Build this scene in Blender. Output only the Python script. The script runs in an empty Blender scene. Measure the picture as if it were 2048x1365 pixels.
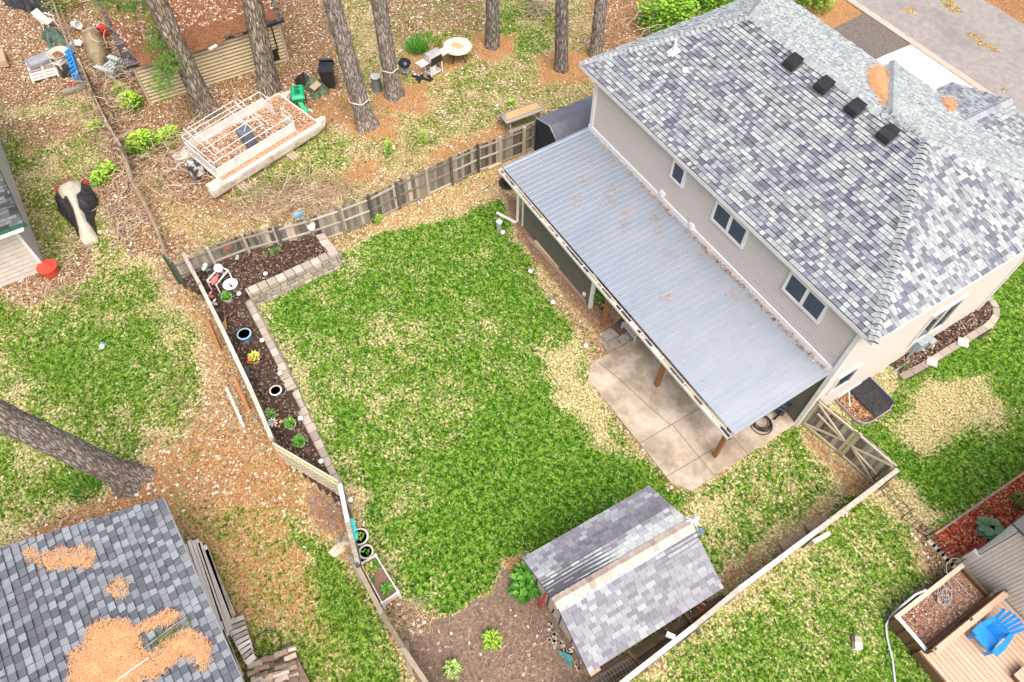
import bpy, math, random
import numpy as np
from mathutils import Vector, Matrix
random.seed(7); RNG=np.random.default_rng(11)
SC=bpy.context.scene; COLL=SC.collection
# ------------------------------------------------------------------ camera, world, sun, exposure
F,PIT,ROL,YAW,CH=1485.11,0.9876676,0.0201798,2.14226352,22.0
cp,sp=math.cos(PIT),math.sin(PIT); cr,sr=math.cos(ROL),math.sin(ROL)
_M=np.array([[-math.cos(YAW),-math.sin(YAW),0],[math.sin(YAW),-math.cos(YAW),0],[0,0,1]])
_r=np.array([1,0,0.]); _u=np.array([0,sp,cp]); CF=_M@np.array([0,cp,-sp])
CR=_M@(cr*_r+sr*_u); CU=_M@(-sr*_r+cr*_u)
cam=bpy.data.cameras.new('camera'); co=bpy.data.objects.new('camera',cam); COLL.objects.link(co)
cam.sensor_width=36; cam.lens=F/2048*36; cam.clip_end=2000; cam.clip_start=.1
co.matrix_world=Matrix(((CR[0],CU[0],-CF[0],0),(CR[1],CU[1],-CF[1],0),(CR[2],CU[2],-CF[2],CH),(0,0,0,1)))
SC.camera=co
SUN_EL,SUN_AZ=math.radians(60),math.radians(-12)     # azimuth of the sun measured from +x towards +y
w=bpy.data.worlds.new('World'); SC.world=w; w.use_nodes=True
nt=w.node_tree; bg=nt.nodes['Background']; sk=nt.nodes.new('ShaderNodeTexSky'); sk.sky_type='NISHITA'
sk.sun_disc=False; sk.sun_elevation=SUN_EL; sk.sun_rotation=math.pi/2-SUN_AZ; sk.air_density=.8; sk.dust_density=6.0; sk.ozone_density=.5
nt.links.new(sk.outputs[0],bg.inputs[0]); bg.inputs[1].default_value=.15
sl=bpy.data.lights.new('sun','SUN'); sl.energy=2.2; sl.angle=math.radians(60); sl.color=(1,.95,.88)
so=bpy.data.objects.new('sun',sl); COLL.objects.link(so)
sd=Vector((math.cos(SUN_EL)*math.cos(SUN_AZ),math.cos(SUN_EL)*math.sin(SUN_AZ),math.sin(SUN_EL)))
so.rotation_euler=sd.to_track_quat('Z','Y').to_euler(); so.location=(0,0,60)
SC.view_settings.view_transform='Standard'; SC.view_settings.look='None'; SC.view_settings.exposure=0.44; SC.view_settings.gamma=1

# ------------------------------------------------------------------ pixel of the photograph -> point of the place
CO=np.array([0,0,CH])
def ray(px,py): return CR*(px-1024)/F-CU*(py-682.5)/F+CF
def G(px,py,z=0.):
    d=ray(px,py); return CO+d*((z-CH)/d[2])
def PL(px,py,ax,c):
    d=ray(px,py); return CO+d*((c-CO[ax])/d[ax])
def RP(px,py,o,n):
    d=ray(px,py); o=np.array(o,float); return CO+d*(((o-CO)@n)/(d@n))
def HG(b,t,z0=0):
    p=G(*b,z0); d=ray(*t); return CH+d[2]*((d[:2]@p[:2])/(d[:2]@d[:2]))
def nrm(v): v=np.array(v,float); return v/max(1e-9,np.linalg.norm(v))
def V3(*a): return np.array(a,float)

# ------------------------------------------------------------------ materials
MATS={}
def nodes(name):
    m=bpy.data.materials.new(name); m.use_nodes=True; n=m.node_tree; return m,n,n.nodes['Principled BSDF']
def NN(n,t,**k):
    x=n.nodes.new(t)
    for a,b in k.items(): setattr(x,a,b)
    return x
def ramp(n,src,stops):
    r=n.nodes.new('ShaderNodeValToRGB'); e=r.color_ramp.elements
    while len(e)<len(stops): e.new(.5)
    for i,(p,c) in enumerate(stops): e[i].position=p; e[i].color=(*c,1)
    n.links.new(src,r.inputs[0]); return r.outputs[0]
def math_(n,op,a,b=None,c=None,clamp=False):
    x=n.nodes.new('ShaderNodeMath'); x.operation=op; x.use_clamp=clamp
    for i,v in enumerate((a,b,c)):
        if v is None: continue
        if isinstance(v,(int,float)): x.inputs[i].default_value=v
        else: n.links.new(v,x.inputs[i])
    return x.outputs[0]
def mixc(n,f,a,b,mode='MIX'):
    x=n.nodes.new('ShaderNodeMix'); x.data_type='RGBA'; x.blend_type=mode
    for i,v in ((0,f),(6,a),(7,b)):
        if isinstance(v,(int,float)): x.inputs[i].default_value=v
        elif isinstance(v,tuple): x.inputs[i].default_value=(*v,1)
        else: n.links.new(v,x.inputs[i])
    return x.outputs[2]
def noise(n,vec,scale,detail=3,rough=.6,dist=0):
    x=n.nodes.new('ShaderNodeTexNoise'); x.inputs['Scale'].default_value=scale; x.inputs['Detail'].default_value=detail
    x.inputs['Roughness'].default_value=rough; x.inputs['Distortion'].default_value=dist
    n.links.new(vec,x.inputs['Vector']); return x.outputs['Fac']
def objvec(n,stretch=(1,1,1),rot=(0,0,0)):
    tc=n.nodes.new('ShaderNodeTexCoord'); mp=n.nodes.new('ShaderNodeMapping'); mp.inputs['Scale'].default_value=stretch; mp.inputs['Rotation'].default_value=rot
    n.links.new(tc.outputs['Object'],mp.inputs[0]); return mp.outputs[0]
def bump(n,b,h,strength=.5,dist=.02):
    x=n.nodes.new('ShaderNodeBump'); x.inputs['Strength'].default_value=strength; x.inputs['Distance'].default_value=dist
    n.links.new(h,x.inputs['Height']); n.links.new(x.outputs[0],b.inputs['Normal'])
def PM(name,c1,c2,scale=6,rough=.8,metal=0,stretch=(1,1,1),bmp=.3,bd=.01,lo=.3,hi=.7,detail=5,tvar=0,spec=None,dirt=None,c3=None):
    """procedural material: two/three colours mixed by noise, face tone t, bump, optional dirt patches"""
    if name in MATS: return MATS[name]
    m,n,b=nodes(name); v=objvec(n,stretch); f=noise(n,v,scale,detail,.65)
    st=[(lo,c1),(hi,c2)] if c3 is None else [(lo,c1),((lo+hi)/2,c2),(hi,c3)]
    col=ramp(n,f,st)
    if dirt:
        dv=objvec(n); df=noise(n,dv,dirt[1],6,.7)
        k=math_(n,'MULTIPLY_ADD',df,6,-6*dirt[2],True); k=math_(n,'MULTIPLY',k,dirt[3]); col=mixc(n,k,col,dirt[0])
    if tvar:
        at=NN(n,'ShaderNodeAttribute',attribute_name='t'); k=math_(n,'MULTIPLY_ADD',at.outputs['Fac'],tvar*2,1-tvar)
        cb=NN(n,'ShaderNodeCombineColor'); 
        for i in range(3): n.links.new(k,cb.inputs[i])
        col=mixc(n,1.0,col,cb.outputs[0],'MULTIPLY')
    n.links.new(col,b.inputs['Base Color']); b.inputs['Roughness'].default_value=rough; b.inputs['Metallic'].default_value=metal
    if spec is not None: b.inputs['Specular IOR Level'].default_value=spec
    if bmp: bump(n,b,f,bmp,bd)
    MATS[name]=m; return m
def TM(name,stops,rough=.85,fine=60,famp=.25,bmp=.3,metal=0,bd=.006,spec=.3,trans=0):
    """material coloured by the face tone t through a ramp, with fine grain"""
    if name in MATS: return MATS[name]
    m,n,b=nodes(name); at=NN(n,'ShaderNodeAttribute',attribute_name='t'); v=objvec(n); f=noise(n,v,fine,3,.7)
    k=math_(n,'MULTIPLY_ADD',f,famp*2,-famp); k=math_(n,'ADD',k,at.outputs['Fac'])
    col=ramp(n,k,stops); n.links.new(col,b.inputs['Base Color']); b.inputs['Roughness'].default_value=rough; b.inputs['Metallic'].default_value=metal
    b.inputs['Specular IOR Level'].default_value=spec
    if bmp: bump(n,b,f,bmp,bd)
    MATS[name]=m; return m

# ------------------------------------------------------------------ mesh builder
class M:
    def __init__(s): s.v=[]; s.f=[]; s.t=[]
    def add(s,vs,fs,t=.5):
        o=len(s.v); s.v+= [tuple(map(float,p)) for p in vs]; s.f+=[tuple(o+i for i in f) for f in fs]
        s.t+= ([t]*len(fs) if not isinstance(t,(list,tuple)) else list(t)); return s
    def quad(s,a,b,c,d,t=.5): return s.add([a,b,c,d],[(0,1,2,3)],t)
    def hexa(s,bot,top,t=.5): # 4 bottom, 4 top points (ccw seen from above)
        return s.add(list(bot)+list(top),[(3,2,1,0),(4,5,6,7),(0,1,5,4),(1,2,6,5),(2,3,7,6),(3,0,4,7)],t)
    def box(s,c,sz,rz=0,t=.5,tilt=None):
        x,y,z=[a/2 for a in sz]; R=Matrix.Rotation(rz,3,'Z')
        if tilt: R=R@Matrix.Rotation(tilt[0],3,'X')@Matrix.Rotation(tilt[1],3,'Y')
        P=[R@Vector(q)+Vector(c) for q in ((-x,-y,-z),(x,-y,-z),(x,y,-z),(-x,y,-z),(-x,-y,z),(x,-y,z),(x,y,z),(-x,y,z))]
        return s.hexa(P[:4],P[4:],t)
    def beam(s,a,b,wd,th,up=(0,0,1),t=.5):
        """bar from a to b; wd across, th along up"""
        a=V3(*a); b=V3(*b); d=nrm(b-a); up=V3(*up)
        if abs(d@up)>.98: up=V3(1,0,0) if abs(d[0])<.9 else V3(0,1,0)
        r=nrm(np.cross(d,up)); q=nrm(np.cross(r,d)); 
        P=[a+r*i*wd/2+q*j*th/2 for i,j in ((-1,-1),(1,-1),(1,1),(-1,1))]; Q=[p+(b-a) for p in P]
        return s.add(P+Q,[(0,1,2,3),(7,6,5,4),(1,0,4,5),(2,1,5,6),(3,2,6,7),(0,3,7,4)],t)
    def tube(s,pts,r,n=6,t=.5,cap=True):
        pts=[V3(*p) for p in pts]; rs=r if isinstance(r,(list,tuple,np.ndarray)) else [r]*len(pts)
        vs=[]; pr=None
        for i,p in enumerate(pts):
            d=nrm(pts[min(i+1,len(pts)-1)]-pts[max(i-1,0)])
            if pr is None: a=V3(0,0,1) if abs(d[2])<.9 else V3(1,0,0); a=nrm(np.cross(d,a))
            else: a=nrm(pr-d*(pr@d))
            pr=a; b=np.cross(d,a)
            for k in range(n):
                an=2*math.pi*k/n; vs.append(p+(a*math.cos(an)+b*math.sin(an))*rs[i])
        fs=[(i*n+k,i*n+(k+1)%n,(i+1)*n+(k+1)%n,(i+1)*n+k) for i in range(len(pts)-1) for k in range(n)]
        if cap: fs+=[tuple(range(n-1,-1,-1)),tuple((len(pts)-1)*n+k for k in range(n))]
        return s.add(vs,fs,t)
    def lathe(s,c,prof,n=20,t=.5,axis=None,sx=1,sy=1,rz=0):
        """prof: list of (r,z); around z (or axis)"""
        vs=[];c=V3(*c); ca,sa=math.cos(rz),math.sin(rz)
        A=None if axis is None else Vector((0,0,1)).rotation_difference(Vector(axis)).to_matrix()
        for r,z in prof:
            for k in range(n):
                an=2*math.pi*k/n; x=r*math.cos(an)*sx; y=r*math.sin(an)*sy; q=(x*ca-y*sa,x*sa+y*ca,z)
                if A is not None: q=tuple(A@Vector(q))
                vs.append(c+V3(*q))
        fs=[(i*n+k,i*n+(k+1)%n,(i+1)*n+(k+1)%n,(i+1)*n+k) for i in range(len(prof)-1) for k in range(n)]
        if prof[0][0]>1e-4: fs.append(tuple(range(n-1,-1,-1)))
        if prof[-1][0]>1e-4: fs.append(tuple((len(prof)-1)*n+k for k in range(n)))
        return s.add(vs,fs,t)
    def prism(s,poly,z0,z1,t=.5):
        n=len(poly); vs=[(p[0],p[1],z0) for p in poly]+[(p[0],p[1],z1) for p in poly]
        return s.add(vs,[tuple(range(n-1,-1,-1)),tuple(range(n,2*n))]+[(i,(i+1)%n,n+(i+1)%n,n+i) for i in range(n)],t)
    def slab(s,poly3,th,t=.5):
        """polygon in space thickened downwards along its normal"""
        P=[V3(*p) for p in poly3]; n=nrm(np.cross(P[1]-P[0],P[-1]-P[0])); 
        if n[2]<0: n=-n; P=P[::-1]
        k=len(P); vs=P+[p-n*th for p in P]
        return s.add(vs,[tuple(range(k)),tuple(range(2*k-1,k-1,-1))]+[(i,k+i,k+(i+1)%k,(i+1)%k) for i in range(k)],t)
    def leaf(s,p,d,up,l,wd,t=.5,fold=.25):
        p=V3(*p); d=nrm(d); r=nrm(np.cross(d,up)); q=np.cross(r,d)
        return s.add([p,p+d*l*.5+r*wd/2+q*wd*fold,p+d*l,p+d*l*.5-r*wd/2+q*wd*fold],[(0,1,2),(0,2,3)],t)
    def build(s,name,mat,parent=None,smooth=False,bev=0,**tags):
        me=bpy.data.meshes.new(name); base=V3(0,0,0)
        if parent is not None:
            q=parent
            while q is not None: base=base+V3(*q.location); q=q.parent
        elif tags.get('origin') is not None: base=V3(*tags['origin'])
        me.from_pydata([tuple(V3(*p)-base) for p in s.v],[],s.f)
        a=me.attributes.new('t','FLOAT','FACE'); a.data.foreach_set('value',[float(x) for x in s.t])
        if smooth: me.polygons.foreach_set('use_smooth',[True]*len(me.polygons))
        me.materials.append(mat); me.update(); o=bpy.data.objects.new(name,me); COLL.objects.link(o)
        if parent is not None: o.parent=parent
        else: o.location=tuple(base)
        if bev:
            b=o.modifiers.new('b','BEVEL'); b.width=bev; b.segments=2; b.limit_method='ANGLE'
        if smooth:
            try: me.set_sharp_from_angle(angle=math.radians(40))
            except Exception: pass
        for k in ('label','category','group','kind'):
            if tags.get(k): o[k]=tags[k]
        return o
def npmesh(name,verts,faces,t,mat,parent=None,kind=None,label=None,category=None,group=None,col=None):
    """fast mesh from arrays; faces (n,k)"""
    me=bpy.data.meshes.new(name); verts=np.asarray(verts,np.float32); faces=np.asarray(faces,np.int32); n,k=faces.shape
    me.vertices.add(len(verts)); me.vertices.foreach_set('co',verts.ravel()); me.loops.add(n*k); me.loops.foreach_set('vertex_index',faces.ravel())
    me.polygons.add(n); me.polygons.foreach_set('loop_start',np.arange(0,n*k,k,dtype=np.int32)); 
    me.update(calc_edges=True)
    if t is not None:
        a=me.attributes.new('t','FLOAT','FACE'); a.data.foreach_set('value',np.asarray(t,np.float32))
    if col is not None:
        a=me.attributes.new('col','FLOAT_COLOR','FACE'); a.data.foreach_set('color',np.asarray(col,np.float32).ravel())
    me.materials.append(mat); o=bpy.data.objects.new(name,me); COLL.objects.link(o)
    if parent is not None: o.parent=parent
    for kk,vv in (('kind',kind),('label',label),('category',category),('group',group)):
        if vv: o[kk]=vv
    return o
def thing(name,label,cat,loc,group=None):
    o=bpy.data.objects.new(name,None); COLL.objects.link(o); o.location=tuple(map(float,loc)); o.empty_display_size=.2
    o['label']=label; o['category']=cat
    if group: o['group']=group
    return o
def dup(root,loc,rz=0,label=None,group=None):
    def cpy(o,par):
        c=o.copy(); COLL.objects.link(c); c.parent=par
        for ch in list(o.children): cpy(ch,c)
        return c
    r=cpy(root,None); r.location=tuple(map(float,loc)); r.rotation_euler=(0,0,rz)
    if label: r['label']=label
    if group: r['group']=group
    return r

# ------------------------------------------------------------------ numpy value noise
def vnoise(x,y,seed=0):
    def h(i,j):
        n=(i*374761393+j*668265263+seed*982451653)&0x7fffffff; n=((n^(n>>13))*1274126177)&0x7fffffff; return ((n^(n>>16))&0xffff)/65535.
    xi=np.floor(x).astype(np.int64); yi=np.floor(y).astype(np.int64); fx=x-xi; fy=y-yi; fx=fx*fx*(3-2*fx); fy=fy*fy*(3-2*fy)
    return (h(xi,yi)*(1-fx)+h(xi+1,yi)*fx)*(1-fy)+(h(xi,yi+1)*(1-fx)+h(xi+1,yi+1)*fx)*fy
def fbm(x,y,sc,o=4,seed=0,g=.55):
    a=1;s=0;tot=0
    for k in range(o):
        s=s+a*vnoise(x*sc+k*17.3,y*sc-k*9.1,seed+k); tot+=a; a*=g; sc*=2.03
    return s/tot
def sdist(X,Y,poly):
    """signed distance (positive inside)"""
    ins=np.zeros(X.shape,bool); d=np.full(X.shape,1e9); n=len(poly)
    for i in range(n):
        x1,y1=poly[i]; x2,y2=poly[(i+1)%n]
        with np.errstate(divide='ignore',invalid='ignore'):
            c=((y1>Y)!=(y2>Y))&(X<(x2-x1)*(Y-y1)/(y2-y1+1e-12)+x1)
        ins^=c; dx,dy=x2-x1,y2-y1; t=np.clip(((X-x1)*dx+(Y-y1)*dy)/(dx*dx+dy*dy+1e-9),0,1)
        d=np.minimum(d,np.hypot(X-x1-t*dx,Y-y1-t*dy))
    return np.where(ins,d,-d)

# ------------------------------------------------------------------ GROUND
def P2(pts,z=0.): return [tuple(G(x,y,z)[:2]) for x,y in pts]
LAWN=[(505,605),(560,590),(680,505),(740,470),(900,440),(1000,400),(1040,470),(1100,600),(1175,700),(1180,790),(1260,900),(1340,985),(1400,985),(1590,850),(1720,930),(1740,990),(1430,1215),(1180,1340),(1050,1130),(1010,1150),(950,1200),(850,1250),(790,1215),(735,1100),(690,990),(600,800)]
SOIL=[(800,1262),(860,1236),(905,1232),(950,1200),(985,1185),(1000,1140),(1050,1105),(1240,1330),(1190,1400),(845,1400)]
#            polygon, feather m, (green, needles, soil, litter, vivid)
ZONES=[
([(0,-60),(345,-60),(300,200),(250,300),(0,235)],.8,(.10,.30,.25,.85,.2)),
([(0,215),(190,185),(250,300),(290,430),(330,560),(0,600)],.8,(.62,.10,0,.30,.3)),
([(230,250),(420,260),(470,420),(360,500),(345,560),(270,520),(200,400)],.6,(.10,.35,.1,.85,.3)),
([(0,240),(110,230),(170,260),(60,300)],.6,(.2,.4,.2,.7,.3)),
([(270,320),(420,420),(700,380),(620,450),(370,510),(320,440)],.5,(.36,.42,0,.45,.35)),
([(545,-80),(670,-80),(700,210),(600,170),(570,80)],.6,(.12,.25,0,.95,.3)),
([(640,-80),(1480,-80),(1180,200),(1000,260),(640,440),(560,380),(700,250)],.8,(.50,.34,0,.36,.35)),
([(740,-80),(980,-80),(1000,60),(830,120),(760,60)],.7,(.42,.2,0,.6,.4)),
([(980,-60),(1110,-60),(1110,100),(1000,140),(980,60)],.6,(.78,.15,0,.25,.6)),
([(820,80),(890,70),(900,110),(830,112)],.3,(.95,0,0,.0,.9)),
([(960,110),(1110,160),(1080,220),(900,260),(880,180)],.8,(.55,.25,0,.4,.35)),
([(690,230),(790,230),(800,275),(700,280)],.4,(.1,.85,0,.2,.3)),
([(750,180),(850,170),(860,225),(740,215)],.4,(.08,.9,.1,.2,.3)),
([(940,70),(1030,70),(1030,115),(940,115)],.4,(.05,.95,.1,.2,.3)),
([(1080,110),(1180,105),(1180,165),(1080,170)],.4,(.05,.95,.1,.2,.3)),
([(1180,-60),(1400,-60),(1260,110),(1180,100)],.6,(.15,.6,.1,.7,.3)),
([(560,170),(700,190),(700,240),(640,240)],.4,(.2,.7,.1,.5,.3)),
([(660,330),(760,320),(760,360),(690,370)],.4,(.15,.85,0,.2,.3)),
([(850,300),(1000,250),(1040,270),(860,345)],.4,(.2,.7,0,.3,.3)),
([(860,60),(940,130),(850,150),(800,130)],.4,(.2,.7,0,.3,.3)),
([(300,205),(580,130),(640,200),(420,260),(300,240)],.4,(.15,.35,.2,.75,.3)),
([(440,400),(640,260),(690,270),(700,330),(560,400)],.5,(.68,.3,0,.2,.5)),
([(-60,590),(90,570),(330,520),(390,600),(430,760),(340,880),(300,930),(-60,1100)],.5,(.70,.0,0,.05,.6)),
([(60,640),(300,640),(330,780),(200,830),(40,760)],.6,(.86,.0,0,.0,.8)),
([(0,520),(100,560),(165,490),(180,540),(60,610),(0,605)],.3,(.05,.1,0,.9,.3)),
([(310,520),(400,570),(560,900),(700,1010),(720,1150),(630,1070),(520,960),(350,930),(410,800),(400,670),(340,600)],.4,(.12,.45,.05,.5,.35)),
([(290,880),(440,840),(560,930),(660,1020),(700,1120),(600,1060),(540,1080),(300,1020)],.5,(.20,.62,.05,.5,.3)),
([(100,1030),(310,950),(345,1000),(0,1125)],.3,(.1,.55,.2,.6,.3)),
([(340,985),(560,1030),(720,1200),(850,1420),(470,1420)],.5,(.50,.62,0,.12,.22)),
([(650,1085),(735,1190),(840,1400),(720,1400),(620,1150)],.35,(.98,.15,0,.0,.8)),
([(520,1240),(720,1300),(760,1400),(480,1400)],.5,(.66,.35,0,.05,.6)),
([(570,1030),(640,1060),(650,1110),(600,1090)],.25,(.8,.3,0,.0,.7)),
([(610,970),(690,1000),(700,1080),(620,1050)],.3,(.05,.4,.75,.2,.3)),
(LAWN,.12,(.84,.0,0,.0,1.)),
([(600,640),(790,560),(920,700),(960,900),(860,1010),(760,980),(640,760)],1.0,(.72,.0,0,.0,.9)),
([(730,780),(900,760),(930,960),(850,1060),(770,980)],.8,(.66,.0,0,.0,.9)),
([(560,600),(700,520),(760,520),(720,640),(600,700)],.8,(.78,.0,0,.0,1)),
([(760,480),(1000,430),(1090,620),(900,660),(760,600)],1.0,(.88,.0,0,.0,1)),
([(880,860),(1180,820),(1320,1000),(1420,1190),(1180,1160),(1040,1110),(900,1190),(830,1060)],.8,(1.05,.0,0,.0,1)),
([(640,740),(720,800),(760,960),(700,950)],.5,(.92,.0,0,.0,1)),
([(498,610),(540,605),(600,720),(730,980),(800,1180),(860,1230),(800,1230),(735,1130),(690,990),(600,820)],.35,(.56,.0,0,.05,.9)),
([(690,970),(740,1000),(730,1060),(700,1050)],.25,(.05,.1,.3,.3,.5)),
([(1060,690),(1160,690),(1175,760),(1265,920),(1210,900),(1120,800)],.45,(.20,.12,.0,.0,.8)),
([(610,540),(740,455),(990,330),(1070,285),(1075,400),(1000,392),(850,440),(700,490)],.35,(.14,.45,.35,.3,.4)),
([(1000,380),(1040,400),(1062,450),(1200,600),(1260,680),(1205,690),(1130,590),(1075,520),(1040,480)],.25,(.02,.45,.75,.1,.4)),
([(1400,985),(1590,850),(1720,930),(1740,990),(1430,1215),(1350,1010)],.5,(.74,.0,0,.08,.85)),
([(1590,848),(1625,850),(1750,985),(1700,1000),(1640,930)],.3,(.08,.5,.5,.2,.4)),
([(1380,990),(1440,1000),(1430,1060),(1380,1040)],.4,(.35,.1,.1,.05,.7)),
([(1420,1160),(1640,1000),(1700,1000),(1500,1190),(1420,1215)],.25,(.15,.5,.4,.2,.4)),
(SOIL,.10,(.0,.0,1.,.06,.4)),
([(1000,1120),(1060,1105),(1070,1150),(1010,1150)],.2,(.1,.8,.4,.0,.4)),
([(730,1150),(800,1200),(870,1235),(830,1280),(790,1250)],.25,(.15,.0,.2,.75,.4)),
([(1600,850),(1960,590),(2110,440),(2110,930),(1960,1000),(1870,1080),(1790,960)],.2,(.97,.0,0,.0,1.)),
([(1720,860),(1800,790),(1850,760),(1860,840),(1760,900)],.5,(.8,.0,0,.0,.9)),
([(1795,850),(1870,770),(1990,750),(2030,880),(1930,860),(1870,915),(1805,880)],.5,(.26,.0,.05,.0,.7)),
([(1840,780),(1950,755),(1960,810),(1850,850)],.3,(.12,.0,.15,.0,.7)),
([(1745,985),(1800,955),(1890,1040),(1850,1060)],.3,(.08,.0,.05,.0,.7)),
([(1230,1420),(1745,995),(1890,1110),(1780,1240),(1850,1310),(1900,1420)],.2,(.80,.0,0,.0,.85)),
([(1230,1400),(1420,1220),(1560,1130),(1600,1150),(1400,1300),(1330,1400)],.5,(.6,.05,0,.05,.7)),
([(1560,1100),(1750,1020),(1790,1120),(1600,1250)],.8,(.70,.0,0,.0,.75)),
([(1850,1040),(1880,1080),(1900,1130),(1850,1160),(1830,1080)],.3,(.1,.1,.1,.7,.4)),
([(1620,600),(1800,560),(2020,520),(1700,860),(1600,860)],.2,(.4,.1,.3,.2,.6)),
([(1560,-80),(1700,-80),(1760,60),(1680,110),(1560,40)],.4,(.12,.85,.1,.3,.4)),
([(1950,-80),(2110,-80),(2110,90),(1960,0)],.4,(.1,.6,.1,.7,.3)),
([(2020,225),(2110,240),(2110,330),(2050,300)],.3,(.8,.0,.1,.0,.8)),
]
def zone_values(X,Y):
    wx=(fbm(X,Y,1.1,4,3)-.5)*.9; wy=(fbm(X,Y,1.1,4,9)-.5)*.9
    A=np.zeros(X.shape+(5,)); A[...]=(.34,.35,.02,.5,.3)
    Z1=RNG
    for poly,ft,val in ZONES:
        pl=P2(poly); xs=[p[0] for p in pl]; ys=[p[1] for p in pl]
        k=(X>min(xs)-2)&(X<max(xs)+2)&(Y>min(ys)-2)&(Y<max(ys)+2)
        if not k.any(): continue
        s=min(1.,ft/.35); d=sdist(X[k]+wx[k]*s,Y[k]+wy[k]*s,pl); a=np.clip(d/(2*ft)+.5,0,1); a=a*a*(3-2*a)
        A[k]=A[k]*(1-a[:,None])+np.array(val)*a[:,None]
    return A
def axis_coords(a,b,step,far):
    c=list(np.arange(a,b,step)); e=step; x=a
    while x>-far: e*=1.5; x-=e; c.insert(0,x)
    e=step; x=c[-1]
    while x<far: e*=1.5; x+=e; c.append(x)
    return np.array(c)
gx=axis_coords(-47,9,.16,400); gy=axis_coords(-13,45,.16,400)
X,Y=np.meshgrid(gx,gy,indexing='ij')
A=zone_values(X,Y)
# clumps of grass: the green channel becomes a patchy density
def green_density(X,Y,A):
    n1=fbm(X,Y,.8,3,21); n2=fbm(X,Y,2.4,4,33)
    stripe=.5+.5*np.sin((X*.52+Y*.85)*5.2+fbm(X,Y,.5,2,5)*4)
    g=A[...,0]+(n1-.5)*.45+(n2-.5)*.75+(stripe-.5)*.06*A[...,4]
    g=np.where(A[...,0]<.05,A[...,0],g)
    return np.clip(g,0,1)
gd=green_density(X,Y,A)
Zg=(fbm(X,Y,.9,3,50)-.5)*.05
me=bpy.data.meshes.new('ground'); nx,ny=len(gx),len(gy)
vs=np.stack([X,Y,Zg],-1).reshape(-1,3); ii=np.arange(nx*ny).reshape(nx,ny)
fs=np.stack([ii[:-1,:-1],ii[1:,:-1],ii[1:,1:],ii[:-1,1:]],-1).reshape(-1,4)
me.vertices.add(len(vs)); me.vertices.foreach_set('co',vs.astype(np.float32).ravel()); me.loops.add(fs.size); me.loops.foreach_set('vertex_index',fs.astype(np.int32).ravel())
me.polygons.add(len(fs)); me.polygons.foreach_set('loop_start',np.arange(0,fs.size,4,dtype=np.int32)); me.update(calc_edges=True)
c1=np.stack([gd,A[...,1],A[...,2],A[...,3]],-1).reshape(-1,4); c2=np.stack([A[...,4]]*3+[np.ones_like(gd)],-1).reshape(-1,4)
a=me.attributes.new('za','FLOAT_COLOR','POINT'); a.data.foreach_set('color',c1.astype(np.float32).ravel())
a=me.attributes.new('zb','FLOAT_COLOR','POINT'); a.data.foreach_set('color',c2.astype(np.float32).ravel())
ground=bpy.data.objects.new('ground',me); COLL.objects.link(ground); ground['kind']='structure'
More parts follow.
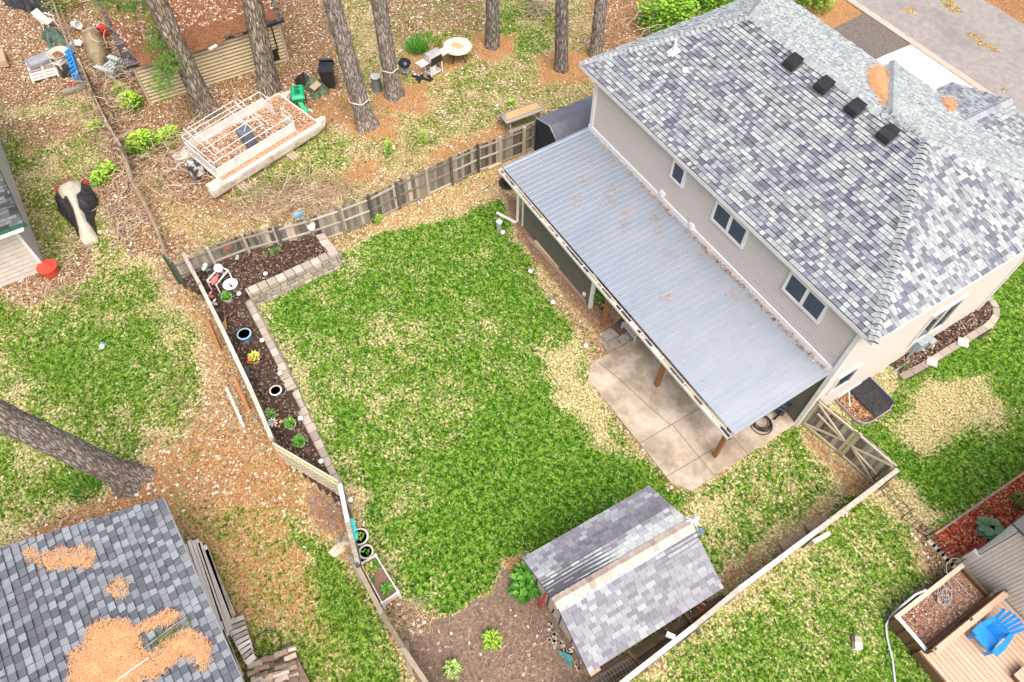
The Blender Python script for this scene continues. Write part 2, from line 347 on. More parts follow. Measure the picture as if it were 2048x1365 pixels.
def ground_mat():
    m,n,b=nodes('ground'); v=objvec(n)
    at=NN(n,'ShaderNodeAttribute',attribute_name='za'); sep=NN(n,'ShaderNodeSeparateColor'); n.links.new(at.outputs['Color'],sep.inputs[0])
    ab=NN(n,'ShaderNodeAttribute',attribute_name='zb'); g,nd,so_=sep.outputs[0],sep.outputs[1],sep.outputs[2]; lt=at.outputs['Alpha']; viv=ab.outputs['Fac']
    f1=noise(n,v,7,4,.7); f2=noise(n,v,13,3,.75); f3=noise(n,v,40,2,.7); f4=noise(n,v,2.2,4,.6); f5=noise(n,v,14,4,.75,1.0)
    tan=ramp(n,f2,[(.34,(.15,.09,.03)),(.48,(.44,.33,.16)),(.64,(.80,.68,.44))])
    tan=mixc(n,math_(n,'MULTIPLY',viv,.75),tan,ramp(n,f2,[(.34,(.09,.10,.015)),(.48,(.38,.36,.13)),(.64,(.84,.76,.46))]))
    lit=ramp(n,noise(n,v,12,4,.8),[(.34,(.022,.013,.006)),(.45,(.13,.075,.036)),(.54,(.36,.23,.125)),(.64,(.74,.58,.42))])
    soil=ramp(n,noise(n,v,9,6,.8),[(.30,(.09,.055,.035)),(.5,(.235,.165,.125)),(.7,(.42,.32,.25))])
    ndl=ramp(n,noise(n,v,16,4,.85),[(.34,(.09,.035,.012)),(.48,(.36,.16,.06)),(.64,(.70,.38,.18))])
    gk2=math_(n,'MULTIPLY_ADD',noise(n,v,5.5,4,.75),.55,math_(n,'MULTIPLY',f2,.45)); gv=ramp(n,gk2,[(.38,(.006,.030,.002)),(.48,(.045,.135,.008)),(.60,(.25,.41,.055))])
    go=ramp(n,gk2,[(.38,(.015,.03,.004)),(.48,(.095,.145,.015)),(.60,(.36,.40,.10))])
    grn=mixc(n,viv,go,gv)
    def mask(ch,nz,amp,sharp):
        k=math_(n,'MULTIPLY_ADD',nz,amp,-amp/2); k=math_(n,'ADD',k,ch); k=math_(n,'SUBTRACT',k,.5); return math_(n,'MULTIPLY_ADD',k,sharp,.5,True)
    col=mixc(n,mask(lt,noise(n,v,7,4,.75),1.3,6),tan,lit)
    col=mixc(n,mask(so_,f1,1.1,5),col,soil)
    col=mixc(n,math_(n,'MULTIPLY',mask(nd,noise(n,v,4.2,6,.8),2.6,3),.85),col,ndl)
    gn=math_(n,'MULTIPLY_ADD',noise(n,v,6,3,.7),.4,math_(n,'MULTIPLY',noise(n,v,10,3,.8),.6)); gk=math_(n,'MULTIPLY_ADD',gn,3.6,-1.95); gk=math_(n,'ADD',gk,g); gk=math_(n,'SUBTRACT',gk,.42); col=mixc(n,math_(n,'MULTIPLY_ADD',gk,3.5,.5,True),col,grn)
    col=mixc(n,.35,col,ramp(n,f4,[(.3,(.6,.6,.6)),(.7,(1.25,1.25,1.25))]),'MULTIPLY')
    n.links.new(col,b.inputs['Base Color']); b.inputs['Roughness'].default_value=.95; b.inputs['Specular IOR Level'].default_value=.1
    h=math_(n,'ADD',f2,f5); bump(n,b,h,.8,.03)
    return m
ground.data.materials.append(ground_mat())

# sampling helper for blades and leaves
NOGROW=[]   # polygons in world xy where nothing is scattered
def blocked(x,y):
    k=np.zeros(x.shape,bool)
    for p in NOGROW: k|=sdist(x,y,p)>0
    return k
def scatter(n,region):
    """n random points over the visible ground (region in photo pixels), denser nowhere"""
    pl=P2(region); xs=[p[0] for p in pl]; ys=[p[1] for p in pl]
    x=RNG.uniform(min(xs),max(xs),n); y=RNG.uniform(min(ys),max(ys),n); k=sdist(x,y,pl)>0; return x[k],y[k]
VIEW=[(-60,-40),(2108,-40),(2108,1420),(-60,1420)]
def blades(name,x,y,h,wd,cols,seed,lean=.5,z=0.):
    r=np.random.default_rng(seed); n=len(x); a=r.uniform(0,2*np.pi,n); l=r.uniform(.1,lean,n)*h; 
    dx,dy=np.cos(a),np.sin(a); px,py=-dy*wd/2,dx*wd/2
    b0=np.stack([x-px,y-py,np.full(n,z-.01)],-1); b1=np.stack([x+px,y+py,np.full(n,z-.01)],-1)
    tp=np.stack([x+dx*l*1.6,y+dy*l*1.6,z+h],-1)
    v=np.stack([b0,b1,tp],1).reshape(-1,3); f=np.arange(3*n).reshape(n,3); return v,f
ATT={}
def attr_mat(name,rough=.9,spec=.15):
    if name in ATT: return ATT[name]
    m,n,b=nodes(name); at=NN(n,'ShaderNodeAttribute',attribute_name='col'); n.links.new(at.outputs['Color'],b.inputs['Base Color'])
    b.inputs['Roughness'].default_value=rough; b.inputs['Specular IOR Level'].default_value=spec; ATT[name]=m; return m

# ------------------------------------------------------------------ material palette
SH=[(0,(.02,.02,.028)),(.12,(.12,.12,.16)),(.38,(.20,.21,.26)),(.62,(.31,.34,.36)),(1,(.47,.52,.50))]
m_sh=TM('shingle_blue_grey',SH,fine=70,famp=.13,bmp=.5)
m_shed_sh=TM('shingle_faded_grey',[(0,(.04,.04,.045)),(.12,(.14,.135,.16)),(.5,(.255,.25,.285)),(.8,(.41,.43,.45)),(1,(.64,.68,.66))],fine=60,famp=.14,bmp=.5)
m_gar_sh=TM('shingle_slate',[(0,(.03,.035,.045)),(.15,(.085,.09,.11)),(.55,(.17,.185,.215)),(1,(.33,.365,.395))],fine=55,famp=.16,bmp=.5)
m_gr_sh=TM('shingle_dark_green_grey',[(0,(.03,.035,.035)),(.5,(.09,.10,.10)),(1,(.17,.19,.18))],fine=55,famp=.2,bmp=.5)
m_capb=TM('ridge_cap_tan',[(0,(.09,.07,.06)),(.5,(.48,.38,.32)),(1,(.66,.55,.46))],fine=50,famp=.25,bmp=.5)
m_deckdark=PM('roof_underlay',(.05,.05,.06),(.09,.09,.10),8,.9)
m_white=PM('white_trim',(.74,.74,.73),(.86,.86,.85),5,.5,bmp=.05)
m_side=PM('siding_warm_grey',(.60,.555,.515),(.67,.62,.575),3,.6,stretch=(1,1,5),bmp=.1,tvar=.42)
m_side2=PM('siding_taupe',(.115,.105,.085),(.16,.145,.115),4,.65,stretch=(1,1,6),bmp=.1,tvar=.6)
m_metal=PM('ribbed_steel_roof',(.40,.45,.51),(.48,.52,.58),1.4,.42,metal=.6,stretch=(1,.4,1),bmp=.03,bd=.02)
m_glass=PM('window_glass',(.010,.025,.04),(.03,.055,.08),1.5,.06,bmp=.0,spec=.8)
m_black=PM('black_plastic',(.012,.012,.014),(.035,.035,.04),10,.45,bmp=.1)
m_brwood=PM('stained_post_wood',(.20,.085,.03),(.36,.17,.07),7,.7,stretch=(4,4,.6))
m_fence=TM('weathered_fence_wood',[(0,(.08,.07,.06)),(.3,(.21,.19,.16)),(.65,(.36,.325,.27)),(1,(.56,.49,.40))],fine=14,famp=.35,bmp=.5,bd=.01)
m_rail=TM('fence_rail_wood',[(0,(.25,.20,.14)),(.5,(.46,.38,.27)),(1,(.66,.57,.43))],fine=10,famp=.3,bmp=.4)
m_capw=TM('bleached_wood',[(0,(.30,.26,.21)),(.35,(.56,.51,.44)),(1,(.84,.79,.70))],fine=9,famp=.4,bmp=.4)
m_conc=PM('patio_concrete',(.33,.27,.20),(.60,.51,.41),.9,.85,bmp=.15,dirt=((.20,.155,.11),.55,.47,.75),lo=.33,hi=.6)
m_joint=PM('joint_dirt',(.10,.075,.05),(.17,.13,.09),20,.95)
m_driv=PM('driveway_concrete',(.60,.54,.48),(.72,.66,.60),2,.85,bmp=.1)
m_asph=PM('asphalt_old',(.26,.235,.22),(.36,.33,.31),3,.9,dirt=((.20,.18,.165),.4,.5,.6),bmp=.4)
m_asph2=PM('asphalt_dark',(.10,.085,.075),(.22,.19,.165),9,.95,bmp=.5)
m_block=TM('wall_block',[(0,(.22,.19,.16)),(.5,(.40,.345,.285)),(1,(.60,.52,.43))],fine=25,famp=.3,bmp=.6,bd=.01)
m_mulch=PM('dark_mulch',(.022,.013,.010),(.13,.075,.055),34,.95,bmp=1,bd=.04,lo=.35,hi=.7)
m_redm=PM('red_mulch',(.22,.028,.010),(.62,.13,.055),30,.95,bmp=1,bd=.04,lo=.35,hi=.68)
m_needle=PM('dry_pine_needles',(.34,.13,.045),(.76,.40,.19),38,.95,bmp=1,bd=.03,lo=.33,hi=.65,c3=(.93,.60,.34))

# ------------------------------------------------------------------ roofs made of individual shingle tabs
def clip(poly,a,b):
    """keep the part of 2-D poly left of a->b"""
    out=[];n=len(poly)
    def s(p): return (b[0]-a[0])*(p[1]-a[1])-(b[1]-a[1])*(p[0]-a[0])
    for i in range(n):
        p,q=poly[i],poly[(i+1)%n]; sp_,sq=s(p),s(q)
        if sp_>=-1e-9: out.append(p)
        if (sp_>1e-9 and sq<-1e-9) or (sp_<-1e-9 and sq>1e-9):
            t=sp_/(sp_-sq); out.append((p[0]+(q[0]-p[0])*t,p[1]+(q[1]-p[1])*t))
    return out
def shingles(name,poly,mat,parent,expo=.155,wr=(.10,.21),tone=None,seed=0,lift=.028,lam=.7,rows=True):
    """poly: 3-D polygon, first edge is the eave (ccw seen from above)"""
    r=random.Random(seed); P=[V3(*p) for p in poly]; o=P[0]; u=nrm(P[1]-P[0]); n=nrm(np.cross(P[1]-P[0],P[-1]-P[0])); v=np.cross(n,u)
    Q=[((p-o)@u,(p-o)@v) for p in P]; um,uM=min(q[0] for q in Q),max(q[0] for q in Q); vM=max(q[1] for q in Q)
    m=M(); k=0; vv=-.0
    m.slab([p-n*.012 for p in P],.1,.1)
    while vv<vM:
        s=um-r.uniform(0,.3); prev=.5
        while s<uM:
            wd=r.uniform(*wr); q=[(s+.004,vv),(s+wd-.004,vv),(s+wd-.004,vv+expo),(s+.004,vv+expo)]
            full=q
            for i in range(len(Q)): 
                q=clip(q,Q[i],Q[(i+1)%len(Q)])
                if len(q)<3: break
            if len(q)>=3:
                tt=tone(s,vv,r) if tone else r.random(); L=lift*(1+ (lam if r.random()<.5 else 0))
                pts=[o+u*a+v*b+n*(L*(1-(b-vv)/expo)+.001) for a,b in q]
                m.add(pts,[tuple(range(len(pts)))],tt)
                lo=[a for a,b in q if abs(b-vv)<1e-6]
                if len(lo)>=2:
                    a0,a1=min(lo),max(lo); z0,z1=o+u*a0+v*vv,o+u*a1+v*vv
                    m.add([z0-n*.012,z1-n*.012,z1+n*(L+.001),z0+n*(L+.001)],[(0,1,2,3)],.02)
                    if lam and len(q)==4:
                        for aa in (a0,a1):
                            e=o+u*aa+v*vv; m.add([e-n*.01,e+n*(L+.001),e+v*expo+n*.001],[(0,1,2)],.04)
            s+=wd
        vv+=expo
    return m.build(name,mat,parent)
def caps(name,a,b,nA,nB,mat,parent,step=.17,hw=.15,seed=1,tone=(.55,.8),lift=.05):
    """overlapping cap shingles from a (low) to b (high) over the planes with normals nA, nB"""
    r=random.Random(seed); a=V3(*a);b=V3(*b); d=nrm(b-a); L=np.linalg.norm(b-a); nA=nrm(nA);nB=nrm(nB)
    sA=nrm(np.cross(nA,d)); sA=sA if sA[2]<0 else -sA; sB=nrm(np.cross(nB,d)); sB=sB if sB[2]<0 else -sB
    if abs(d[2])<.02 and sA@sB>0: sB=-sB
    m=M(); k=int(L/step); up=nrm(nA+nB)
    for i in range(k):
        p=a+d*(i*L/k); q=a+d*((i+1.15)*L/k); t=r.uniform(*tone); h=lift
        pts=[p+sA*hw+nA*h*.8,p+up*h*1.6,p+sB*hw+nB*h*.8,q+sB*hw+nB*.006,q+up*.012,q+sA*hw+nA*.006]
        m.add(pts,[(0,1,4,5),(1,2,3,4)],t)
        m.add([pts[0],pts[1],pts[2],p+sB*hw-nB*.01,p-up*.01,p+sA*hw-nA*.01],[(5,4,1,0),(4,3,2,1)],.02)
    return m.build(name,mat,parent)
def siding(m,p,q,z0,z1,out,pitch=.125,dep=.03,t=.5,edge=.02):
    """lap siding between plan points p,q; out = outward normal"""
    out=V3(out[0],out[1],0); z=z0
    while z<z1-1e-6:
        ze=min(z+pitch,z1); a=V3(p[0],p[1],z);b=V3(q[0],q[1],z); c=V3(q[0],q[1],ze); d=V3(p[0],p[1],ze)
        e=V3(0,0,edge); m.add([a+out*dep+e,b+out*dep+e,c,d],[(0,1,2,3)],t); m.add([a+out*dep,b+out*dep,b+out*dep+e,a+out*dep+e],[(0,1,2,3)],0.); m.add([a,b,b+out*dep,a+out*dep],[(0,1,2,3)],0.); z=ze  # dark tone on lap edge and underside paints in the shadow line
def window(house,p,q,z0,z1,out,panes=1,fw=.09,name='window'):
    """window in a wall, frame proud of it; p,q plan ends"""
    p=V3(p[0],p[1],0);q=V3(q[0],q[1],0);o=V3(out[0],out[1],0); d=nrm(q-p); L=np.linalg.norm(q-p); Z=V3(0,0,1)
    m=M(); c=p+o*.05
    def bar(a,b,wz,z): m.beam(c+d*a+Z*z,c+d*b+Z*z,.09,wz,(0,0,1))
    bar(0,L,fw,z0+fw/2); bar(0,L,fw,z1-fw/2)
    xs=[0]+[L*(i+1)/panes for i in range(panes)]
    for i,x in enumerate(xs):
        xx=min(max(x,fw/2),L-fw/2); m.beam(c+d*xx+Z*(z0+fw),c+d*xx+Z*(z1-fw),fw if i in(0,panes) else fw*1.2,.088,tuple(o))
    f=m.build(name,m_white,house)
    for i in range(panes):
        g=M(); a=xs[i]+fw*.6;b=xs[i+1]-fw*.6; g.beam(p+o*.055+d*a+Z*(z0+z1)/2,p+o*.055+d*b+Z*(z0+z1)/2,.02,z1-z0-fw*1.5,(0,0,1)); g.build('pane',m_glass,f)
    return f

# ------------------------------------------------------------------ THE HOUSE
HX0,HX1,HY0,HY1=-16.85,-4.5,14.2,22.7
house=thing('house','large house with blue-grey shingled hip roof and warm grey siding','house',(-10.7,18.4,0))
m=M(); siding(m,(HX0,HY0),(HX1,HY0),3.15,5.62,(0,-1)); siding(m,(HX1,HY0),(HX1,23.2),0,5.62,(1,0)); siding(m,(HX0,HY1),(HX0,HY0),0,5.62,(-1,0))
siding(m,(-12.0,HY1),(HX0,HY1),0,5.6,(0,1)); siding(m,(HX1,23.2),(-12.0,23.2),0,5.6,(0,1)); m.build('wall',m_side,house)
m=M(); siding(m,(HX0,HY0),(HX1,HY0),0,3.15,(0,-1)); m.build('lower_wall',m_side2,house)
m=M()
for x,y in ((HX0,HY0),(HX1,HY0)): m.box((x+(-.02 if x<-10 else .02),y-.02,2.8),(.14,.14,5.6))
m.box((HX1+.02,23.15,2.8),(.12,.14,5.6)); m.build('corner_board',m_white,house)
m=M(); m.beam((HX0-.15,HY0-.05,3.36),(HX1,HY0-.05,3.36),.07,.22); m.build('flashing_band',m_white,house)
EZ=5.72
e0=V3(-17.68,13.95,EZ);e1=V3(-4.03,13.95,EZ);e2=V3(-4.0,23.5,EZ);e3=V3(-12.05,23.5,EZ);e4=V3(-17.68,23.0,EZ)
RA=V3(-14.78,18.53,7.6);RA2=V3(-9.1,18.53,7.6);RB=V3(-8.92,18.76,7.7);RC=V3(-7.66,18.76,7.7)
TA=lambda s,v,r:(r.choice([r.uniform(.15,.35),r.uniform(.35,.6),r.uniform(.5,.7),r.uniform(.6,.78),r.uniform(.78,.95)]))
R76=e1+(RC-e1)*((7.6-EZ)/(7.7-EZ)); shingles('rear_roof_slope',[e0,e1,R76,RA],m_sh,house,tone=TA,seed=1)
shingles('rear_roof_slope',[RA2,R76,RC,RB],m_sh,house,tone=TA,seed=21)
shingles('right_roof_slope',[e1,e2,RC],m_sh,house,tone=lambda s,v,r:r.choice([r.uniform(.2,.45),r.uniform(.45,.8),r.uniform(.7,1.)]),seed=2)
shingles('left_roof_slope',[e4,e0,RA],m_sh,house,tone=lambda s,v,r:r.uniform(.45,1),seed=3)
shingles('front_roof_slope',[V3(-12.05,23.0,EZ),e4,RA,RA2],m_sh,house,tone=lambda s,v,r:r.uniform(.5,1),seed=4)
shingles('front_roof_slope',[e2,e3,RB,RC],m_sh,house,tone=lambda s,v,r:r.uniform(.5,1),seed=5)
shingles('valley_roof_slope',[e3,V3(-12.05,23.0,EZ),RA2,RB],m_sh,house,tone=lambda s,v,r:r.uniform(.5,1),seed=6)
nR=V3(0,-.41,1);nL=nrm(np.cross(e0-e4,RA-e4));nF=V3(0,.42,1);nE=nrm(np.cross(e2-e1,RC-e1)); nE=nE if nE[2]>0 else -nE; nL=nL if nL[2]>0 else -nL
nV=V3(-.63,0,1)
for a,b,x,y,s in ((e0,RA,nL,nR,1),(e4,RA,nL,nF,2),(RA,RA2,nR,nF,3),(RB,RC,nR,nF,4),(e1,RC,nR,nE,5),(e2,RC,nF,nE,6),(e3,RB,nV,nF,7),(RA2,RB,nR,nV,8)):
    caps('ridge_cap',a,b,x,y,m_sh,house,seed=s)
# front porch gable
g0=V3(-8.42,22.2,6.13);g1=V3(-8.36,24.7,6.13); gl=G(1903,199,5.45); 
L0=V3(-10.35,23.5,5.5);L1=V3(-10.35,24.7,5.5); Rr=V3(-4.9,24.7,5.1);R0=V3(-4.9,22.6,5.1)
shingles('porch_roof_slope',[L1,L0,g0,g1],m_sh,house,tone=lambda s,v,r:r.uniform(.25,.8),seed=8)
shingles('porch_roof_slope',[V3(-4.9,23.3,5.1),Rr,g1,g0],m_sh,house,tone=lambda s,v,r:r.uniform(.3,.95),seed=9)
caps('ridge_cap',g1,g0,V3(-.33,0,1),V3(.3,0,1),m_sh,house,seed=12,tone=(.5,.8))
m=M(); m.tube([G(1928,260,6.2),G(1990,288,5.86),G(2070,322,5.5)],.055,6); m.tube([G(1899,214,5.85),G(1912,247,6.15)],.035,6); m.tube([G(1771,206,7.1),G(1776,230,7.62)],.035,6)
m.build('valley_flashing',m_black,house)
m=M(); m.box((-7.6,24.1,2.6),(4.6,1.9,5.0)); m.build('porch_wall',m_side,house)
NF_=nrm(V3(0,.42,1)); NP_=nrm(V3(0,.418,1))
def later_needles():
    pile('pine_needles','orange pine needles packed in the main roof valley',[(1736,160),(1740,140),(1752,133),(1766,137),(1774,152),(1783,170),(1782,190),(1777,207),(1772,222),(1766,205),(1754,190),(1743,176)],0,.10,21,n=NF_,o=V3(-12.05,23.0,EZ+.05),strands=500,warp=.08)
    pile('pine_needles','small orange pine needle clump in the porch roof valley',[(1883,196),(1892,198),(1903,200),(1909,212),(1904,224),(1896,220),(1889,208)],0,.10,22,n=NP_,o=V3(-12.05,23.5,EZ+.05),strands=160,warp=.05)
# fascia, gutters, soffit
m=M(); z=EZ-.10
for a,b in ((e0,e1),(e1,e2),(e2,e3),(e4,e0),(V3(-12.05,23,EZ),e4)):
    m.beam((a[0],a[1],z),(b[0],b[1],z),.03,.14)
m.build('fascia',m_white,house)
m=M(); zz=EZ-.17
m.box(((e0[0]+e1[0])/2,14.09,zz),(13.6,.26,.02)); m.box((-4.26,18.6,zz),(.46,9.2,.021)); m.box((-17.25,18.5,zz),(.8,9.0,.02)); m.build('soffit',m_white,house)
# windows
window(house,(-12.53,HY0),(-11.88,HY0),4.52,5.33,(0,-1),1); window(house,(-10.42,HY0),(-8.93,HY0),4.45,5.33,(0,-1),2); window(house,(-7.14,HY0),(-5.63,HY0),4.43,5.33,(0,-1),2)
qa=PL(1671,769,0,HX1);qb=PL(1704,733,0,HX1); window(house,(HX1,14.75),(HX1,15.75),1.5,2.55,(1,0),1)
qa=PL(1850,665,0,HX1);qb=PL(1943,587,0,HX1); window(house,(HX1,18.75),(HX1,20.4),1.15,2.9,(1,0),2)
# roof vents
on=nrm(nR); rv=V3(0,1,.41); rv=nrm(rv)
for px,py in ((1587,130),(1649,176),(1711,221),(1775,274)):
    p=RP(px,py,e0,on); m=M(); X1=V3(1,0,0)
    P=[]
    prof=[(-.26,.0),(-.25,.14),(-.17,.23),(.04,.26),(.24,.22)]
    for v_,h in prof:
        for s in (-.21,.21): P.append(p+X1*s+rv*v_+on*h)
    fs=[(2*i,2*i+1,2*i+3,2*i+2) for i in range(4)]+[(0,2,4,6,8),(9,7,5,3,1)]
    m.add(P,fs,.5); m.add([p+X1*s+rv*t+on*h for t in (-.02,.16) for s in (-.2,.2) for h in (.02,.2)],[(0,1,3,2),(4,6,7,5)],.3)
    o=m.build('roof_vent',m_black,house); 
    m=M(); m.slab([p+X1*a+rv*b+on*.045 for a,b in ((-.30,-.30),(.24,-.30),(.24,.25),(-.30,.25))],.01,.2); m.build('flashing_plate',PM('brown_flashing',(.10,.09,.09),(.16,.14,.14),9,.6),o)
p=RP(1349,104,e0,on); m=M(); m.slab([p+V3(1,0,0)*a+rv*b+on*.05 for a,b in ((-.16,-.2),(.16,-.2),(.16,.16),(-.16,.16))],.01); m.tube([p+on*.02,p+on*.1,p+on*.1+V3(0,0,.38)],[.06,.055,.05],10); m.build('plumbing_vent',m_white,house)
p=RP(1370,144,e0,on); m=M(); m.lathe(p+on*.03,[(.11,0),(.11,.05),(.08,.11),(.001,.14)],12); m.build('plumbing_vent',m_white,house)
m=M()
for px,py in ((1328,386),(1387,451)): q=PL(px,py,1,HY0); m.box((q[0],HY0-.06,max(q[2],3.5)),(.22,.12,.14)); m.box((q[0]+.05,HY0-.1,max(q[2],3.5)-.06),(.1,.1,.06))
m.build('wall_vent',m_white,house)
m=M(); q=G(1925,640); m.box((-4.36,19.55,.75),(.26,.5,.45)); m.box((-4.3,20.05,.55),(.3,.3,.3)); m.tube([(-4.35,19.3,.0),(-4.35,19.3,.7)],.04); m.tube([(-4.2,19.2,.08),(-4.2,18.3,.06)],.03); m.build('gas_meter',PM('meter_grey',(.28,.33,.36),(.42,.47,.5),9,.5),house)

# ------------------------------------------------------------------ THE PATIO COVER with its storage room
cover=thing('patio_cover','long ribbed metal lean-to roof over patio against rear of house','patio cover',(-11,12.4,0))
A0=V3(-17.60,10.76,2.46);A1=V3(-4.70,10.80,2.46);B1=V3(-4.56,14.16,3.28);B0=V3(-16.98,14.16,3.28)
m=M(); NR=56; nn=nrm(np.cross(A1-A0,B0-A0))
pa=[];pb=[]
for i in range(NR+1):
    f=i/NR
    for df,h in (((-.06,0),(-.03,.009),(.03,.009),(.06,0)) if i not in (0,NR) else ((0,0),)):
        g_=min(max(f+df/NR,0),1); pa.append(A0+(A1-A0)*g_+nn*h); pb.append(B0+(B1-B0)*g_+nn*h)
k=len(pa); 
for i in range(k-1): m.add([pa[i],pa[i+1],pb[i+1],pb[i]],[(0,1,2,3)],.5)
m.slab([A0-nn*.012,A1-nn*.012,B1-nn*.012,B0-nn*.012],.03); m.build('metal_roof',m_metal,cover)
m=M(); 
for a,b in ((A0,B0),(A1,B1)): m.beam(a+nn*.012,b+nn*.012,.09,.05,tuple(nn))
m.build('rake_trim',m_metal,cover)
# open gutter with leaf debris
m=M(); gy=10.66
m.box((-11.16,gy-.075,2.36),(12.95,.018,.12)); m.box((-11.16,gy+.055,2.36),(12.95,.012,.12)); m.box((-11.16,gy-.01,2.305),(12.95,.13,.012))
for x in (-17.63,-4.69): m.box((x,gy-.01,2.36),(.012,.13,.12))
for i in range(1,12): m.box((-17.6+i*1.08,gy-.01,2.415),(.03,.13,.012))
gut=m.build('gutter',m_white,cover)
m=M(); r=random.Random(4); x=-17.6
while x<-4.75:
    l=r.uniform(.1,.5); m.box((x+l/2,gy-.01,2.345+r.uniform(0,.02)),(l*.9,.10,.05),t=r.random(),tilt=(r.uniform(-.1,.1),0)); x+=l
m.build('leaf_debris',TM('gutter_debris',[(0,(.04,.03,.02)),(.4,(.16,.11,.06)),(.8,(.42,.33,.2)),(1,(.66,.58,.42))],fine=30,famp=.4),gut)
for x,y in ((-11.08,11.03),(-8.07,11.1),(-5.01,11.09)):
    m=M(); m.box((x,y,1.17),(.15,.15,2.34)); m.build('post',m_brwood,cover,bev=.008)
m=M(); m.beam((-12,11.05,2.36),(-4.75,11.05,2.36),.09,.18); m.build('beam',m_brwood,cover)
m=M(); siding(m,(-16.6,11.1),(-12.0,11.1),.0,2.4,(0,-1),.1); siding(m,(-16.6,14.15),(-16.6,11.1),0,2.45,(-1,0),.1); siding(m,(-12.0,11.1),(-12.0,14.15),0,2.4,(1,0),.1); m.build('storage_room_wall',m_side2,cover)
m=M(); m.box((-11.98,11.08,1.2),(.12,.12,2.4)); m.box((-16.62,11.08,1.2),(.07,.07,2.4)); m.build('corner_board',m_white,cover)
m=M(); m.tube([(-16.85,10.72,2.3),(-16.85,10.98,2.1),(-16.85,10.98,.12),(-16.9,10.9,.06),(-17.7,10.55,.06)],.055,8); m.build('downspout',m_white,cover)
m=M(); q=PL(1170,588,1,11.08); m.box((q[0],11.04,q[2]),(.12,.08,.14)); m.build('outlet_box',m_white,cover)
# leaf litter lying along the top flashing and on the metal
m=M(); r=random.Random(9)
for i in range(420):
    f=r.random()**.8; x=-16.6+f*12; p=V3(x,14.08-abs(r.gauss(0,.05)),3.29+r.uniform(0,.03)); 
    if r.random()<.55 or 2<x+12.5<7: m.leaf(p,(r.uniform(-1,1),r.uniform(-1,1),.2),(0,0,1),r.uniform(.05,.1),r.uniform(.03,.06),r.random())
for i in range(520):
    cx,cy=r.choice([(-14.2,13.2),(-13.9,12.9),(-13.0,12.9),(-12.6,12.6),(-15.2,12.6),(-11.7,13.3),(-10.7,13.1),(-14.6,12.0),(-9.5,12.0),(-12.2,13.6),(-10,13.8),(-8.3,13.7),(-15.6,13.3)])
    x,y=cx+r.gauss(0,.12),cy+r.gauss(0,.12); 
    if y>14: continue
    m.leaf((x,y,2.46+(y-10.78)*.2426+.03),(r.uniform(-1,1),r.uniform(-1,1),.05),(0,0,1),r.uniform(.04,.12),.012,r.random())
for i in range(260):
    x,y=r.uniform(-17,-5),r.uniform(10.9,14); m.leaf((x,y,2.46+(y-10.78)*.2426+.03),(r.uniform(-1,1),r.uniform(-1,1),.05),(0,0,1),r.uniform(.03,.06),.02,r.random())
m_leafr=TM('rust_leaves',[(0,(.22,.08,.03)),(.5,(.55,.26,.10)),(1,(.85,.55,.30))],fine=40,famp=.2)
m.build('fallen_leaves',m_leafr,None,kind='stuff',label='rust coloured fallen leaves and needles lying on the metal patio roof',category='leaves')

# ------------------------------------------------------------------ PATIO, PAVERS, ROAD, DRIVEWAY
def sheet(name,poly,mat,z,z0=-.02,kind='structure'):
    m=M(); m.prism(poly,z0,z); return m.build(name,mat,None,kind=kind)
PAT=[(-9.97,9.72),(-9.5,9.24),(-4.98,9.3),(-4.47,9.68),(-4.5,14.15),(-9.97,14.15)]
sheet('patio',PAT,m_conc,.05); NOGROW.append(PAT)
m=M()
def gl_(a,b,w_=.018,z=.054): m.beam((*G(*a)[:2],z),(*G(*b)[:2],z),w_,.002)
gl_((1196,727),(1235,757));gl_((1235,757),(1290,808));gl_((1290,808),(1340,852)); gl_((1345,852),(1428,953)); gl_((1276,890),(1410,812)); gl_((1329,957),(1432,896)); gl_((1462,872),(1494,910)); gl_((1410,812),(1560,725)); gl_((1340,852),(1337,855))
m.build('patio_joints',m_joint,None,kind='structure')
m_pav=PM('grey_paver',(.27,.24,.21),(.40,.36,.32),6,.9,bmp=.3,tvar=.15); first=None
pv=[((1201,668),(1224,658),(1238,672),(1213,686)),((1213,687),(1234.5,677),(1243.5,692.5),(1223.5,701)),((1235.5,676.5),(1252,668),(1260.5,681),(1244.5,691.5)),((1253,667.5),(1271.5,657.6),(1279.5,671),(1261.5,680.5)),((1272.5,657),(1286,650),(1296,662),(1280.5,670.5)),((1194.5,679),(1201.5,676),(1207,685),(1198,688)),((1203,690),(1212,687.5),(1222,701.5),(1215.6,707))]
for i,q in enumerate(pv):
    m=M(); m.prism(P2(q)[::-1],-.01,.045,t=random.random()); m.build('paver',m_pav,None,label='grey square paver beside the concrete patio corner, one of seven',category='paver',group='grey pavers by the patio corner')
sheet('road',[(-200,33.8),(200,33.8),(200,39.7),(-200,39.7)],m_asph,.012)
sheet('driveway',[tuple(G(1770,112)[:2]),tuple(G(1826,89)[:2]),(-9,33.8),(-5.5,33.8),(-5.5,24.8),(-16.8,24.8)],m_driv,.05)
m=M(); a=G(1866,178); m.box((-13.3,29,.053),(.02,9,.003)); m.box((-11,30.2,.053),(11,.02,.003)); m.build('driveway_joints',m_joint,None,kind='structure')
sheet('gravel_apron',[tuple(G(1640,70)[:2]),tuple(G(1733,25)[:2]),(-16.85,33.85),tuple(G(1770,112)[:2]),(-17.2,28.2),(-18.6,28.0)],m_asph2,.02)
m=M(); m.box((-13,33.62,.05),(16,.35,.09)); m.build('kerb',PM('kerb_stone',(.42,.34,.28),(.58,.49,.42),5,.9),None,kind='structure')

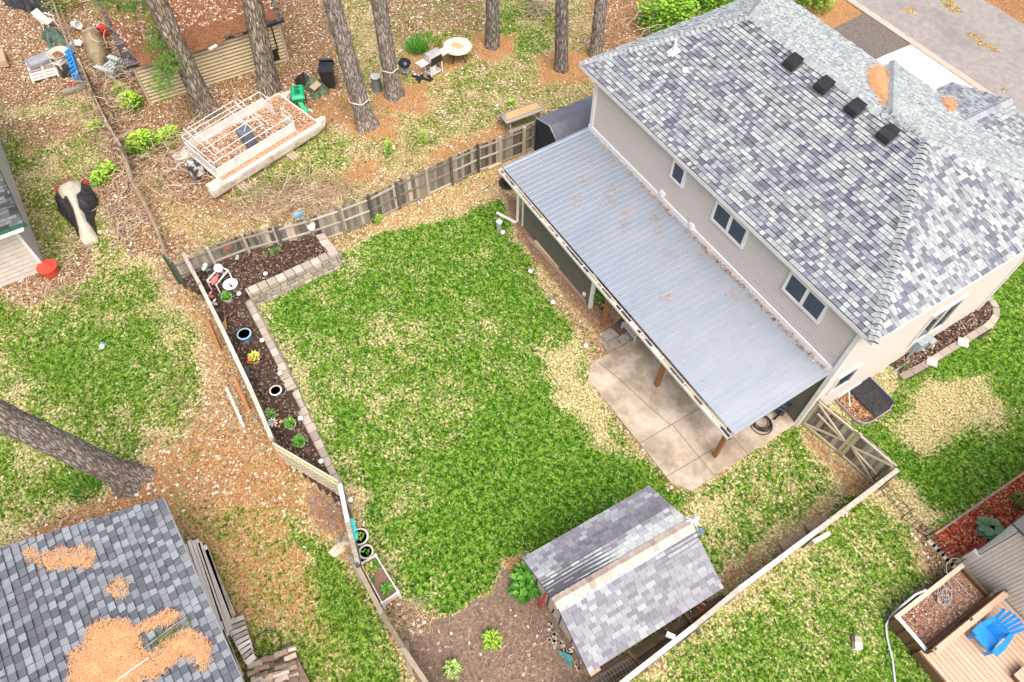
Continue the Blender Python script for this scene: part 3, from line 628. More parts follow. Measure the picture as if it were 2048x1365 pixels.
# ------------------------------------------------------------------ GARDEN SHED
shed=thing('shed','garden shed with faded grey shingle gable roof and tan ridge caps','shed',(-3.3,5.7,0))
s_be0=V3(-4.96,3.66,2.05);s_be1=V3(-4.82,7.86,2.05);s_r0=V3(-3.38,3.62,2.85);s_r1=V3(-3.17,7.86,2.85);s_fe0=V3(-1.66,3.54,2.05);s_fe1=V3(-1.50,7.78,2.05)
def ts(s,v,r):
    if v>1.15 : return r.uniform(.85,1)
    if .45<v<.95 and s<3.4+v*0+r.gauss(0,.15): return r.uniform(.2,.5)
    return r.uniform(.5,.95) if v>.6 else r.uniform(.38,.8)
shingles('back_roof_slope',[s_be1,s_be0,s_r0,s_r1],m_shed_sh,shed,expo=.125,wr=(.14,.32),tone=ts,seed=31,lift=.010,lam=.2)
shingles('front_roof_slope',[s_fe0,s_fe1,s_r1,s_r0],m_shed_sh,shed,expo=.125,wr=(.14,.32),tone=lambda s,v,r:(r.uniform(.7,.95) if v>1.5 else r.choice([r.uniform(.3,.62),r.uniform(.5,.75)])),seed=32,lift=.012,lam=.2)
caps('ridge_cap',s_r1,s_r0,V3(-.45,0,1),V3(.45,0,1),m_capb,shed,step=.16,hw=.17,seed=33,tone=(.35,.95),lift=.045)
m_shw=PM('shed_beige_board',(.55,.46,.38),(.66,.57,.47),3,.75,bmp=.15)
m=M()
for y,nm in ((3.95,0),(7.6,1)):
    m.add([(-4.72,y-.04,0),(-1.85,y-.04,0),(-1.85,y-.04,2.05),(-3.3,y-.04,2.75),(-4.72,y-.04,2.05),(-4.72,y+.04,0),(-1.85,y+.04,0),(-1.85,y+.04,2.05),(-3.3,y+.04,2.75),(-4.72,y+.04,2.05)],[(0,1,2,3,4),(9,8,7,6,5),(0,5,6,1),(1,6,7,2),(3,8,9,4),(4,9,5,0),(2,7,8,3)])
m.box((-4.70,5.77,1.0),(.06,3.7,2.0)); m.box((-1.87,5.77,1.0),(.06,3.7,2.0)); m.build('wall',m_shw,shed)
m=M(); m_wood=PM('plain_wood',(.34,.25,.16),(.55,.42,.28),7,.75,stretch=(4,4,1))
for a,b in ((s_be0,s_r0),(s_r0,s_fe0)):
    m2=M(); m2.beam(a+V3(0,.03,-.09),b+V3(0,.03,-.09),.03,.12); m2.build('rake_board',PM('rake_beige',(.60,.52,.44),(.72,.64,.55),4,.7),shed)
for i in range(5): 
    x=-4.5+i*.6; m.box((x,3.88,1.1),(.03,.03,1.9))
m.build('wall_batten',m_black,shed)
m=M(); m.box((-1.72,3.72,1.85),(.28,.3,.12)); m.build('eave_block',m_wood,shed)

# ------------------------------------------------------------------ NEIGHBOUR'S GARAGE (lower left)
gar=thing('garage','slate grey shingled garage roof in the lower left corner','garage',(-9.5,-8,0))
ga=V3(-11.42,-3.95,2.5); gb=V3(-1.6,-3.6,2.5); gc=V3(-2.0,-7.9,3.4); gd_=V3(-11.85,-8.3,3.4)
gp=[ga+(gb-ga)*0,gb,gc,gd_]
GN=nrm(np.cross(gb-ga,gd_-ga)); GN=GN if GN[2]>0 else -GN
_gi=[0]
def tg(s,v,r): _gi[0]+=1; return r.uniform(.2,.42) if (_gi[0]%2)^(r.random()<.14) else r.uniform(.6,.85)
shingles('roof_slope',[gb,ga,gd_,gc],m_gar_sh,gar,expo=.19,wr=(.17,.23),tone=tg,seed=41,lift=.03,lam=1.)
shingles('roof_slope',[gd_+V3(-.3,-4.2,-.9),gc+V3(-.3,-4.2,-.9),gc,gd_],m_gar_sh,gar,expo=.145,wr=(.15,.19),seed=42,lift=.016)
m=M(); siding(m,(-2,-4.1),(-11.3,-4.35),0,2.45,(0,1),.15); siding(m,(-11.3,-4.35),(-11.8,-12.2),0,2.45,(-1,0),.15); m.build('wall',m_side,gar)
m=M(); m.beam(ga+V3(0,0,-.08),gb+V3(0,0,-.08),.03,.13); m.beam(ga+V3(0,0,-.08),gd_+V3(0,0,-.08),.03,.13); m.build('fascia',m_white,gar)
NOGROW.append([(-11.2,-4.2),(-2,-4.2),(-2,-12),(-11.6,-12)])
def pile(name,label,pxpoly,zplane,h,seed,mat=None,res=.07,n=None,strands=900,kind='stuff',cat='pine needles',o=None,warp=.12):
    """heap of needles on a plane; outline given in photo pixels, plane through point o with normal n"""
    r=np.random.default_rng(seed); n=V3(0,0,1) if n is None else nrm(n); o=V3(0,0,zplane) if o is None else o
    P=[RP(x,y,o,n) for x,y in pxpoly]; u=nrm(np.cross(V3(0,1,0),n)); v=np.cross(n,u)
    Q=[((p-o)@u,(p-o)@v) for p in P]; xs=[q[0] for q in Q]; ys=[q[1] for q in Q]
    gx_=np.arange(min(xs)-.2,max(xs)+.2,res); gy_=np.arange(min(ys)-.2,max(ys)+.2,res); XX,YY=np.meshgrid(gx_,gy_,indexing='ij')
    d=sdist(XX+(fbm(XX,YY,2.5,3,seed)-.5)*warp*2,YY+(fbm(XX,YY,2.5,3,seed+5)-.5)*warp*2,Q)
    H=h*np.clip(d/.25,0,1)**.6*(.5+fbm(XX,YY,5,3,seed+9)); H=np.where(d<=0,-.02,H)
    vs=(o+XX[...,None]*u+YY[...,None]*v+H[...,None]*n).reshape(-1,3); a,b=XX.shape; ii=np.arange(a*b).reshape(a,b)
    f=np.stack([ii[:-1,:-1],ii[1:,:-1],ii[1:,1:],ii[:-1,1:]],-1).reshape(-1,4); keep=(d.reshape(-1)[f]>-.02).any(1); f=f[keep]
    used=np.unique(f); mp=np.full(a*b,-1); mp[used]=np.arange(len(used)); f=mp[f]; vs=vs[used]
    # needle strands over the heap and round its rim
    X2=r.uniform(min(xs)-.1,max(xs)+.1,strands*4); Y2=r.uniform(min(ys)-.1,max(ys)+.1,strands*4); k=sdist(X2,Y2,Q)>-.05; X2,Y2=X2[k][:strands],Y2[k][:strands]
    an=r.uniform(0,np.pi,len(X2)); L=r.uniform(.05,.13,len(X2)); c=o+X2[:,None]*u+Y2[:,None]*v+n*(h*.95); dd=np.cos(an)[:,None]*u+np.sin(an)[:,None]*v; w_=np.cross(dd,n)*.005
    sv=np.stack([c-dd*L[:,None]-w_,c-dd*L[:,None]+w_,c+dd*L[:,None]+w_+n*.02,c+dd*L[:,None]-w_+n*.02],1).reshape(-1,3); sf=np.arange(len(sv)).reshape(-1,4)+len(vs)
    V=np.concatenate([vs,sv]); FF=np.concatenate([f,sf]); t=np.concatenate([np.full(len(f),.5),r.uniform(0,1,len(sf))])
    return npmesh(name,V,FF,t,mat or m_needle,kind=kind,label=label,category=cat)
pile('pine_needles','small orange pine needle drift near the far edge of the slate garage roof',[(52,1107),(60,1100),(80,1113),(105,1110),(118,1100),(140,1104),(165,1092),(188,1110),(180,1134),(150,1133),(95,1137),(62,1120)],0,.05,1,n=GN,o=ga,strands=500)
pile('pine_needles','little triangular patch of orange needles mid slate garage roof',[(218,1180),(238,1163),(252,1170),(246,1194),(232,1193)],0,.04,2,n=GN,o=ga,strands=120)
pile('pine_needles','large orange pine needle heap on the lower slate garage roof',[(140,1365),(145,1310),(175,1290),(178,1262),(205,1245),(250,1245),(270,1262),(340,1222),(355,1232),(345,1246),(272,1268),(280,1300),(300,1318),(340,1275),(380,1263),(418,1290),(420,1318),(403,1342),(398,1322),(360,1312),(320,1355),(280,1358),(240,1400),(140,1400)],0,.08,3,n=GN,o=ga,strands=3000)
later_needles()
def gr(px,py,h=.06): return RP(px,py,ga+GN*h,GN)
m_twig=PM('bark_twig',(.30,.22,.15),(.55,.45,.34),20,.9,stretch=(1,1,1))
t=thing('fallen_pine_branch','fallen green pine branch with pale twigs on the garage roof','branch',gr(320,1290))
m=M(); m.tube([gr(278,1305),gr(310,1280,.12),gr(350,1250,.14),gr(375,1235,.1)],.012,5); m.tube([gr(300,1345),gr(312,1310,.12),gr(325,1275,.12)],.010,5); m.tube([gr(325,1275,.12),gr(370,1240,.1)],.009,5); m.build('twig',m_twig,t)
m_pineg=TM('pine_foliage',[(0,(.02,.045,.008)),(.5,(.10,.17,.03)),(1,(.24,.32,.07))],fine=30,famp=.2)
def needles_tuft(m,p,n,l,r,wd=.006):
    for _ in range(n):
        d=nrm((r.gauss(0,1),r.gauss(0,1),r.gauss(.2,.8))); m.leaf(p+V3(r.gauss(0,.03),r.gauss(0,.03),r.gauss(0,.02)),d,(0,0,1) if abs(d[2])<.9 else (1,0,0),l*r.uniform(.7,1.2),wd,r.random(),0)
r=random.Random(5); m=M()
for i in range(26): f=r.random(); needles_tuft(m,gr(305+f*75+r.gauss(0,7),1290-f*50+r.gauss(0,7),.1),16,.13,r)
m.build('foliage',m_pineg,t)
m=M(); m.tube([gr(228,1365),gr(262,1340,.12),gr(298,1315,.14)],.02,6); m.build('stick',PM('pale_stick',(.6,.5,.38),(.78,.68,.55),12,.8),None,label='pale bare stick across the big needle heap on the garage roof',category='stick',origin=gr(262,1340))
m=M(); 
for q in (((362,1113),(350,1130)),((318,1148),(316,1170)),((366,1120),(357,1108)),((250,1163),(272,1166))): m.tube([gr(*q[0]),gr((q[0][0]+q[1][0])/2+2,(q[0][1]+q[1][1])/2,.08),gr(*q[1])],.007,4)
m.build('twigs',m_twig,None,kind='stuff',label='loose thin twigs scattered on the slate garage roof',category='twigs')

# ------------------------------------------------------------------ LEFT NEIGHBOUR HOUSE
lh=thing('house','white sided neighbour house with dark green roof edge at left','house',(-26.5,-8,0))
m_wsid=PM('white_lap_siding',(.60,.55,.50),(.70,.65,.60),3,.6,bmp=.1,tvar=.4)
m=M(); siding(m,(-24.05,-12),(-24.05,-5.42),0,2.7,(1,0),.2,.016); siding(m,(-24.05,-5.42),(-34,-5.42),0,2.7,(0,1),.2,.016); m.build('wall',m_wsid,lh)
m=M(); m.box((-24.03,-5.4,1.35),(.1,.1,2.7)); m.build('corner_board',m_white,lh)
lz=2.75; lc=G(47,446,lz)
shingles('roof_slope',[V3(lc[0],-13,lz),V3(lc[0],lc[1],lz),V3(-27.6,lc[1],lz+1.2),V3(-27.6,-13,lz+1.2)],m_gr_sh,lh,expo=.14,wr=(.2,.34),seed=51,lift=.014,lam=.2)
shingles('roof_slope',[V3(-32,lc[1],lz),V3(-32,-13,lz),V3(-27.6,-13,lz+1.2),V3(-27.6,lc[1],lz+1.2)],m_gr_sh,lh,expo=.14,wr=(.2,.34),seed=52,lift=.014,lam=.2)
m=M(); m.box((lc[0]+.02,-9,lz-.08),(.04,8.3,.16)); m.build('fascia',PM('green_paint',(.02,.10,.06),(.03,.14,.08),6,.6),lh)
m=M(); m.box((-23.7,-9,lz-.15),(.7,8,.02)); m.build('soffit',m_white,lh)
NOGROW.append([(-24.1,-5.4),(-40,-5.4),(-40,-14),(-24.1,-14)])

# ------------------------------------------------------------------ OLD BEIGE SHED (top left)
osd=thing('old_shed','old beige sided shed with needle covered roof behind the pines','shed',(-34,4,0))
m_bsid=PM('peeling_beige_siding',(.54,.44,.26),(.64,.54,.34),3,.75,stretch=(1,1,3),tvar=.8,dirt=((.80,.74,.62),3.2,.60,.9))
o0=V3(-31.38,.75,0);o1=V3(-31.15,7.2,0); ox=V3(-6.6,.25,0)
m=M(); 
def sd2(m,a,b,z1,o): siding(m,a[:2],b[:2],0,z1,o,.17,.04,.5,.035)
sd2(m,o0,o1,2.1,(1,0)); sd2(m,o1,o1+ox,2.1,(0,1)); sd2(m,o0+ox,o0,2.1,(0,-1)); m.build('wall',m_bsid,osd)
oe0=V3(-31.15,.5,2.12);oe1=V3(-30.9,7.45,2.12);or0=V3(-34.6,.65,3.0);or1=V3(-34.35,7.6,3.0)
m_osh=TM('old_dark_shingle',[(0,(.03,.025,.025)),(.5,(.13,.11,.11)),(1,(.22,.19,.19))],fine=40,famp=.2)
shingles('roof_slope',[oe0,oe1,or1,or0],m_osh,osd,expo=.15,seed=61,lift=.015)
shingles('roof_slope',[or1+V3(-3.4,.2,-.9),or0+V3(-3.4,.2,-.9),or0,or1],m_osh,osd,expo=.15,seed=62,lift=.015)
caps('ridge_cap',or0,or1,V3(.26,0,1),V3(-.26,0,1),m_osh,osd,tone=(.3,.7),seed=63)
m=M(); m.box((o0[0]+.03,o0[1],1.05),(.08,.1,2.1)); m2=M(); m2.box((o1[0]+.03,o1[1],1.05),(.08,.1,2.1))
m.build('corner_board',m_rail,osd); m2.build('corner_board',m_rail,osd)
m=M(); q=G(570,110,.5); m.box((-31.1,6.45,.5),(.06,.75,.55)); m.build('hatch',m_black,osd)
m=M(); m.box((-31.08,6.5,1.2),(.05,.05,1.5)); m.box((-31.08,6.85,1.35),(.05,.05,1.3)); m.build('hatch_frame',m_black,osd)
ON=nrm(np.cross(oe1-oe0,or0-oe0)); ON=ON if ON[2]>0 else -ON
OV=nrm(or0-oe0); OU=nrm(oe1-oe0)
r2=np.random.default_rng(77); nq=5200; a_=r2.uniform(0,6.9,nq)
def roofpts(nq,seed,lo=.35,hi=3.45):
    r=np.random.default_rng(seed); a=r.uniform(.25,6.8,nq); b=r.uniform(lo,hi,nq); k=b>lo+.25+.45*vnoise(a*1.3,b*0,4); a,b=a[k],b[k]
    return oe0+a[:,None]*OU+b[:,None]*OV
m=M()
pl_=roofpts(7000,5)
def litter_quads(pts,n,seed,smin,smax,cols,zl=.02,lift=.03):
    r=np.random.default_rng(seed); N=len(pts); an=r.uniform(0,2*np.pi,N); L=r.uniform(smin,smax,N)[:,None]; wv=L*r.uniform(.45,.8,N)[:,None]
    tz=r.uniform(-.5,.5,(N,1)); d=np.stack([np.cos(an),np.sin(an),np.zeros(N)],-1); d=d-n*(d@n)[:,None]; d=d/np.linalg.norm(d,axis=1)[:,None]; e=np.cross(n,d); e=e+n*tz; 
    p=pts+n*r.uniform(.008,lift,N)[:,None]
    v=np.stack([p-d*L/2,p-e*wv/2,p+d*L/2,p+e*wv/2],1).reshape(-1,3); f=np.arange(4*N).reshape(N,4)
    ci=r.integers(0,len(cols),N); c=np.array(cols)[ci]*r.uniform(.75,1.15,(N,1)); c=np.concatenate([c,np.ones((N,1))],1)
    return v,f,c
LITC=[(.62,.47,.36),(.45,.28,.17),(.70,.56,.44),(.30,.15,.08),(.55,.36,.22),(.78,.66,.54),(.22,.11,.06)]
# bed of needles on the old roof
m=M(); NB=40
bedm=pile('pine_needles','thick layer of rusty needles and leaves covering the old shed roof',[(278,128),(330,124),(420,88),(520,52),(556,36),(530,-30),(250,-30),(205,8),(222,52)],0,.04,8,n=ON,o=oe0,mat=PM('rust_needles',(.10,.035,.015),(.27,.11,.05),22,.95,bmp=1,bd=.05,c3=(.50,.26,.14)),strands=2600)
v,f,c=litter_quads(roofpts(4200,6),ON,7,.06,.14,LITC,lift=.07); npmesh('leaf_litter',v,f,None,attr_mat('leaf_litter'),col=c,kind='stuff',label='pale dry leaves strewn over the rusty needles on the old shed roof',category='leaves')
NOGROW.append([tuple(o0[:2]),tuple(o1[:2]),tuple((o1+ox)[:2]),tuple((o0+ox)[:2])])
m=M(); m.box(G(426,95,2.1),(.12,.42,.05),.3,tilt=(0,.5)); m.build('loose_board',m_capw,None,label='small loose board hanging off the old shed eave',category='board')

# ------------------------------------------------------------------ BOTTOM RIGHT HOUSE AND DECK
h2=thing('house','white neighbour house wall with fine ribs beside the deck','house',(5,18,0))
m_rib=PM('ribbed_white_siding',(.60,.56,.51),(.70,.66,.61),3,.55,bmp=.05); m_vinyl=PM('bright_vinyl',(.78,.77,.76),(.86,.85,.84),3,.5,bmp=.05,tvar=.1)
m=M(); x=1.56; yw=15.0
while x<12: m.box((x+.05,yw+.05,1.75),(.075,.10,3.5)); m.box((x+.1,yw+.055,1.75),(.03,.08,3.5)); x+=.1
m.build('front_wall',m_rib,h2)
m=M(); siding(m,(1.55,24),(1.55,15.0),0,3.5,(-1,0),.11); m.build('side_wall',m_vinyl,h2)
m=M(); m.slab([(1.3,14.7,3.5),(13,14.7,3.5),(13,19.5,5.2),(1.3,19.5,5.2)],.15); m.build('roof',m_gr_sh,h2)
window(h2,(4.75,14.98),(6.0,14.98),.9,2.6,(0,-1),2)
m=M(); m.box((1.48,15.0,.55),(.2,.12,1.1)); m.build('corner_block',PM('grey_block',(.5,.46,.42),(.62,.58,.53),9,.9),h2)
deck=thing('deck','tan plank deck in the lower right corner','deck',(4.5,13.3,0))
m_deck=PM('tan_deck_board',(.54,.36,.25),(.66,.47,.34),2.5,.7,stretch=(.5,6,1),tvar=.06)
m=M(); y=11.84; 
while y<14.9:
    m.box((7,y+.065,.52),(8.98,.128,.03),t=random.random()); y+=.142
m.build('plank',m_deck,deck)
m=M(); m.box((7,11.82,.30),(9,.04,.40)); m.build('rim_board',PM('dark_brown_wood',(.10,.05,.025),(.20,.11,.06),6,.7,stretch=(.6,4,4)),deck)
m=M(); 
for i in range(4): m.box((5.9,13.42+i*.135,.80),(3.4,.125,.03),t=random.random())
m.build('bench_seat',m_deck,deck)
m=M(); m.box((5.9,13.62,.66),(3.3,.45,.24)); m.build('bench_base',MATS['dark_brown_wood'],deck)
pb_=thing('planter_box','long brown raised planter box filled with soil beside the deck','planter',(2.05,13.2,0))
m=M(); 
for x in (1.52,2.52): m.box((x,13.25,.33),(.05,2.7,.66))
for y in (11.92,14.6): m.box((2.02,y,.33),(.96,.05,.66))
for x in (1.6,1.95,2.3): m.box((x,11.88,.33),(.07,.04,.62))
m.build('side',MATS['dark_brown_wood'],pb_)
m=M(); m.box((1.54,13.25,.68),(.12,2.8,.04)); m.build('cap_rail',PM('tan_rail',(.55,.43,.32),(.66,.54,.42),5,.7),pb_)
m=M(); m.box((2.06,11.92,.68),(1.0,.10,.041)); m.build('cap_rail',m_white,pb_)
m=M(); m.box((2.02,13.25,.45),(.95,2.62,.1)); m.build('soil',PM('planter_soil',(.07,.04,.03),(.28,.17,.12),22,.95,bmp=1,bd=.03,c3=(.45,.22,.16)),pb_)
v,f,c=litter_quads(np.stack([RNG.uniform(1.6,2.45,700),RNG.uniform(12,14.5,700),np.full(700,.5)],-1),V3(0,0,1),3,.03,.09,[(.5,.3,.2),(.35,.12,.1),(.6,.45,.3),(.12,.07,.05)],lift=.03)
npmesh('leaf_litter',v,f,None,attr_mat('leaf_litter'),col=c,kind='stuff',label='curled dry leaves on the soil of the brown planter box',category='leaves')
t=thing('deck_railing','dark brown solid railing between planter box and deck','railing',(2.6,13.4,0))
m=M(); m.box((2.60,13.35,.78),(.05,2.95,.42)); m.build('panel',MATS['dark_brown_wood'],t)
m=M(); m.box((2.68,13.35,1.01),(.16,2.95,.035)); m.build('cap_board',m_deck,t)
for y in (11.95,13.4,14.85):
    m=M(); m.box((2.62,y,.72),(.09,.09,.66)); m.build('post',m_gr_sh,t)
NOGROW.append([(1.45,11.8),(12,11.8),(12,24),(1.5,24)])
# blue adirondack chair
def adirondack(name,label,cat,p,rz,mat,s=1.,group=None):
    t=thing(name,label,cat,p,group)
    ca,sa=math.cos(rz),math.sin(rz)
    def T(x,y,z): return V3(p[0]+s*(x*ca-y*sa),p[1]+s*(x*sa+y*ca),p[2]+s*z)
    def B(m,a,b,w_,th,up=(0,0,1)): 
        u=V3(up[0]*ca-up[1]*sa,up[0]*sa+up[1]*ca,up[2]); m.beam(T(*a),T(*b),w_*s,th*s,tuple(u))
    for sd in (-1,1):
        m=M(); B(m,(sd*.27,.42,.0),(sd*.27,.42,.5),.09,.03,(0,1,0)); m.build('leg',mat,t)
        m=M(); B(m,(sd*.25,.45,.34),(sd*.25,-.42,.02),.03,.12,(0,.3,1)); m.build('leg',mat,t)
        m=M(); B(m,(sd*.32,.50,.53),(sd*.33,.1,.53),.17,.025); B(m,(sd*.33,.1,.53),(sd*.27,-.32,.53),.13,.025); m.build('armrest',mat,t)
    m=M()
    for i in range(6): y=.43-i*.105; z=.36-i*.036; B(m,(-.25,y,z),(.25,y,z),.09,.022)
    m.build('seat',mat,t)
    m=M()
    for i in range(6):
        k=i-2.5; top=.98-.03*k*k; x0=k*.072; x1=k*.125
        B(m,(x0,-.12,.2),(x1,-.58,top),.085,.02,(0,1,.4))
    m.build('backrest',mat,t)
    m=M(); B(m,(-.3,-.33,.52),(.3,-.33,.52),.03,.07); m.build('back_rail',mat,t)
    return t
m_blue=PM('bright_blue_paint',(.01,.23,.66),(.02,.30,.78),4,.4,bmp=.03)
adirondack('adirondack_chair','bright blue fan-backed adirondack chair on the tan deck','chair',G(1958,1303,.535)+V3(-.15,.45,0),math.radians(-60+180+62),m_blue,.98)
m=M(); hz=[(1796,1420,.03),(1790,1365,.03),(1785,1320,.03),(1774,1275,.03),(1772,1250,.05),(1782,1233,.3),(1800,1215,.55),(1830,1190,.72),(1852,1180,.74)]
P=[G(x,y,z) for x,y,z in hz]; m.tube(P,.03,8); m.build('hose',PM('pale_grey_hose',(.52,.56,.60),(.62,.66,.70),8,.5),None,smooth=True,label='thick pale grey hose running over the lawn into the planter box',category='hose',origin=P[3])
m=M(); P=[G(1925,1118,.3),G(1905,1117,.5),G(1893,1128,.6),G(1893,1145,.72),G(1912,1160,.7),G(1930,1180,.55),G(1943,1195,.52),(G(1938,1200,.52)),G(1925,1197,.52),G(1895,1165,.52)]
m.tube(P,.013,6); 
for k,(cx,cy,a,b) in enumerate(((1890,1195,13,18),(1884,1190,9,20),(1893,1188,10,12),(1887,1200,12,10))):
    m.tube([G(cx+a*math.cos(i*.45+k),cy+b*math.sin(i*.45+k),.53+.012*k) for i in range(15)],.013,6)
m.build('hose',PM('thin_grey_hose',(.35,.35,.36),(.45,.45,.46),8,.5),None,label='thin grey hose coiled loosely inside the planter box',category='hose',origin=G(1890,1195,.5))

# ------------------------------------------------------------------ FENCES
def fence(name,label,pts,h,side,mat=None,post_in=True,rails=(.35,.85,1.35),pitch=.15,posth=.08,z0=0,rmat=None,pmats=None,capmat=None,dog=True,postside=None):
    """pts: plan positions of posts; side: +1/-1 side on which the pickets stand (left/right of travel)"""
    t=thing(name,label,'fence',(*pts[0],0)); r=random.Random(len(pts)*7+int(h*10)); mat=mat or m_fence; rmat=rmat or m_rail
    for i in range(len(pts)-1):
        a=V3(*pts[i],z0);b=V3(*pts[i+1],z0); d=nrm(b-a); L=np.linalg.norm(b-a); o=V3(-d[1],d[0],0)*side; m=M(); n=int(L/pitch); st=L/n
        for k in range(n):
            c=a+d*(k+.5)*st+o*(.055+r.uniform(-.006,.006)); hh=h+r.uniform(-.035,.025); wd=st*r.uniform(.92,.97); th=.018; tl=r.uniform(-.012,.012)
            u1=d*wd/2; zz=V3(0,0,1); q=c+d*tl*hh
            if dog: prof=[(c-u1),(c+u1),(q+u1+zz*(hh-.06)),(q+u1*.45+zz*hh),(q-u1*.45+zz*hh),(q-u1+zz*(hh-.06))]
            else: prof=[(c-u1),(c+u1),(q+u1+zz*hh),(q-u1+zz*hh)]
            kk=len(prof); P=[p-o*th/2 for p in prof]+[p+o*th/2 for p in prof]
            m.add(P,[tuple(range(kk)),tuple(range(2*kk-1,kk-1,-1))]+[(j,kk+j,kk+(j+1)%kk,(j+1)%kk) for j in range(kk)],min(1,max(0,r.gauss(.42,.28))))
        m.build('picket_panel',mat,t)
        m=M()
        for z in rails: m.beam(a+o*.02+V3(0,0,z),b+o*.02+V3(0,0,z),.04,.075,t=r.random())
        m.build('rail',rmat,t)
        if capmat:
            m=M(); m.beam(a+o*.03+V3(0,0,h+.015),b+o*.03+V3(0,0,h+.015),.13,.03,t=r.random()); m.build('cap_rail',capmat,t)
    for i,p in enumerate(pts):
        m=M(); hh=h+posth+r.uniform(-.05,.03); m.box((p[0],p[1],hh/2),(.10,.10,hh),math.atan2(pts[1][1]-pts[0][1],pts[1][0]-pts[0][0]),t=r.random()); m.build('post',(pmats or {}).get(i,m_fence),t)
    return t
bf=[G(x,y)[:2] for x,y in ((1070,296),(1047,310),(1000,329),(957,345),(905,370),(857,392),(800,418),(747,446),(690,468),(632,488),(570,506),(506,522),(440,548),(372,577))]
bf=[tuple(p) for p in bf]
bfl=fence('back_fence','long weathered grey picket fence between the pine yard and the lawn',bf,1.42,-1,pmats={1:m_rail,5:m_rail,9:m_rail,11:m_rail},rails=(.08,.68,1.25),rmat=TM('grey_rail_wood',[(0,(.16,.14,.11)),(.5,(.34,.30,.24)),(1,(.56,.49,.38))],fine=10,famp=.3,bmp=.4))
m=M()
C=[G(363,505,1.5),G(398,570,1.48),G(443,660,1.5),G(497,775,1.52),G(541,878,1.55)]
lf=[tuple(q[:2]) for q in C]
fence('side_fence','narrow fence with bleached top rail along the left of the mulch bed',lf,1.46,1,rails=(.4,1.1),capmat=m_capw,mat=m_fence,posth=.05)
m_orw=PM('orange_post_wood',(.36,.15,.06),(.52,.26,.12),8,.75,stretch=(4,4,.7))
for b,tp,lb in (((440,700),(415,641),'orange brown wooden prop leaning on the side fence, the uppermost'),((497,820),(467,752),'orange brown wooden prop leaning on the side fence, the middle one'),((570,936),(537,876),'orange brown post at the corner where the pale lattice fence starts')):
    p=G(*b); q=G(*tp,1.35); m=M(); m.beam(p,q,.12,.12); m.build('fence_prop',m_orw,None,label=lb,category='post',origin=p,group='brown posts outside the side fence')
p=G(488,855);q=G(452,775,1.0); m=M(); m.beam(p,q,.09,.04); m.build('leaning_stake',m_capw,None,label='thin pale stake leaning beside the side fence in the litter strip',category='stake',origin=p)
# pale lattice panel
la=G(545,886,1.5);lb=G(674,962,1.5); t=thing('lattice_fence','pale yellow lattice fence panel crossing below the mulch bed','fence',(la[0],la[1],0))
d=nrm((lb-la)*V3(1,1,0)); L=np.linalg.norm((lb-la)[:2]); la0=V3(la[0],la[1],0); m_lat=PM('pale_yellow_wood',(.60,.54,.34),(.78,.72,.50),5,.7)
m=M(); r=random.Random(3)
m2=M()
for z in (.12,1.15,1.45): m.beam(la0+V3(0,0,z),la0+d*L+V3(0,0,z),.05,.10 if z!=1.15 else .05)
m.build('rail',m_lat,t)
m=M(); n=int(L/.16)
for i in range(n+1): m.beam(la0+d*i*L/n+V3(0,0,.1),la0+d*i*L/n+V3(0,0,1.42),.10,.015,(-d[1],d[0],0),t=r.random())
m.build('slat_panel',m_lat,t)
m=M()
for i in range(5): m.beam(la0+V3(.01,-.02,.3+i*.2),la0+d*L+V3(.01,-.02,.3+i*.2),.012,.06)
m.build('slat_panel',PM('pale_grey_wood',(.45,.40,.30),(.62,.56,.42),5,.7),t)
C=[G(676,966,1.5),G(693,1045,1.45),G(714,1130,1.4)]
fence('side_fence','bleached fence section behind the turquoise pots',[tuple(q[:2]) for q in C],1.40,1,rails=(.4,1.1),capmat=m_capw,posth=.03)
C=[G(712,1133,1.3),G(760,1225,1.3),G(805,1300,1.3),G(862,1385,1.3),G(920,1470,1.3)]
fence('side_fence','old mossy fence section running down to the bottom edge by the garden soil',[tuple(q[:2]) for q in C],1.25,1,rails=(.3,1.0),mat=TM('mossy_wood',[(0,(.06,.05,.03)),(.5,(.24,.19,.12)),(1,(.42,.35,.24))],fine=14,famp=.35,bmp=.5),posth=.04,capmat=TM('mossy_cap',[(0,(.12,.10,.07)),(.5,(.30,.25,.17)),(1,(.46,.40,.30))],fine=9,famp=.4))
for b,tp in (((722,1160),(700,1110)),((822,1345),(812,1285))):
    p=G(*b); m=M(); m.beam(p,G(*tp,.9),.12,.10); m.build('fence_prop',m_fence,None,label='short grey post outside the mossy fence '+('near the white planter' if b[0]<800 else 'near the bottom edge'),category='post',origin=p)
# green post
p=G(360,568); m=M(); m.beam(p,V3(p[0],p[1],1.6),.10,.10); m.build('fence_post',PM('dark_green_post',(.03,.08,.04),(.05,.13,.06),9,.7),None,label='dark green wooden post at the fence corner',category='post',origin=p)
# right fence
C=[G(1800,939,1.5),G(1640,1060,1.5),G(1480,1180,1.45),G(1390,1255,1.4),G(1250,1365,1.4),G(1120,1470,1.4)]
fence('boundary_fence','long bleached fence seen end-on along the right of the back lawn',[tuple(q[:2]) for q in C],1.40,-1,rails=(.4,1.1),capmat=m_capw,posth=.03)
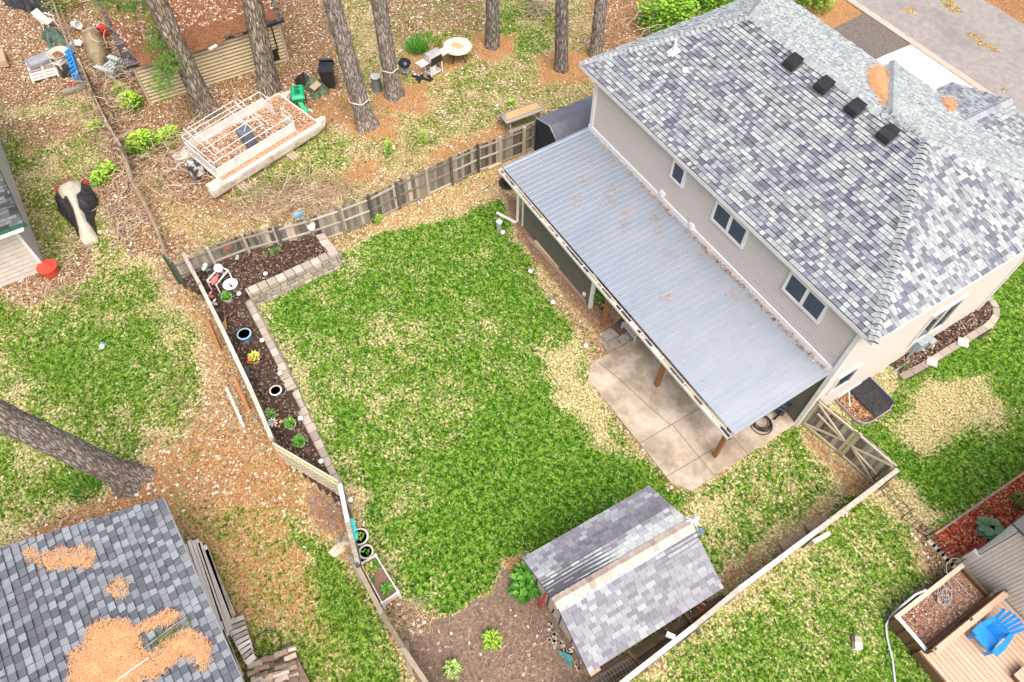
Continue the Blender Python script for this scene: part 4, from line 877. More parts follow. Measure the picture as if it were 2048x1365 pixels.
# double gate
ga0=G(1612,852);ga1=G(1683,905);ga2=G(1749,978)
for k,(a,b,lb) in enumerate(((V3(-4.42,14.32,0),V3(-2.97,14.55,0),'weathered gate leaf with fan of diagonal braces, next to the house corner'),(V3(-2.93,14.56,0),V3(-1.55,14.72,0),'weathered gate leaf with fan of diagonal braces, next to the boundary fence'))):
    t=thing('garden_gate',lb,'gate',a,'pair of braced wooden gates'); d=nrm(b-a); L=np.linalg.norm(b-a); o=V3(-d[1],d[0],0); Z=V3(0,0,1); h=1.62
    m=M(); n=11; r=random.Random(k)
    for i in range(n): m.beam(a+d*(i+.5)*L/n+o*.05+Z*.06,a+d*(i+.5)*L/n+o*.05+Z*(h+r.uniform(-.03,.02)),L/n*.93,.02,tuple(o),t=min(1,max(0,r.gauss(.45,.2))))
    m.build('picket_panel',m_fence,t)
    m=M(); 
    for z in (.12,1.55): m.beam(a+Z*z,b+Z*z,.05,.08,t=.8)
    m.build('rail',m_rail,t)
    m=M()
    for x in (.05,L-.05): m.beam(a+d*x+Z*.06,a+d*x+Z*1.62,.10,.05,tuple(o),t=.6)
    m.build('stile',m_rail,t)
    m=M(); ap=(a+d*(L-.12)+Z*.85) if k==0 else (a+d*.12+Z*.85); e=a+d*.08 if k==0 else b-d*.08
    for z in (1.5,.95 if k==0 else .35,.15): 
        if z==.95 or z==.35: q=e+(ap-e)*.12+Z*0; m.beam(V3(q[0],q[1],.62 if k else 1.05)-o*.02,ap-o*.02,.06,.045,tuple(o),t=.95)
        else: m.beam(e+Z*z-o*.02,ap-o*.02,.07,.045,tuple(o),t=.85)
    m.build('brace',m_rail,t)
t=thing('gate_post','grey post between the house wall and the gate','post',(-4.43,14.27,0)); m=M(); m.box((-4.43,14.3,.85),(.1,.1,1.7)); m.build('post',m_fence,t)
# old leaning fence, upper left
C=[G(165,135,1.0),G(185,190,1.2),G(215,250,1.2),G(245,300,1.2)]
fence('old_fence','old brown picket fence tangled in vines beside the beige shed',[tuple(q[:2]) for q in C],1.35,1,rails=(.4,1.1),mat=TM('old_brown_wood',[(0,(.07,.05,.03)),(.5,(.24,.18,.11)),(1,(.42,.34,.22))],fine=12,famp=.35),posth=.05)
m=M(); P=[G(245,300,.9),G(262,360,.6),G(285,400,.5),G(312,455,.4),(G(335,520,.3))]; m.tube(P,[.09,.1,.09,.08,.05],7); m.build('fallen_log',PM('grey_bark_log',(.20,.14,.09),(.42,.32,.22),9,.9,stretch=(1,1,1)),None,label='long fallen rail or log along the old fence line towards the green post',category='log',origin=P[2])
m=M(); P=[G(95,-30,.9),G(120,45,.7),G(140,100,.6),G(165,150,.5)]; m.tube(P,.05,6); P2_=[G(108,-20,.4),G(135,60,.4),G(158,120,.3)]; m.tube(P2_,.045,6); m.build('fence_rail',MATS['grey_bark_log'],None,label='bare old fence rails slanting past the green tarp at upper left',category='rail',origin=P[1])

# ------------------------------------------------------------------ RETAINING WALL AND MULCH BED
def courses(t,a,b,zs,thick,out,seed,bl=.30,capw=.32,name='block_course'):
    """dry-stacked block wall from a to b: zs list of course heights"""
    a=V3(*a,0);b=V3(*b,0); d=nrm(b-a); L=np.linalg.norm(b-a); o=V3(*out,0); r=random.Random(seed); z=-.05
    for k,h in enumerate(zs):
        last=k==len(zs)-1; m=M(); x=-r.uniform(0,bl) if not last else 0
        while x<L:
            w_=r.uniform(bl*.7,bl*1.25) if not last else bl*1.15; x0=max(x,0)+.014; x1=min(x+w_,L)-.014
            if x1-x0>.04:
                j=r.uniform(-.02,.02)+(.035*(len(zs)-k) if not last else .035); w2=thick if not last else capw
                p0=a+d*x0; p1=a+d*x1; bt=[p0+o*j-o*w2,p0+o*j,p1+o*j,p1+o*j-o*w2]; 
                if (np.cross(bt[1]-bt[0],bt[2]-bt[1]))[2]<0: bt=bt[::-1]
                m.hexa([q+V3(0,0,z+.008) for q in bt],[q+V3(0,0,z+h-.008+r.uniform(-.006,.006)) for q in bt],min(1,max(0,r.gauss(.62 if last else .36,.2))))
            x+=w_
        m.build(name if not last else 'cap_course',m_block,t,bev=0); z+=h
W0=G(646,468,.55);W1=G(677,511,.5);W2=G(497,592,.52);W3=G(590,775,.34);W4=G(694,1000,.2)
t=thing('retaining_wall','tan stone block retaining wall around the dark mulch bed','wall',(W1[0],W1[1],0))
courses(t,W0[:2],W1[:2],[.14]*4+[.09],.25,nrm(V3(.2,1,0))[:2],1)
courses(t,W1[:2],W2[:2],[.14]*4+[.09],.25,nrm(V3(1,0.05,0))[:2],2)
courses(t,W2[:2],W3[:2],[.14]*2+[.09],.2,(0,1),3)
courses(t,W3[:2],W4[:2],[.10]*1+[.09],.2,(0,1),4)
m=M(); r=random.Random(8)
bed=[tuple(W0[:2]-V3(.1,.2)[:2]),tuple(W1[:2]-V3(.25,.1)[:2]),tuple(W2[:2]+V3(-.2,-.2)[:2]),tuple(W3[:2]+V3(0,-.25)[:2]),tuple(W4[:2]+V3(0,-.2)[:2]),lf[-1],lf[3],lf[2],lf[1],bf[-1],bf[-2],bf[-3],bf[-4],bf[-5],(bf[-6][0],bf[-6][1]+.1)]
bed=[(float(a),float(b)) for a,b in bed]
def mulchbed(name,label,poly,zf,mat,seed,chips,cols,kind='stuff'):
    r=np.random.default_rng(seed); xs=[p[0] for p in poly]; ys=[p[1] for p in poly]; g=.12
    X_,Y_=np.meshgrid(np.arange(min(xs)-.2,max(xs)+.2,g),np.arange(min(ys)-.2,max(ys)+.2,g),indexing='ij'); d=sdist(X_,Y_,poly)
    Z=zf(X_,Y_)+(fbm(X_,Y_,3,3,seed)-.5)*.08
    a,b=X_.shape; ii=np.arange(a*b).reshape(a,b); f=np.stack([ii[:-1,:-1],ii[1:,:-1],ii[1:,1:],ii[:-1,1:]],-1).reshape(-1,4); f=f[(d.reshape(-1)[f]>0).any(1)&(d.reshape(-1)[f]>-.1).all(1)]
    used=np.unique(f); mp=np.full(a*b,-1); mp[used]=np.arange(len(used)); V=np.stack([X_,Y_,Z],-1).reshape(-1,3)[used]
    npmesh(name,V,mp[f],None,mat,kind='structure')
    x=r.uniform(min(xs),max(xs),chips*3);y=r.uniform(min(ys),max(ys),chips*3);k=sdist(x,y,poly)>.03;x,y=x[k][:chips],y[k][:chips]
    v,f,c=litter_quads(np.stack([x,y,zf(x,y)+(fbm(x,y,3,3,seed)-.5)*.08],-1),V3(0,0,1),seed,.04,.12,cols,lift=.04)
    npmesh(name+'_chips',v,f,None,attr_mat('chips'),col=c,kind='stuff',label=label,category='mulch')
zbed=lambda x,y: np.interp(x,[W2[0]-.5,W2[0]+1,W4[0]],[.50,.40,.15])
MC=[(.12,.075,.055),(.06,.035,.03),(.20,.13,.10),(.04,.025,.02),(.33,.23,.18)]
mulchbed('mulch_bed','dark brown wood chip mulch filling the bed behind the block wall',bed,zbed,m_mulch,5,7000,MC)
# bed at the right of the house
hb=P2([(1777,728),(1927,632),(1963,600),(1990,615),(1992,640),(1975,662),(1815,757)]); mulchbed('side_bed','dark mulch chips in the narrow bed along the right house wall',hb,lambda x,y:x*0+.05,m_mulch,6,1500,MC+[(.5,.38,.26)])
NOGROW+= [bed,hb]
t=thing('edging','row of tan stone edging blocks round the bed at the right house wall','edging',G(1900,710))
ed=[(1800,757),(1822,747),(1843,735),(1863,723),(1880,712),(1898,701),(1917,690),(1935,679),(1952,668),(1968,659),(1981,648),(1990,634),(1990,618),(1980,604),(1966,596)]
for i in range(len(ed)-1):
    a=G(*ed[i]);b=G(*ed[i+1]); m=M(); m.beam(a+V3(0,0,.05),b-(b-a)*.04+V3(0,0,.05),.24,.12,t=random.uniform(.2,.9)); m.build('edging_block',m_block,t)
for i,(q,lb) in enumerate((((1860,728),'pale square stepping stone on the edging nearer the window well'),((1922,690),'pale square stepping stone on the edging farther from the window well'))):
    p=G(*q); m=M(); m.box((p[0],p[1],.14),(.36,.36,.05),math.radians(35)); m.build('stepping_stone',PM('pale_stone',(.50,.44,.40),(.66,.60,.56),14,.85),None,label=lb,category='stone',origin=p,group='stepping stones on the edging')
for q,lb in (((1842,704),'small white square tag in mulch beside the left wire hoop'),((1861,695),'small pinkish white tag in mulch beside the right wire hoop')):
    p=G(*q); m=M(); m.box((p[0],p[1],.15),(.13,.11,.03),.5); m.box((p[0],p[1],.10),(.03,.03,.16)); m.build('plant_tag',m_white,None,label=lb,category='tag',origin=p,group='white tags in the side bed')
def hoop(name,label,c,r_,z,wire=.008,legs=3,mat=None,cat='plant support',h=.4,group=None):
    t=thing(name,label,cat,(c[0],c[1],0),group); mt=mat or m_black
    m=M(); m.tube([(c[0]+r_*math.cos(i*math.pi/10),c[1]+r_*math.sin(i*math.pi/10),z) for i in range(21)],wire,5,cap=False); m.build('ring',mt,t)
    for k in range(legs):
        a=2*math.pi*k/legs; m=M(); m.tube([(c[0]+r_*math.cos(a),c[1]+r_*math.sin(a),z),(c[0]+r_*.9*math.cos(a),c[1]+r_*.9*math.sin(a),0)],wire,5); m.build('leg',mt,t)
p=G(1848,710,.2); hoop('wire_hoop','rusty wire plant hoop in side bed nearer the window well',p,.17,.3,mat=PM('rusty_wire',(.14,.09,.05),(.25,.16,.09),20,.8),group='wire plant hoops')
p=G(1871,694,.2); hoop('wire_hoop','rusty wire plant hoop in side bed nearer the gas meter',p,.17,.3,mat=MATS['rusty_wire'],group='wire plant hoops')
# window well
t=thing('window_well','dark window well with half grating cover against the right house wall','window well',G(1750,780))
m_ww=PM('galvanised_lilac',(.30,.27,.32),(.42,.38,.44),8,.5)
wx0,wx1,wy0,wy1=HX1+.02,-3.25,15.9,17.55
ring=[(wx0,wy0),(-3.55,wy0),(-3.32,wy0+.12),(-3.22,wy0+.35),(-3.22,wy1-.35),(-3.32,wy1-.12),(-3.55,wy1),(wx0,wy1)]
m=M(); m.tube([(x,y,.12) for x,y in ring],.025,6); m.build('rim',m_ww,t)
m=M(); 
for i in range(len(ring)-1): a,b=ring[i],ring[i+1]; m.beam((a[0],a[1],.03),(b[0],b[1],.03),.015,.18)
m.build('well_wall',m_ww,t)
m=M(); m.prism([(wx0,wy0),(-3.4,wy0+.05),(-3.25,wy0+.3),(-3.25,wy1-.3),(-3.4,wy1-.05),(wx0,wy1)],-.02,.03); m.build('leaf_bed',PM('leafy_brown',(.05,.025,.015),(.42,.22,.12),14,.95,bmp=1,bd=.05,lo=.35,hi=.65),t)
m=M(); 
for i in range(17): x=wx0+.04+i*(1.2/17); m.box((x,17.02,.15),(.035,1.0,.03))
for y in (16.55,17.45): m.box((-3.87,y,.165),(1.22,.03,.03))
m.build('grating',PM('grate_blue_black',(.03,.05,.07),(.08,.11,.14),6,.4,metal=.4),t)
m=M(); m.beam((wx0+.02,16.45,.28),(-4.0,16.05,.2),.03,.03); m.box((wx0+.02,16.5,.12),(.05,1.1,.3)); m.build('window_frame',m_white,t)
NOGROW.append(ring)
v,f,c=litter_quads(np.stack([RNG.uniform(wx0+.1,-3.4,420),RNG.uniform(wy0+.1,16.5,420),np.full(420,.04)],-1),V3(0,0,1),9,.06,.13,[(.5,.28,.15),(.30,.14,.08),(.62,.4,.25),(.15,.07,.04)],lift=.06)
npmesh('leaf_litter',v,f,None,attr_mat('leaf_litter'),col=c,kind='stuff',label='brown leaves collected in the window well',category='leaves')
# red mulch bed
rb=P2([(1868,1072),(2110,905),(2110,985),(1925,1125),(1900,1125)]); mulchbed('red_mulch_bed','bright red wood mulch in the bed before the white neighbour wall',rb,lambda x,y:x*0+.04,m_redm,7,3500,[(.55,.11,.05),(.40,.06,.03),(.70,.22,.12),(.25,.03,.02),(.75,.35,.2)])
NOGROW.append(rb)
m=M(); a=G(1866,1072);b=G(2110,903); m.beam(a+V3(0,0,.05),b+V3(0,0,.05),.06,.12); m.build('edging_board',PM('edging_wood',(.34,.26,.18),(.56,.46,.34),8,.8),None,label='straight wooden edging board of the red mulch bed',category='edging',origin=a)
# black wire garden fence, four panels
m_wire=PM('black_iron',(.012,.012,.012),(.04,.04,.035),20,.6)
ws=[(1762,982),(1808,1032),(1850,1075),(1880,1102),(1912,1130)]
for i in range(4):
    a=G(*ws[i])+V3(0,-.12*(i%2),0);b=G(*ws[i+1]); d=nrm(b-a);L=np.linalg.norm(b-a); t=thing('wire_fence_panel',('low black wire border fence panel, %s one from the boundary fence')%(['first','second','third','fourth'][i]),'fence',a,'black wire border fence panels')
    m=M(); Z=V3(0,0,1)
    for z in (.03,.42,.50): m.tube([a+Z*z,b+Z*z],.010,4)
    m.build('rail',m_wire,t)
    m=M(); n=max(5,int(L/.15))
    for k in range(n+1): q=a+d*k*L/n; m.tube([q,q+Z*(.5 if k not in(0,n) else .62)],.008 if k not in (0,n) else .014,4)
    m.build('bars',m_wire,t)
for i in range(6):
    a=G(1866+i*9,1085+i*9.3); m=M(); m.box((a[0],a[1]-.1,.03),(.24,.16,.06),.1,t=random.random()); m.build('edging_brick',m_block,None,label='tan brick in the short row under the wire fence by the red mulch',category='brick',origin=a,group='bricks under the wire fence')

# ------------------------------------------------------------------ TREES
def bark(name,c1,c2,c3,sc=5):
    m,n,b=nodes(name); v=objvec(n,(1,1,.16)); vo=n.nodes.new('ShaderNodeTexVoronoi'); vo.feature='DISTANCE_TO_EDGE'; vo.inputs['Scale'].default_value=sc*2.2
    nz=noise(n,v,sc,4,.7); mx=NN(n,'ShaderNodeVectorMath',operation='ADD'); n.links.new(v,mx.inputs[0]); cx=NN(n,'ShaderNodeCombineXYZ'); n.links.new(nz,cx.inputs[0]); n.links.new(nz,cx.inputs[1]); sc_=NN(n,'ShaderNodeVectorMath',operation='SCALE'); n.links.new(cx.outputs[0],sc_.inputs[0]); sc_.inputs['Scale'].default_value=.25; n.links.new(sc_.outputs[0],mx.inputs[1])
    n.links.new(mx.outputs[0],vo.inputs['Vector']); d=vo.outputs['Distance']; f2=noise(n,objvec(n,(1,1,.5)),22,4,.75)
    k=math_(n,'MULTIPLY_ADD',d,2.1,-.08); k=math_(n,'MULTIPLY_ADD',f2,.9,math_(n,'SUBTRACT',k,.25)); col=ramp(n,k,[(.08,c1),(.42,c2),(.8,c3)])
    n.links.new(col,b.inputs['Base Color']); b.inputs['Roughness'].default_value=.95; b.inputs['Specular IOR Level'].default_value=.1; bump(n,b,k,.9,.03); return m
m_bark=bark('pine_bark',(.08,.065,.055),(.31,.265,.235),(.52,.46,.41),6); m_bark2=bark('old_bark',(.06,.05,.035),(.27,.22,.17),(.54,.47,.38),5.5); m_bark3=bark('dark_pine_bark',(.07,.06,.055),(.23,.20,.18),(.42,.37,.34),6)
def tree(label,b,t,wpx,mat,seed,Hh=17,flare=1.35,crown=True,tz=None,rtop=.55):
    p=G(*b); h=tz if tz else HG(b,t); q=G(*t,h); r0=wpx*.40/1485*np.linalg.norm(p-CO); r=np.random.default_rng(seed)
    T=thing('pine_tree',label,'tree',p,'tall pines and trees of the yard'); d=(q-p)/h; top=p+d*min(h,6)+V3(0,0,max(0,Hh-min(h,6)))+d*V3(1,1,0)*4
    zs=np.concatenate([np.linspace(-.1,1.2,14),np.linspace(1.3,Hh,52)]); n=40; vs=[];an=np.arange(n)*2*np.pi/n
    rid=r.uniform(0,6.28,4)
    for z in zs:
        f=z/Hh; base=p+d*z if z<=6 else p+d*6+(top-p-d*6)*((z-6)/(Hh-6)); base=V3(base[0],base[1],z)
        rr=r0*(1-f*(1-rtop)*.9)*(1+(flare-1)*math.exp(-max(z,0)*2.6)*(1+.35*np.cos(3*an+rid[0])+.25*np.cos(5*an+rid[1])))
        rr=rr*(1+.05*(vnoise(an*9+seed*3,np.full(n,z*1.3),seed)-.5)*2+.06*(vnoise(np.minimum(an,2*np.pi-an)*5,np.full(n,z*.7),seed+3)-.5)*2)
        for k in range(n): vs.append(base+V3(math.cos(an[k])*rr[k],math.sin(an[k])*rr[k],0))
    fs=np.array([(i*n+k,i*n+(k+1)%n,(i+1)*n+(k+1)%n,(i+1)*n+k) for i in range(len(zs)-1) for k in range(n)])
    o=npmesh('trunk',np.array(vs)-p,fs,np.full(len(fs),.5),mat,parent=T); o.data.polygons.foreach_set('use_smooth',[True]*len(fs))
    if crown:
        m=M(); rr=random.Random(seed); m2=M()
        for i in range(14):
            z=rr.uniform(Hh*.72,Hh); a=rr.uniform(0,6.28); L=rr.uniform(1,2.4)*(1.15-(z/Hh-.72)*2.5); s=p+d*6+(top-p-d*6)*((z-6)/(Hh-6)); e=s+V3(math.cos(a)*L,math.sin(a)*L,rr.uniform(-.1,.5)); m2.tube([V3(s[0],s[1],z),V3(e[0],e[1],z+.3)],[.05,.015],5)
            for _ in range(9): f=rr.uniform(.3,1.1); needles_tuft(m,V3(s[0]+(e[0]-s[0])*f,s[1]+(e[1]-s[1])*f,z+.3*f)+V3(rr.gauss(0,.2),rr.gauss(0,.2),rr.gauss(0,.1)),14,.22,rr,.012)
        m2.build('limb',mat,T); m.build('crown',m_pineg,T)
    return T,p,d
tree('grey pine trunk with a rope tied round it, nearest above the back fence',(733,250),(663,0),42,m_bark,1)
tree('grey brown pine trunk with a rope, beside the metal can and kettle grill',(788,190),(757,0),36,m_bark,2)
tree('straight pine trunk just right of the round table',(985,92),(985,0),31,m_bark3,3,flare=1.15)
tree('dark straight pine trunk right of centre near the house roof corner',(1123,138),(1124,0),31,m_bark3,4,flare=1.15)
tree('browner slim pine trunk partly behind the house roof corner',(1190,110),(1203,0),29,m_bark,5,flare=1.1)
T6,p6,d6=tree('leaning pine trunk crossing in front of the beige shed',(415,225),(312,0),42,m_bark2,6,flare=1.4)
tree('rough old trunk with pale lichen at the right end of the beige shed',(540,180),(503,0),44,m_bark2,7,flare=1.25)
tree('thick pine trunk leaning in from the left edge of the photo',(262,958),(0,832),56,m_bark,8,tz=5.6,flare=1.5)
for pz,rx,lb,bx in (((731,195),.62,'loop of white rope tied round the nearest pine trunk',(733,250,663,0)),((780,135),.56,'loop of white rope tied round the pine trunk by the kettle grill',(788,190,757,0))):
    b=bx[:2];tt=bx[2:]; p=G(*b); h=HG(b,tt); q=G(*tt,h); d=(q-p)/h; z=HG(b,(pz[0],pz[1])); c=p+d*z; m=M(); R=(.42 if bx[0]==733 else .37)
    m.tube([(c[0]+R*math.cos(i*math.pi/12),c[1]+R*math.sin(i*math.pi/12),z+.03*math.sin(i)) for i in range(25)],.022,6,cap=False); m.build('rope',PM('white_rope',(.6,.55,.48),(.75,.7,.62),30,.9),None,label=lb,category='rope',origin=c)
# green pine bough beside the leaning trunk
m=M(); rr=random.Random(12); m2=M()
ctr=[(318,40,3.9),(312,70,3.8),(322,95,3.5),(310,110,3.4),(330,120,3.2),(325,140,3.0),(338,135,2.9),(320,160,2.8),(332,172,2.7),(245,5,4.6),(215,-5,4.9),(265,25,4.3),(280,5,4.2),(190,-5,5),(230,18,4.5),(300,20,4.1),(328,85,3.4)]
for x,y,z in ctr:
    c=G(x,y,z)
    for _ in range(22): needles_tuft(m,c+V3(rr.gauss(0,.24),rr.gauss(0,.24),rr.gauss(0,.18)),22,.19,rr,.016)
m2.tube([p6+d6*4.2,G(318,40,3.9),G(322,95,3.5),G(328,130,3.1),G(330,170,2.7)],[.03,.025,.02,.015,.01],5); m2.tube([p6+d6*5,G(280,5,4.2),G(245,5,4.6),G(200,-5,5)],[.03,.02,.015,.01],5)
bo=m2.build('bough',m_bark2,T6); m.build('foliage',TM('bright_pine_foliage',[(0,(.025,.07,.008)),(.5,(.10,.24,.03)),(1,(.26,.42,.09))],fine=30,famp=.2),bo)

# ------------------------------------------------------------------ PONTOON BOAT
m_alu=PM('boat_aluminium',(.50,.44,.37),(.72,.67,.60),3,.55,bmp=.1,dirt=((.28,.20,.13),2.2,.5,.7)); m_bwh=PM('boat_white',(.66,.64,.60),(.84,.83,.80),3,.5,bmp=.05,dirt=((.5,.42,.33),2.5,.6,.6))
DZ=.62
a0=G(447,367,DZ); a1=G(638,249,DZ); b1=G(557,190,DZ); bu=nrm(a1-a0); bv_=V3(-bu[1],bu[0],0); 
if (b1-a1)@bv_<0: bv_=-bv_
BL=np.linalg.norm(a1-a0); BW=float((b1-a1)@bv_)
def Bp(s,t,z): return a0+bu*s*1.0+bv_*t+V3(0,0,z-DZ)
boat=thing('pontoon_boat','derelict white pontoon boat with bare canopy frame covered in needles','boat',Bp(BL/2,BW/2,0))
for t_ in (.18,BW-.18):
    m=M(); c=[Bp(-.55,t_,.33),Bp(BL+.15,t_,.33)]
    m.tube([Bp(-.6,t_,.33),Bp(-.55,t_,.33),Bp(BL-.2,t_,.33),Bp(BL+.25,t_,.42),Bp(BL+.48,t_,.55)],[.18,.24,.24,.2,.05],14)
    m.build('pontoon',m_alu,boat,smooth=True)
    m=M(); m.slab([Bp(-.55,t_-.27,.62),Bp(BL+.1,t_-.27,.62),Bp(BL+.1,t_+.27,.62),Bp(-.55,t_+.27,.62)],.16); m.slab([Bp(BL+.1,t_-.2,.62),Bp(BL+.48,t_-.06,.64),Bp(BL+.48,t_+.06,.64),Bp(BL+.1,t_+.2,.62)],.05); m.build('pontoon_deck',m_alu,boat)
m=M(); m.slab([Bp(0,0.05,DZ+.05),Bp(BL,0.05,DZ+.05),Bp(BL,BW-.05,DZ+.05),Bp(0,BW-.05,DZ+.05)],.09); m.build('deck',PM('boat_floor_litter',(.16,.07,.03),(.52,.28,.15),13,.95,bmp=1,bd=.05,c3=(.72,.5,.36)),boat)
m=M(); 
for a,b in ((Bp(0,0,DZ+.03),Bp(BL,0,DZ+.03)),(Bp(BL,0,DZ+.03),Bp(BL,BW,DZ+.03)),(Bp(BL,BW,DZ+.03),Bp(0,BW,DZ+.03)),(Bp(0,BW,DZ+.03),Bp(0,0,DZ+.03))): m.beam(a,b,.05,.12)
m.build('edge_trim',m_bwh,boat)
FX=BL*.80; 
def panel(a,b,h=.45,z=DZ+.08): 
    m=M(); m.beam(Bp(*a,z+h/2),Bp(*b,z+h/2),.035,h); return m.build('side_panel',m_bwh,boat)
panel((.05,.30),(FX,.30)); panel((.05,BW-.3),(FX,BW-.3)); panel((.05,.30),(.05,BW-.3)); panel((FX,.30),(FX,.30+.75)); panel((FX,BW-.3),(FX,BW-1.05))
m=M(); z=DZ+.86
for pts in (((.05,.30),(FX,.30)),((.05,BW-.3),(FX,BW-.3)),((.05,.3),(.05,BW-.3)),((FX,.30),(FX,1.05)),((FX,BW-.3),(FX,BW-1.05))): m.tube([Bp(*pts[0],z),Bp(*pts[1],z)],.018,6)
for s,t_ in ((.05,.3),(FX,.3),(.05,BW-.3),(FX,BW-.3),(FX*.33,.3),(FX*.66,.3),(FX*.33,BW-.3),(FX*.66,BW-.3),(FX,1.05),(FX,BW-1.05),(.05,BW/2)): m.tube([Bp(s,t_,DZ),Bp(s,t_,z)],.016,6)
m.build('hand_rail',m_bwh,boat)
m=M(); zc=DZ+1.12; 
cx0,cx1=.15,FX*.70
for t_ in (.38,.38+(BW-.76)*.27,.38+(BW-.76)*.5,.38+(BW-.76)*.74,BW-.38): m.tube([Bp(cx0+.2,t_,zc-.02),Bp(cx1-.1,t_,zc+.06)],.016,6)
for s in (cx0+.1,cx0+.32,cx1-.55,cx1-.1,cx1+.1): m.tube([Bp(s,.33,zc-.06 if s in(cx0+.1,cx1+.1) else zc),Bp(s,BW-.33,zc+.02)],.018,6)
for s,t_ in ((cx0+.1,.33),(cx1,.33),(cx0+.1,BW-.33),(cx1,BW-.33)): m.tube([Bp(s,t_,zc),Bp(s+.2,t_,DZ+.4)],.016,6)
m.tube([Bp(cx1-.9,.6,zc),Bp(cx1,BW*.5,zc+.03)],.014,5); m.tube([Bp(cx1-.9,BW*.5,zc),Bp(cx1,.7,zc+.03)],.014,5)
m.build('canopy_frame',m_bwh,boat)
m=M(); c=Bp(BL*.42,BW*.36,DZ+.45); ang=math.atan2(bu[1],bu[0]); m.box(c,(.42,.55,.75),ang,tilt=(0,-.12)); m.box(c+bu*.1+V3(0,0,.38),(.3,.5,.05),ang); m.tube([c-bu*.3+V3(0,0,.3)+bv_*(.18*math.cos(i*.5))+V3(0,0,.18*math.sin(i*.5)) for i in range(14)],.015,5); m.build('console',PM('console_grey',(.10,.12,.15),(.19,.22,.26),5,.6),boat)
m=M(); m.box(Bp(-.35,BW/2,.7),(.45,.5,.4),ang); m.box(Bp(-.5,BW/2,.3),(.2,.2,.6),ang); m.lathe(Bp(-.42,BW/2,.85),[(.0,-.05),(.24,0),(.22,.25),(.1,.33),(0,.34)],12); m.build('outboard_motor',PM('motor_white_black',(.05,.05,.055),(.6,.58,.55),3,.5,lo=.45,hi=.55),boat)
for s,sd in ((.5,0),(BL*.62,1)):
    for k in range(3):
        m=M(); c=Bp(s+k*.13,-.12,.10); m.beam(c-bv_*.35,c+bv_*.5,.10,.12); m.build('support_block',m_rail,None,label='short wood block under the %s of the pontoon boat'%('stern' if sd==0 else 'bow'),category='block',group='blocks under the boat',origin=c)
v,f,c=litter_quads(np.array([Bp(RNG.uniform(.1,BL-.1),RNG.uniform(.35,BW-.35),DZ+.06) for _ in range(2600)]),V3(0,0,1),19,.05,.13,LITC,lift=.05)
npmesh('leaf_litter',v,f,None,attr_mat('leaf_litter'),col=c,kind='stuff',label='dry leaves and needles covering the pontoon boat deck',category='leaves')
NOGROW.append([tuple(Bp(-.5,0,0)[:2]),tuple(Bp(BL,0,0)[:2]),tuple(Bp(BL,BW,0)[:2]),tuple(Bp(-.5,BW,0)[:2])])

# ------------------------------------------------------------------ THINGS IN THE PINE YARD
def pot_shell(m,c,r1,r2,h,th=.02,n=22): m.lathe(c,[(r1,0),(r2,h),(r2-th,h),(r1-th,.03),(0.001,.03)],n)
p=G(975,88)
t=thing('round_table','round stone-topped garden table with needles on it','table',G(917,120)); c=G(915,92,.74)
m=M(); m.lathe((c[0],c[1],.68),[(.02,0),(.66,0),(.68,.03),(.66,.06),(.001,.06)],36); m.build('tabletop',PM('table_speckled',(.52,.44,.36),(.78,.72,.64),9,.7,dirt=((.42,.30,.20),3,.55,.6)),t)
m=M(); m.lathe((c[0],c[1],.74),[(.34,0),(.34,.008),(.26,.012),(.001,.03)],20,sx=.9,sy=.6,rz=.6); m.build('needle_heap',m_needle,t)
for k in range(4):
    m=M(); a=k*math.pi/2+.4; m.tube([(c[0]+.2*math.cos(a),c[1]+.2*math.sin(a),.68),(c[0]+.28*math.cos(a),c[1]+.28*math.sin(a),.35),(c[0]+.45*math.cos(a),c[1]+.45*math.sin(a),0)],.025,6); m.build('leg',m_black,t)
t=thing('gas_grill','silver lidded gas grill with side shelves beside the round table','grill',G(868,146)); c=G(868,146); rz=math.radians(40)
def L_(x,y,z,c=None,rz=None): return V3(c[0]+x*math.cos(rz)-y*math.sin(rz),c[1]+x*math.sin(rz)+y*math.cos(rz),z)
gp_=lambda x,y,z:L_(x,y,z,c,rz+math.pi/2-math.radians(28))
ang=rz+math.pi/2-math.radians(28)
m_sil=PM('brushed_silver',(.52,.50,.48),(.72,.70,.67),7,.35,metal=.5)
m=M(); vs=[];prof=[(-.26,.82),(-.26,.98),(-.17,1.10),(.05,1.14),(.2,1.08),(.27,.95),(.27,.82)]
for s in (-.36,.36): 
    for y,z in prof: vs.append(gp_(s,y,z))
k=len(prof); m.add(vs,[(i,i+1,k+i+1,k+i) for i in range(k-1)]+[tuple(range(k-1,-1,-1)),tuple(range(k,2*k))]); m.build('lid',m_sil,t)
m=M(); m.box(gp_(0,0,.72),(.70,.50,.22),ang); m.box(gp_(0,-.28,.92),(.6,.04,.16),ang); m.build('firebox',m_black,t)
for s,w_ in ((-.62,.46),(.60,.42)):
    m=M(); m.box(gp_(s,0,.82),(w_,.45,.03),ang); m.build('side_shelf',PM('grill_shelf',(.55,.52,.48),(.74,.71,.67),6,.5,dirt=((.45,.26,.13),4,.5,.8)),t)
for x,y in ((-.33,-.22),(.33,-.22),(-.33,.22),(.33,.22)):
    m=M(); m.beam(gp_(x,y,0),gp_(x,y,.82),.045,.045); m.build('leg',m_white,t)
m=M(); m.box(gp_(0,0,.10),(.66,.44,.03),ang); m.build('bottom_shelf',MATS['grill_shelf'],t)
m=M(); q=gp_(-.05,0,.12); m.lathe(q,[(.12,0),(.15,.05),(.15,.28),(.10,.36),(.04,.38),(.001,.4)],14); m.build('gas_bottle',m_white,t,smooth=True)
m=M(); m.tube([gp_(.38,.2,.07),gp_(.42,.2,.07)],.08,10); m.build('wheel',m_black,t)
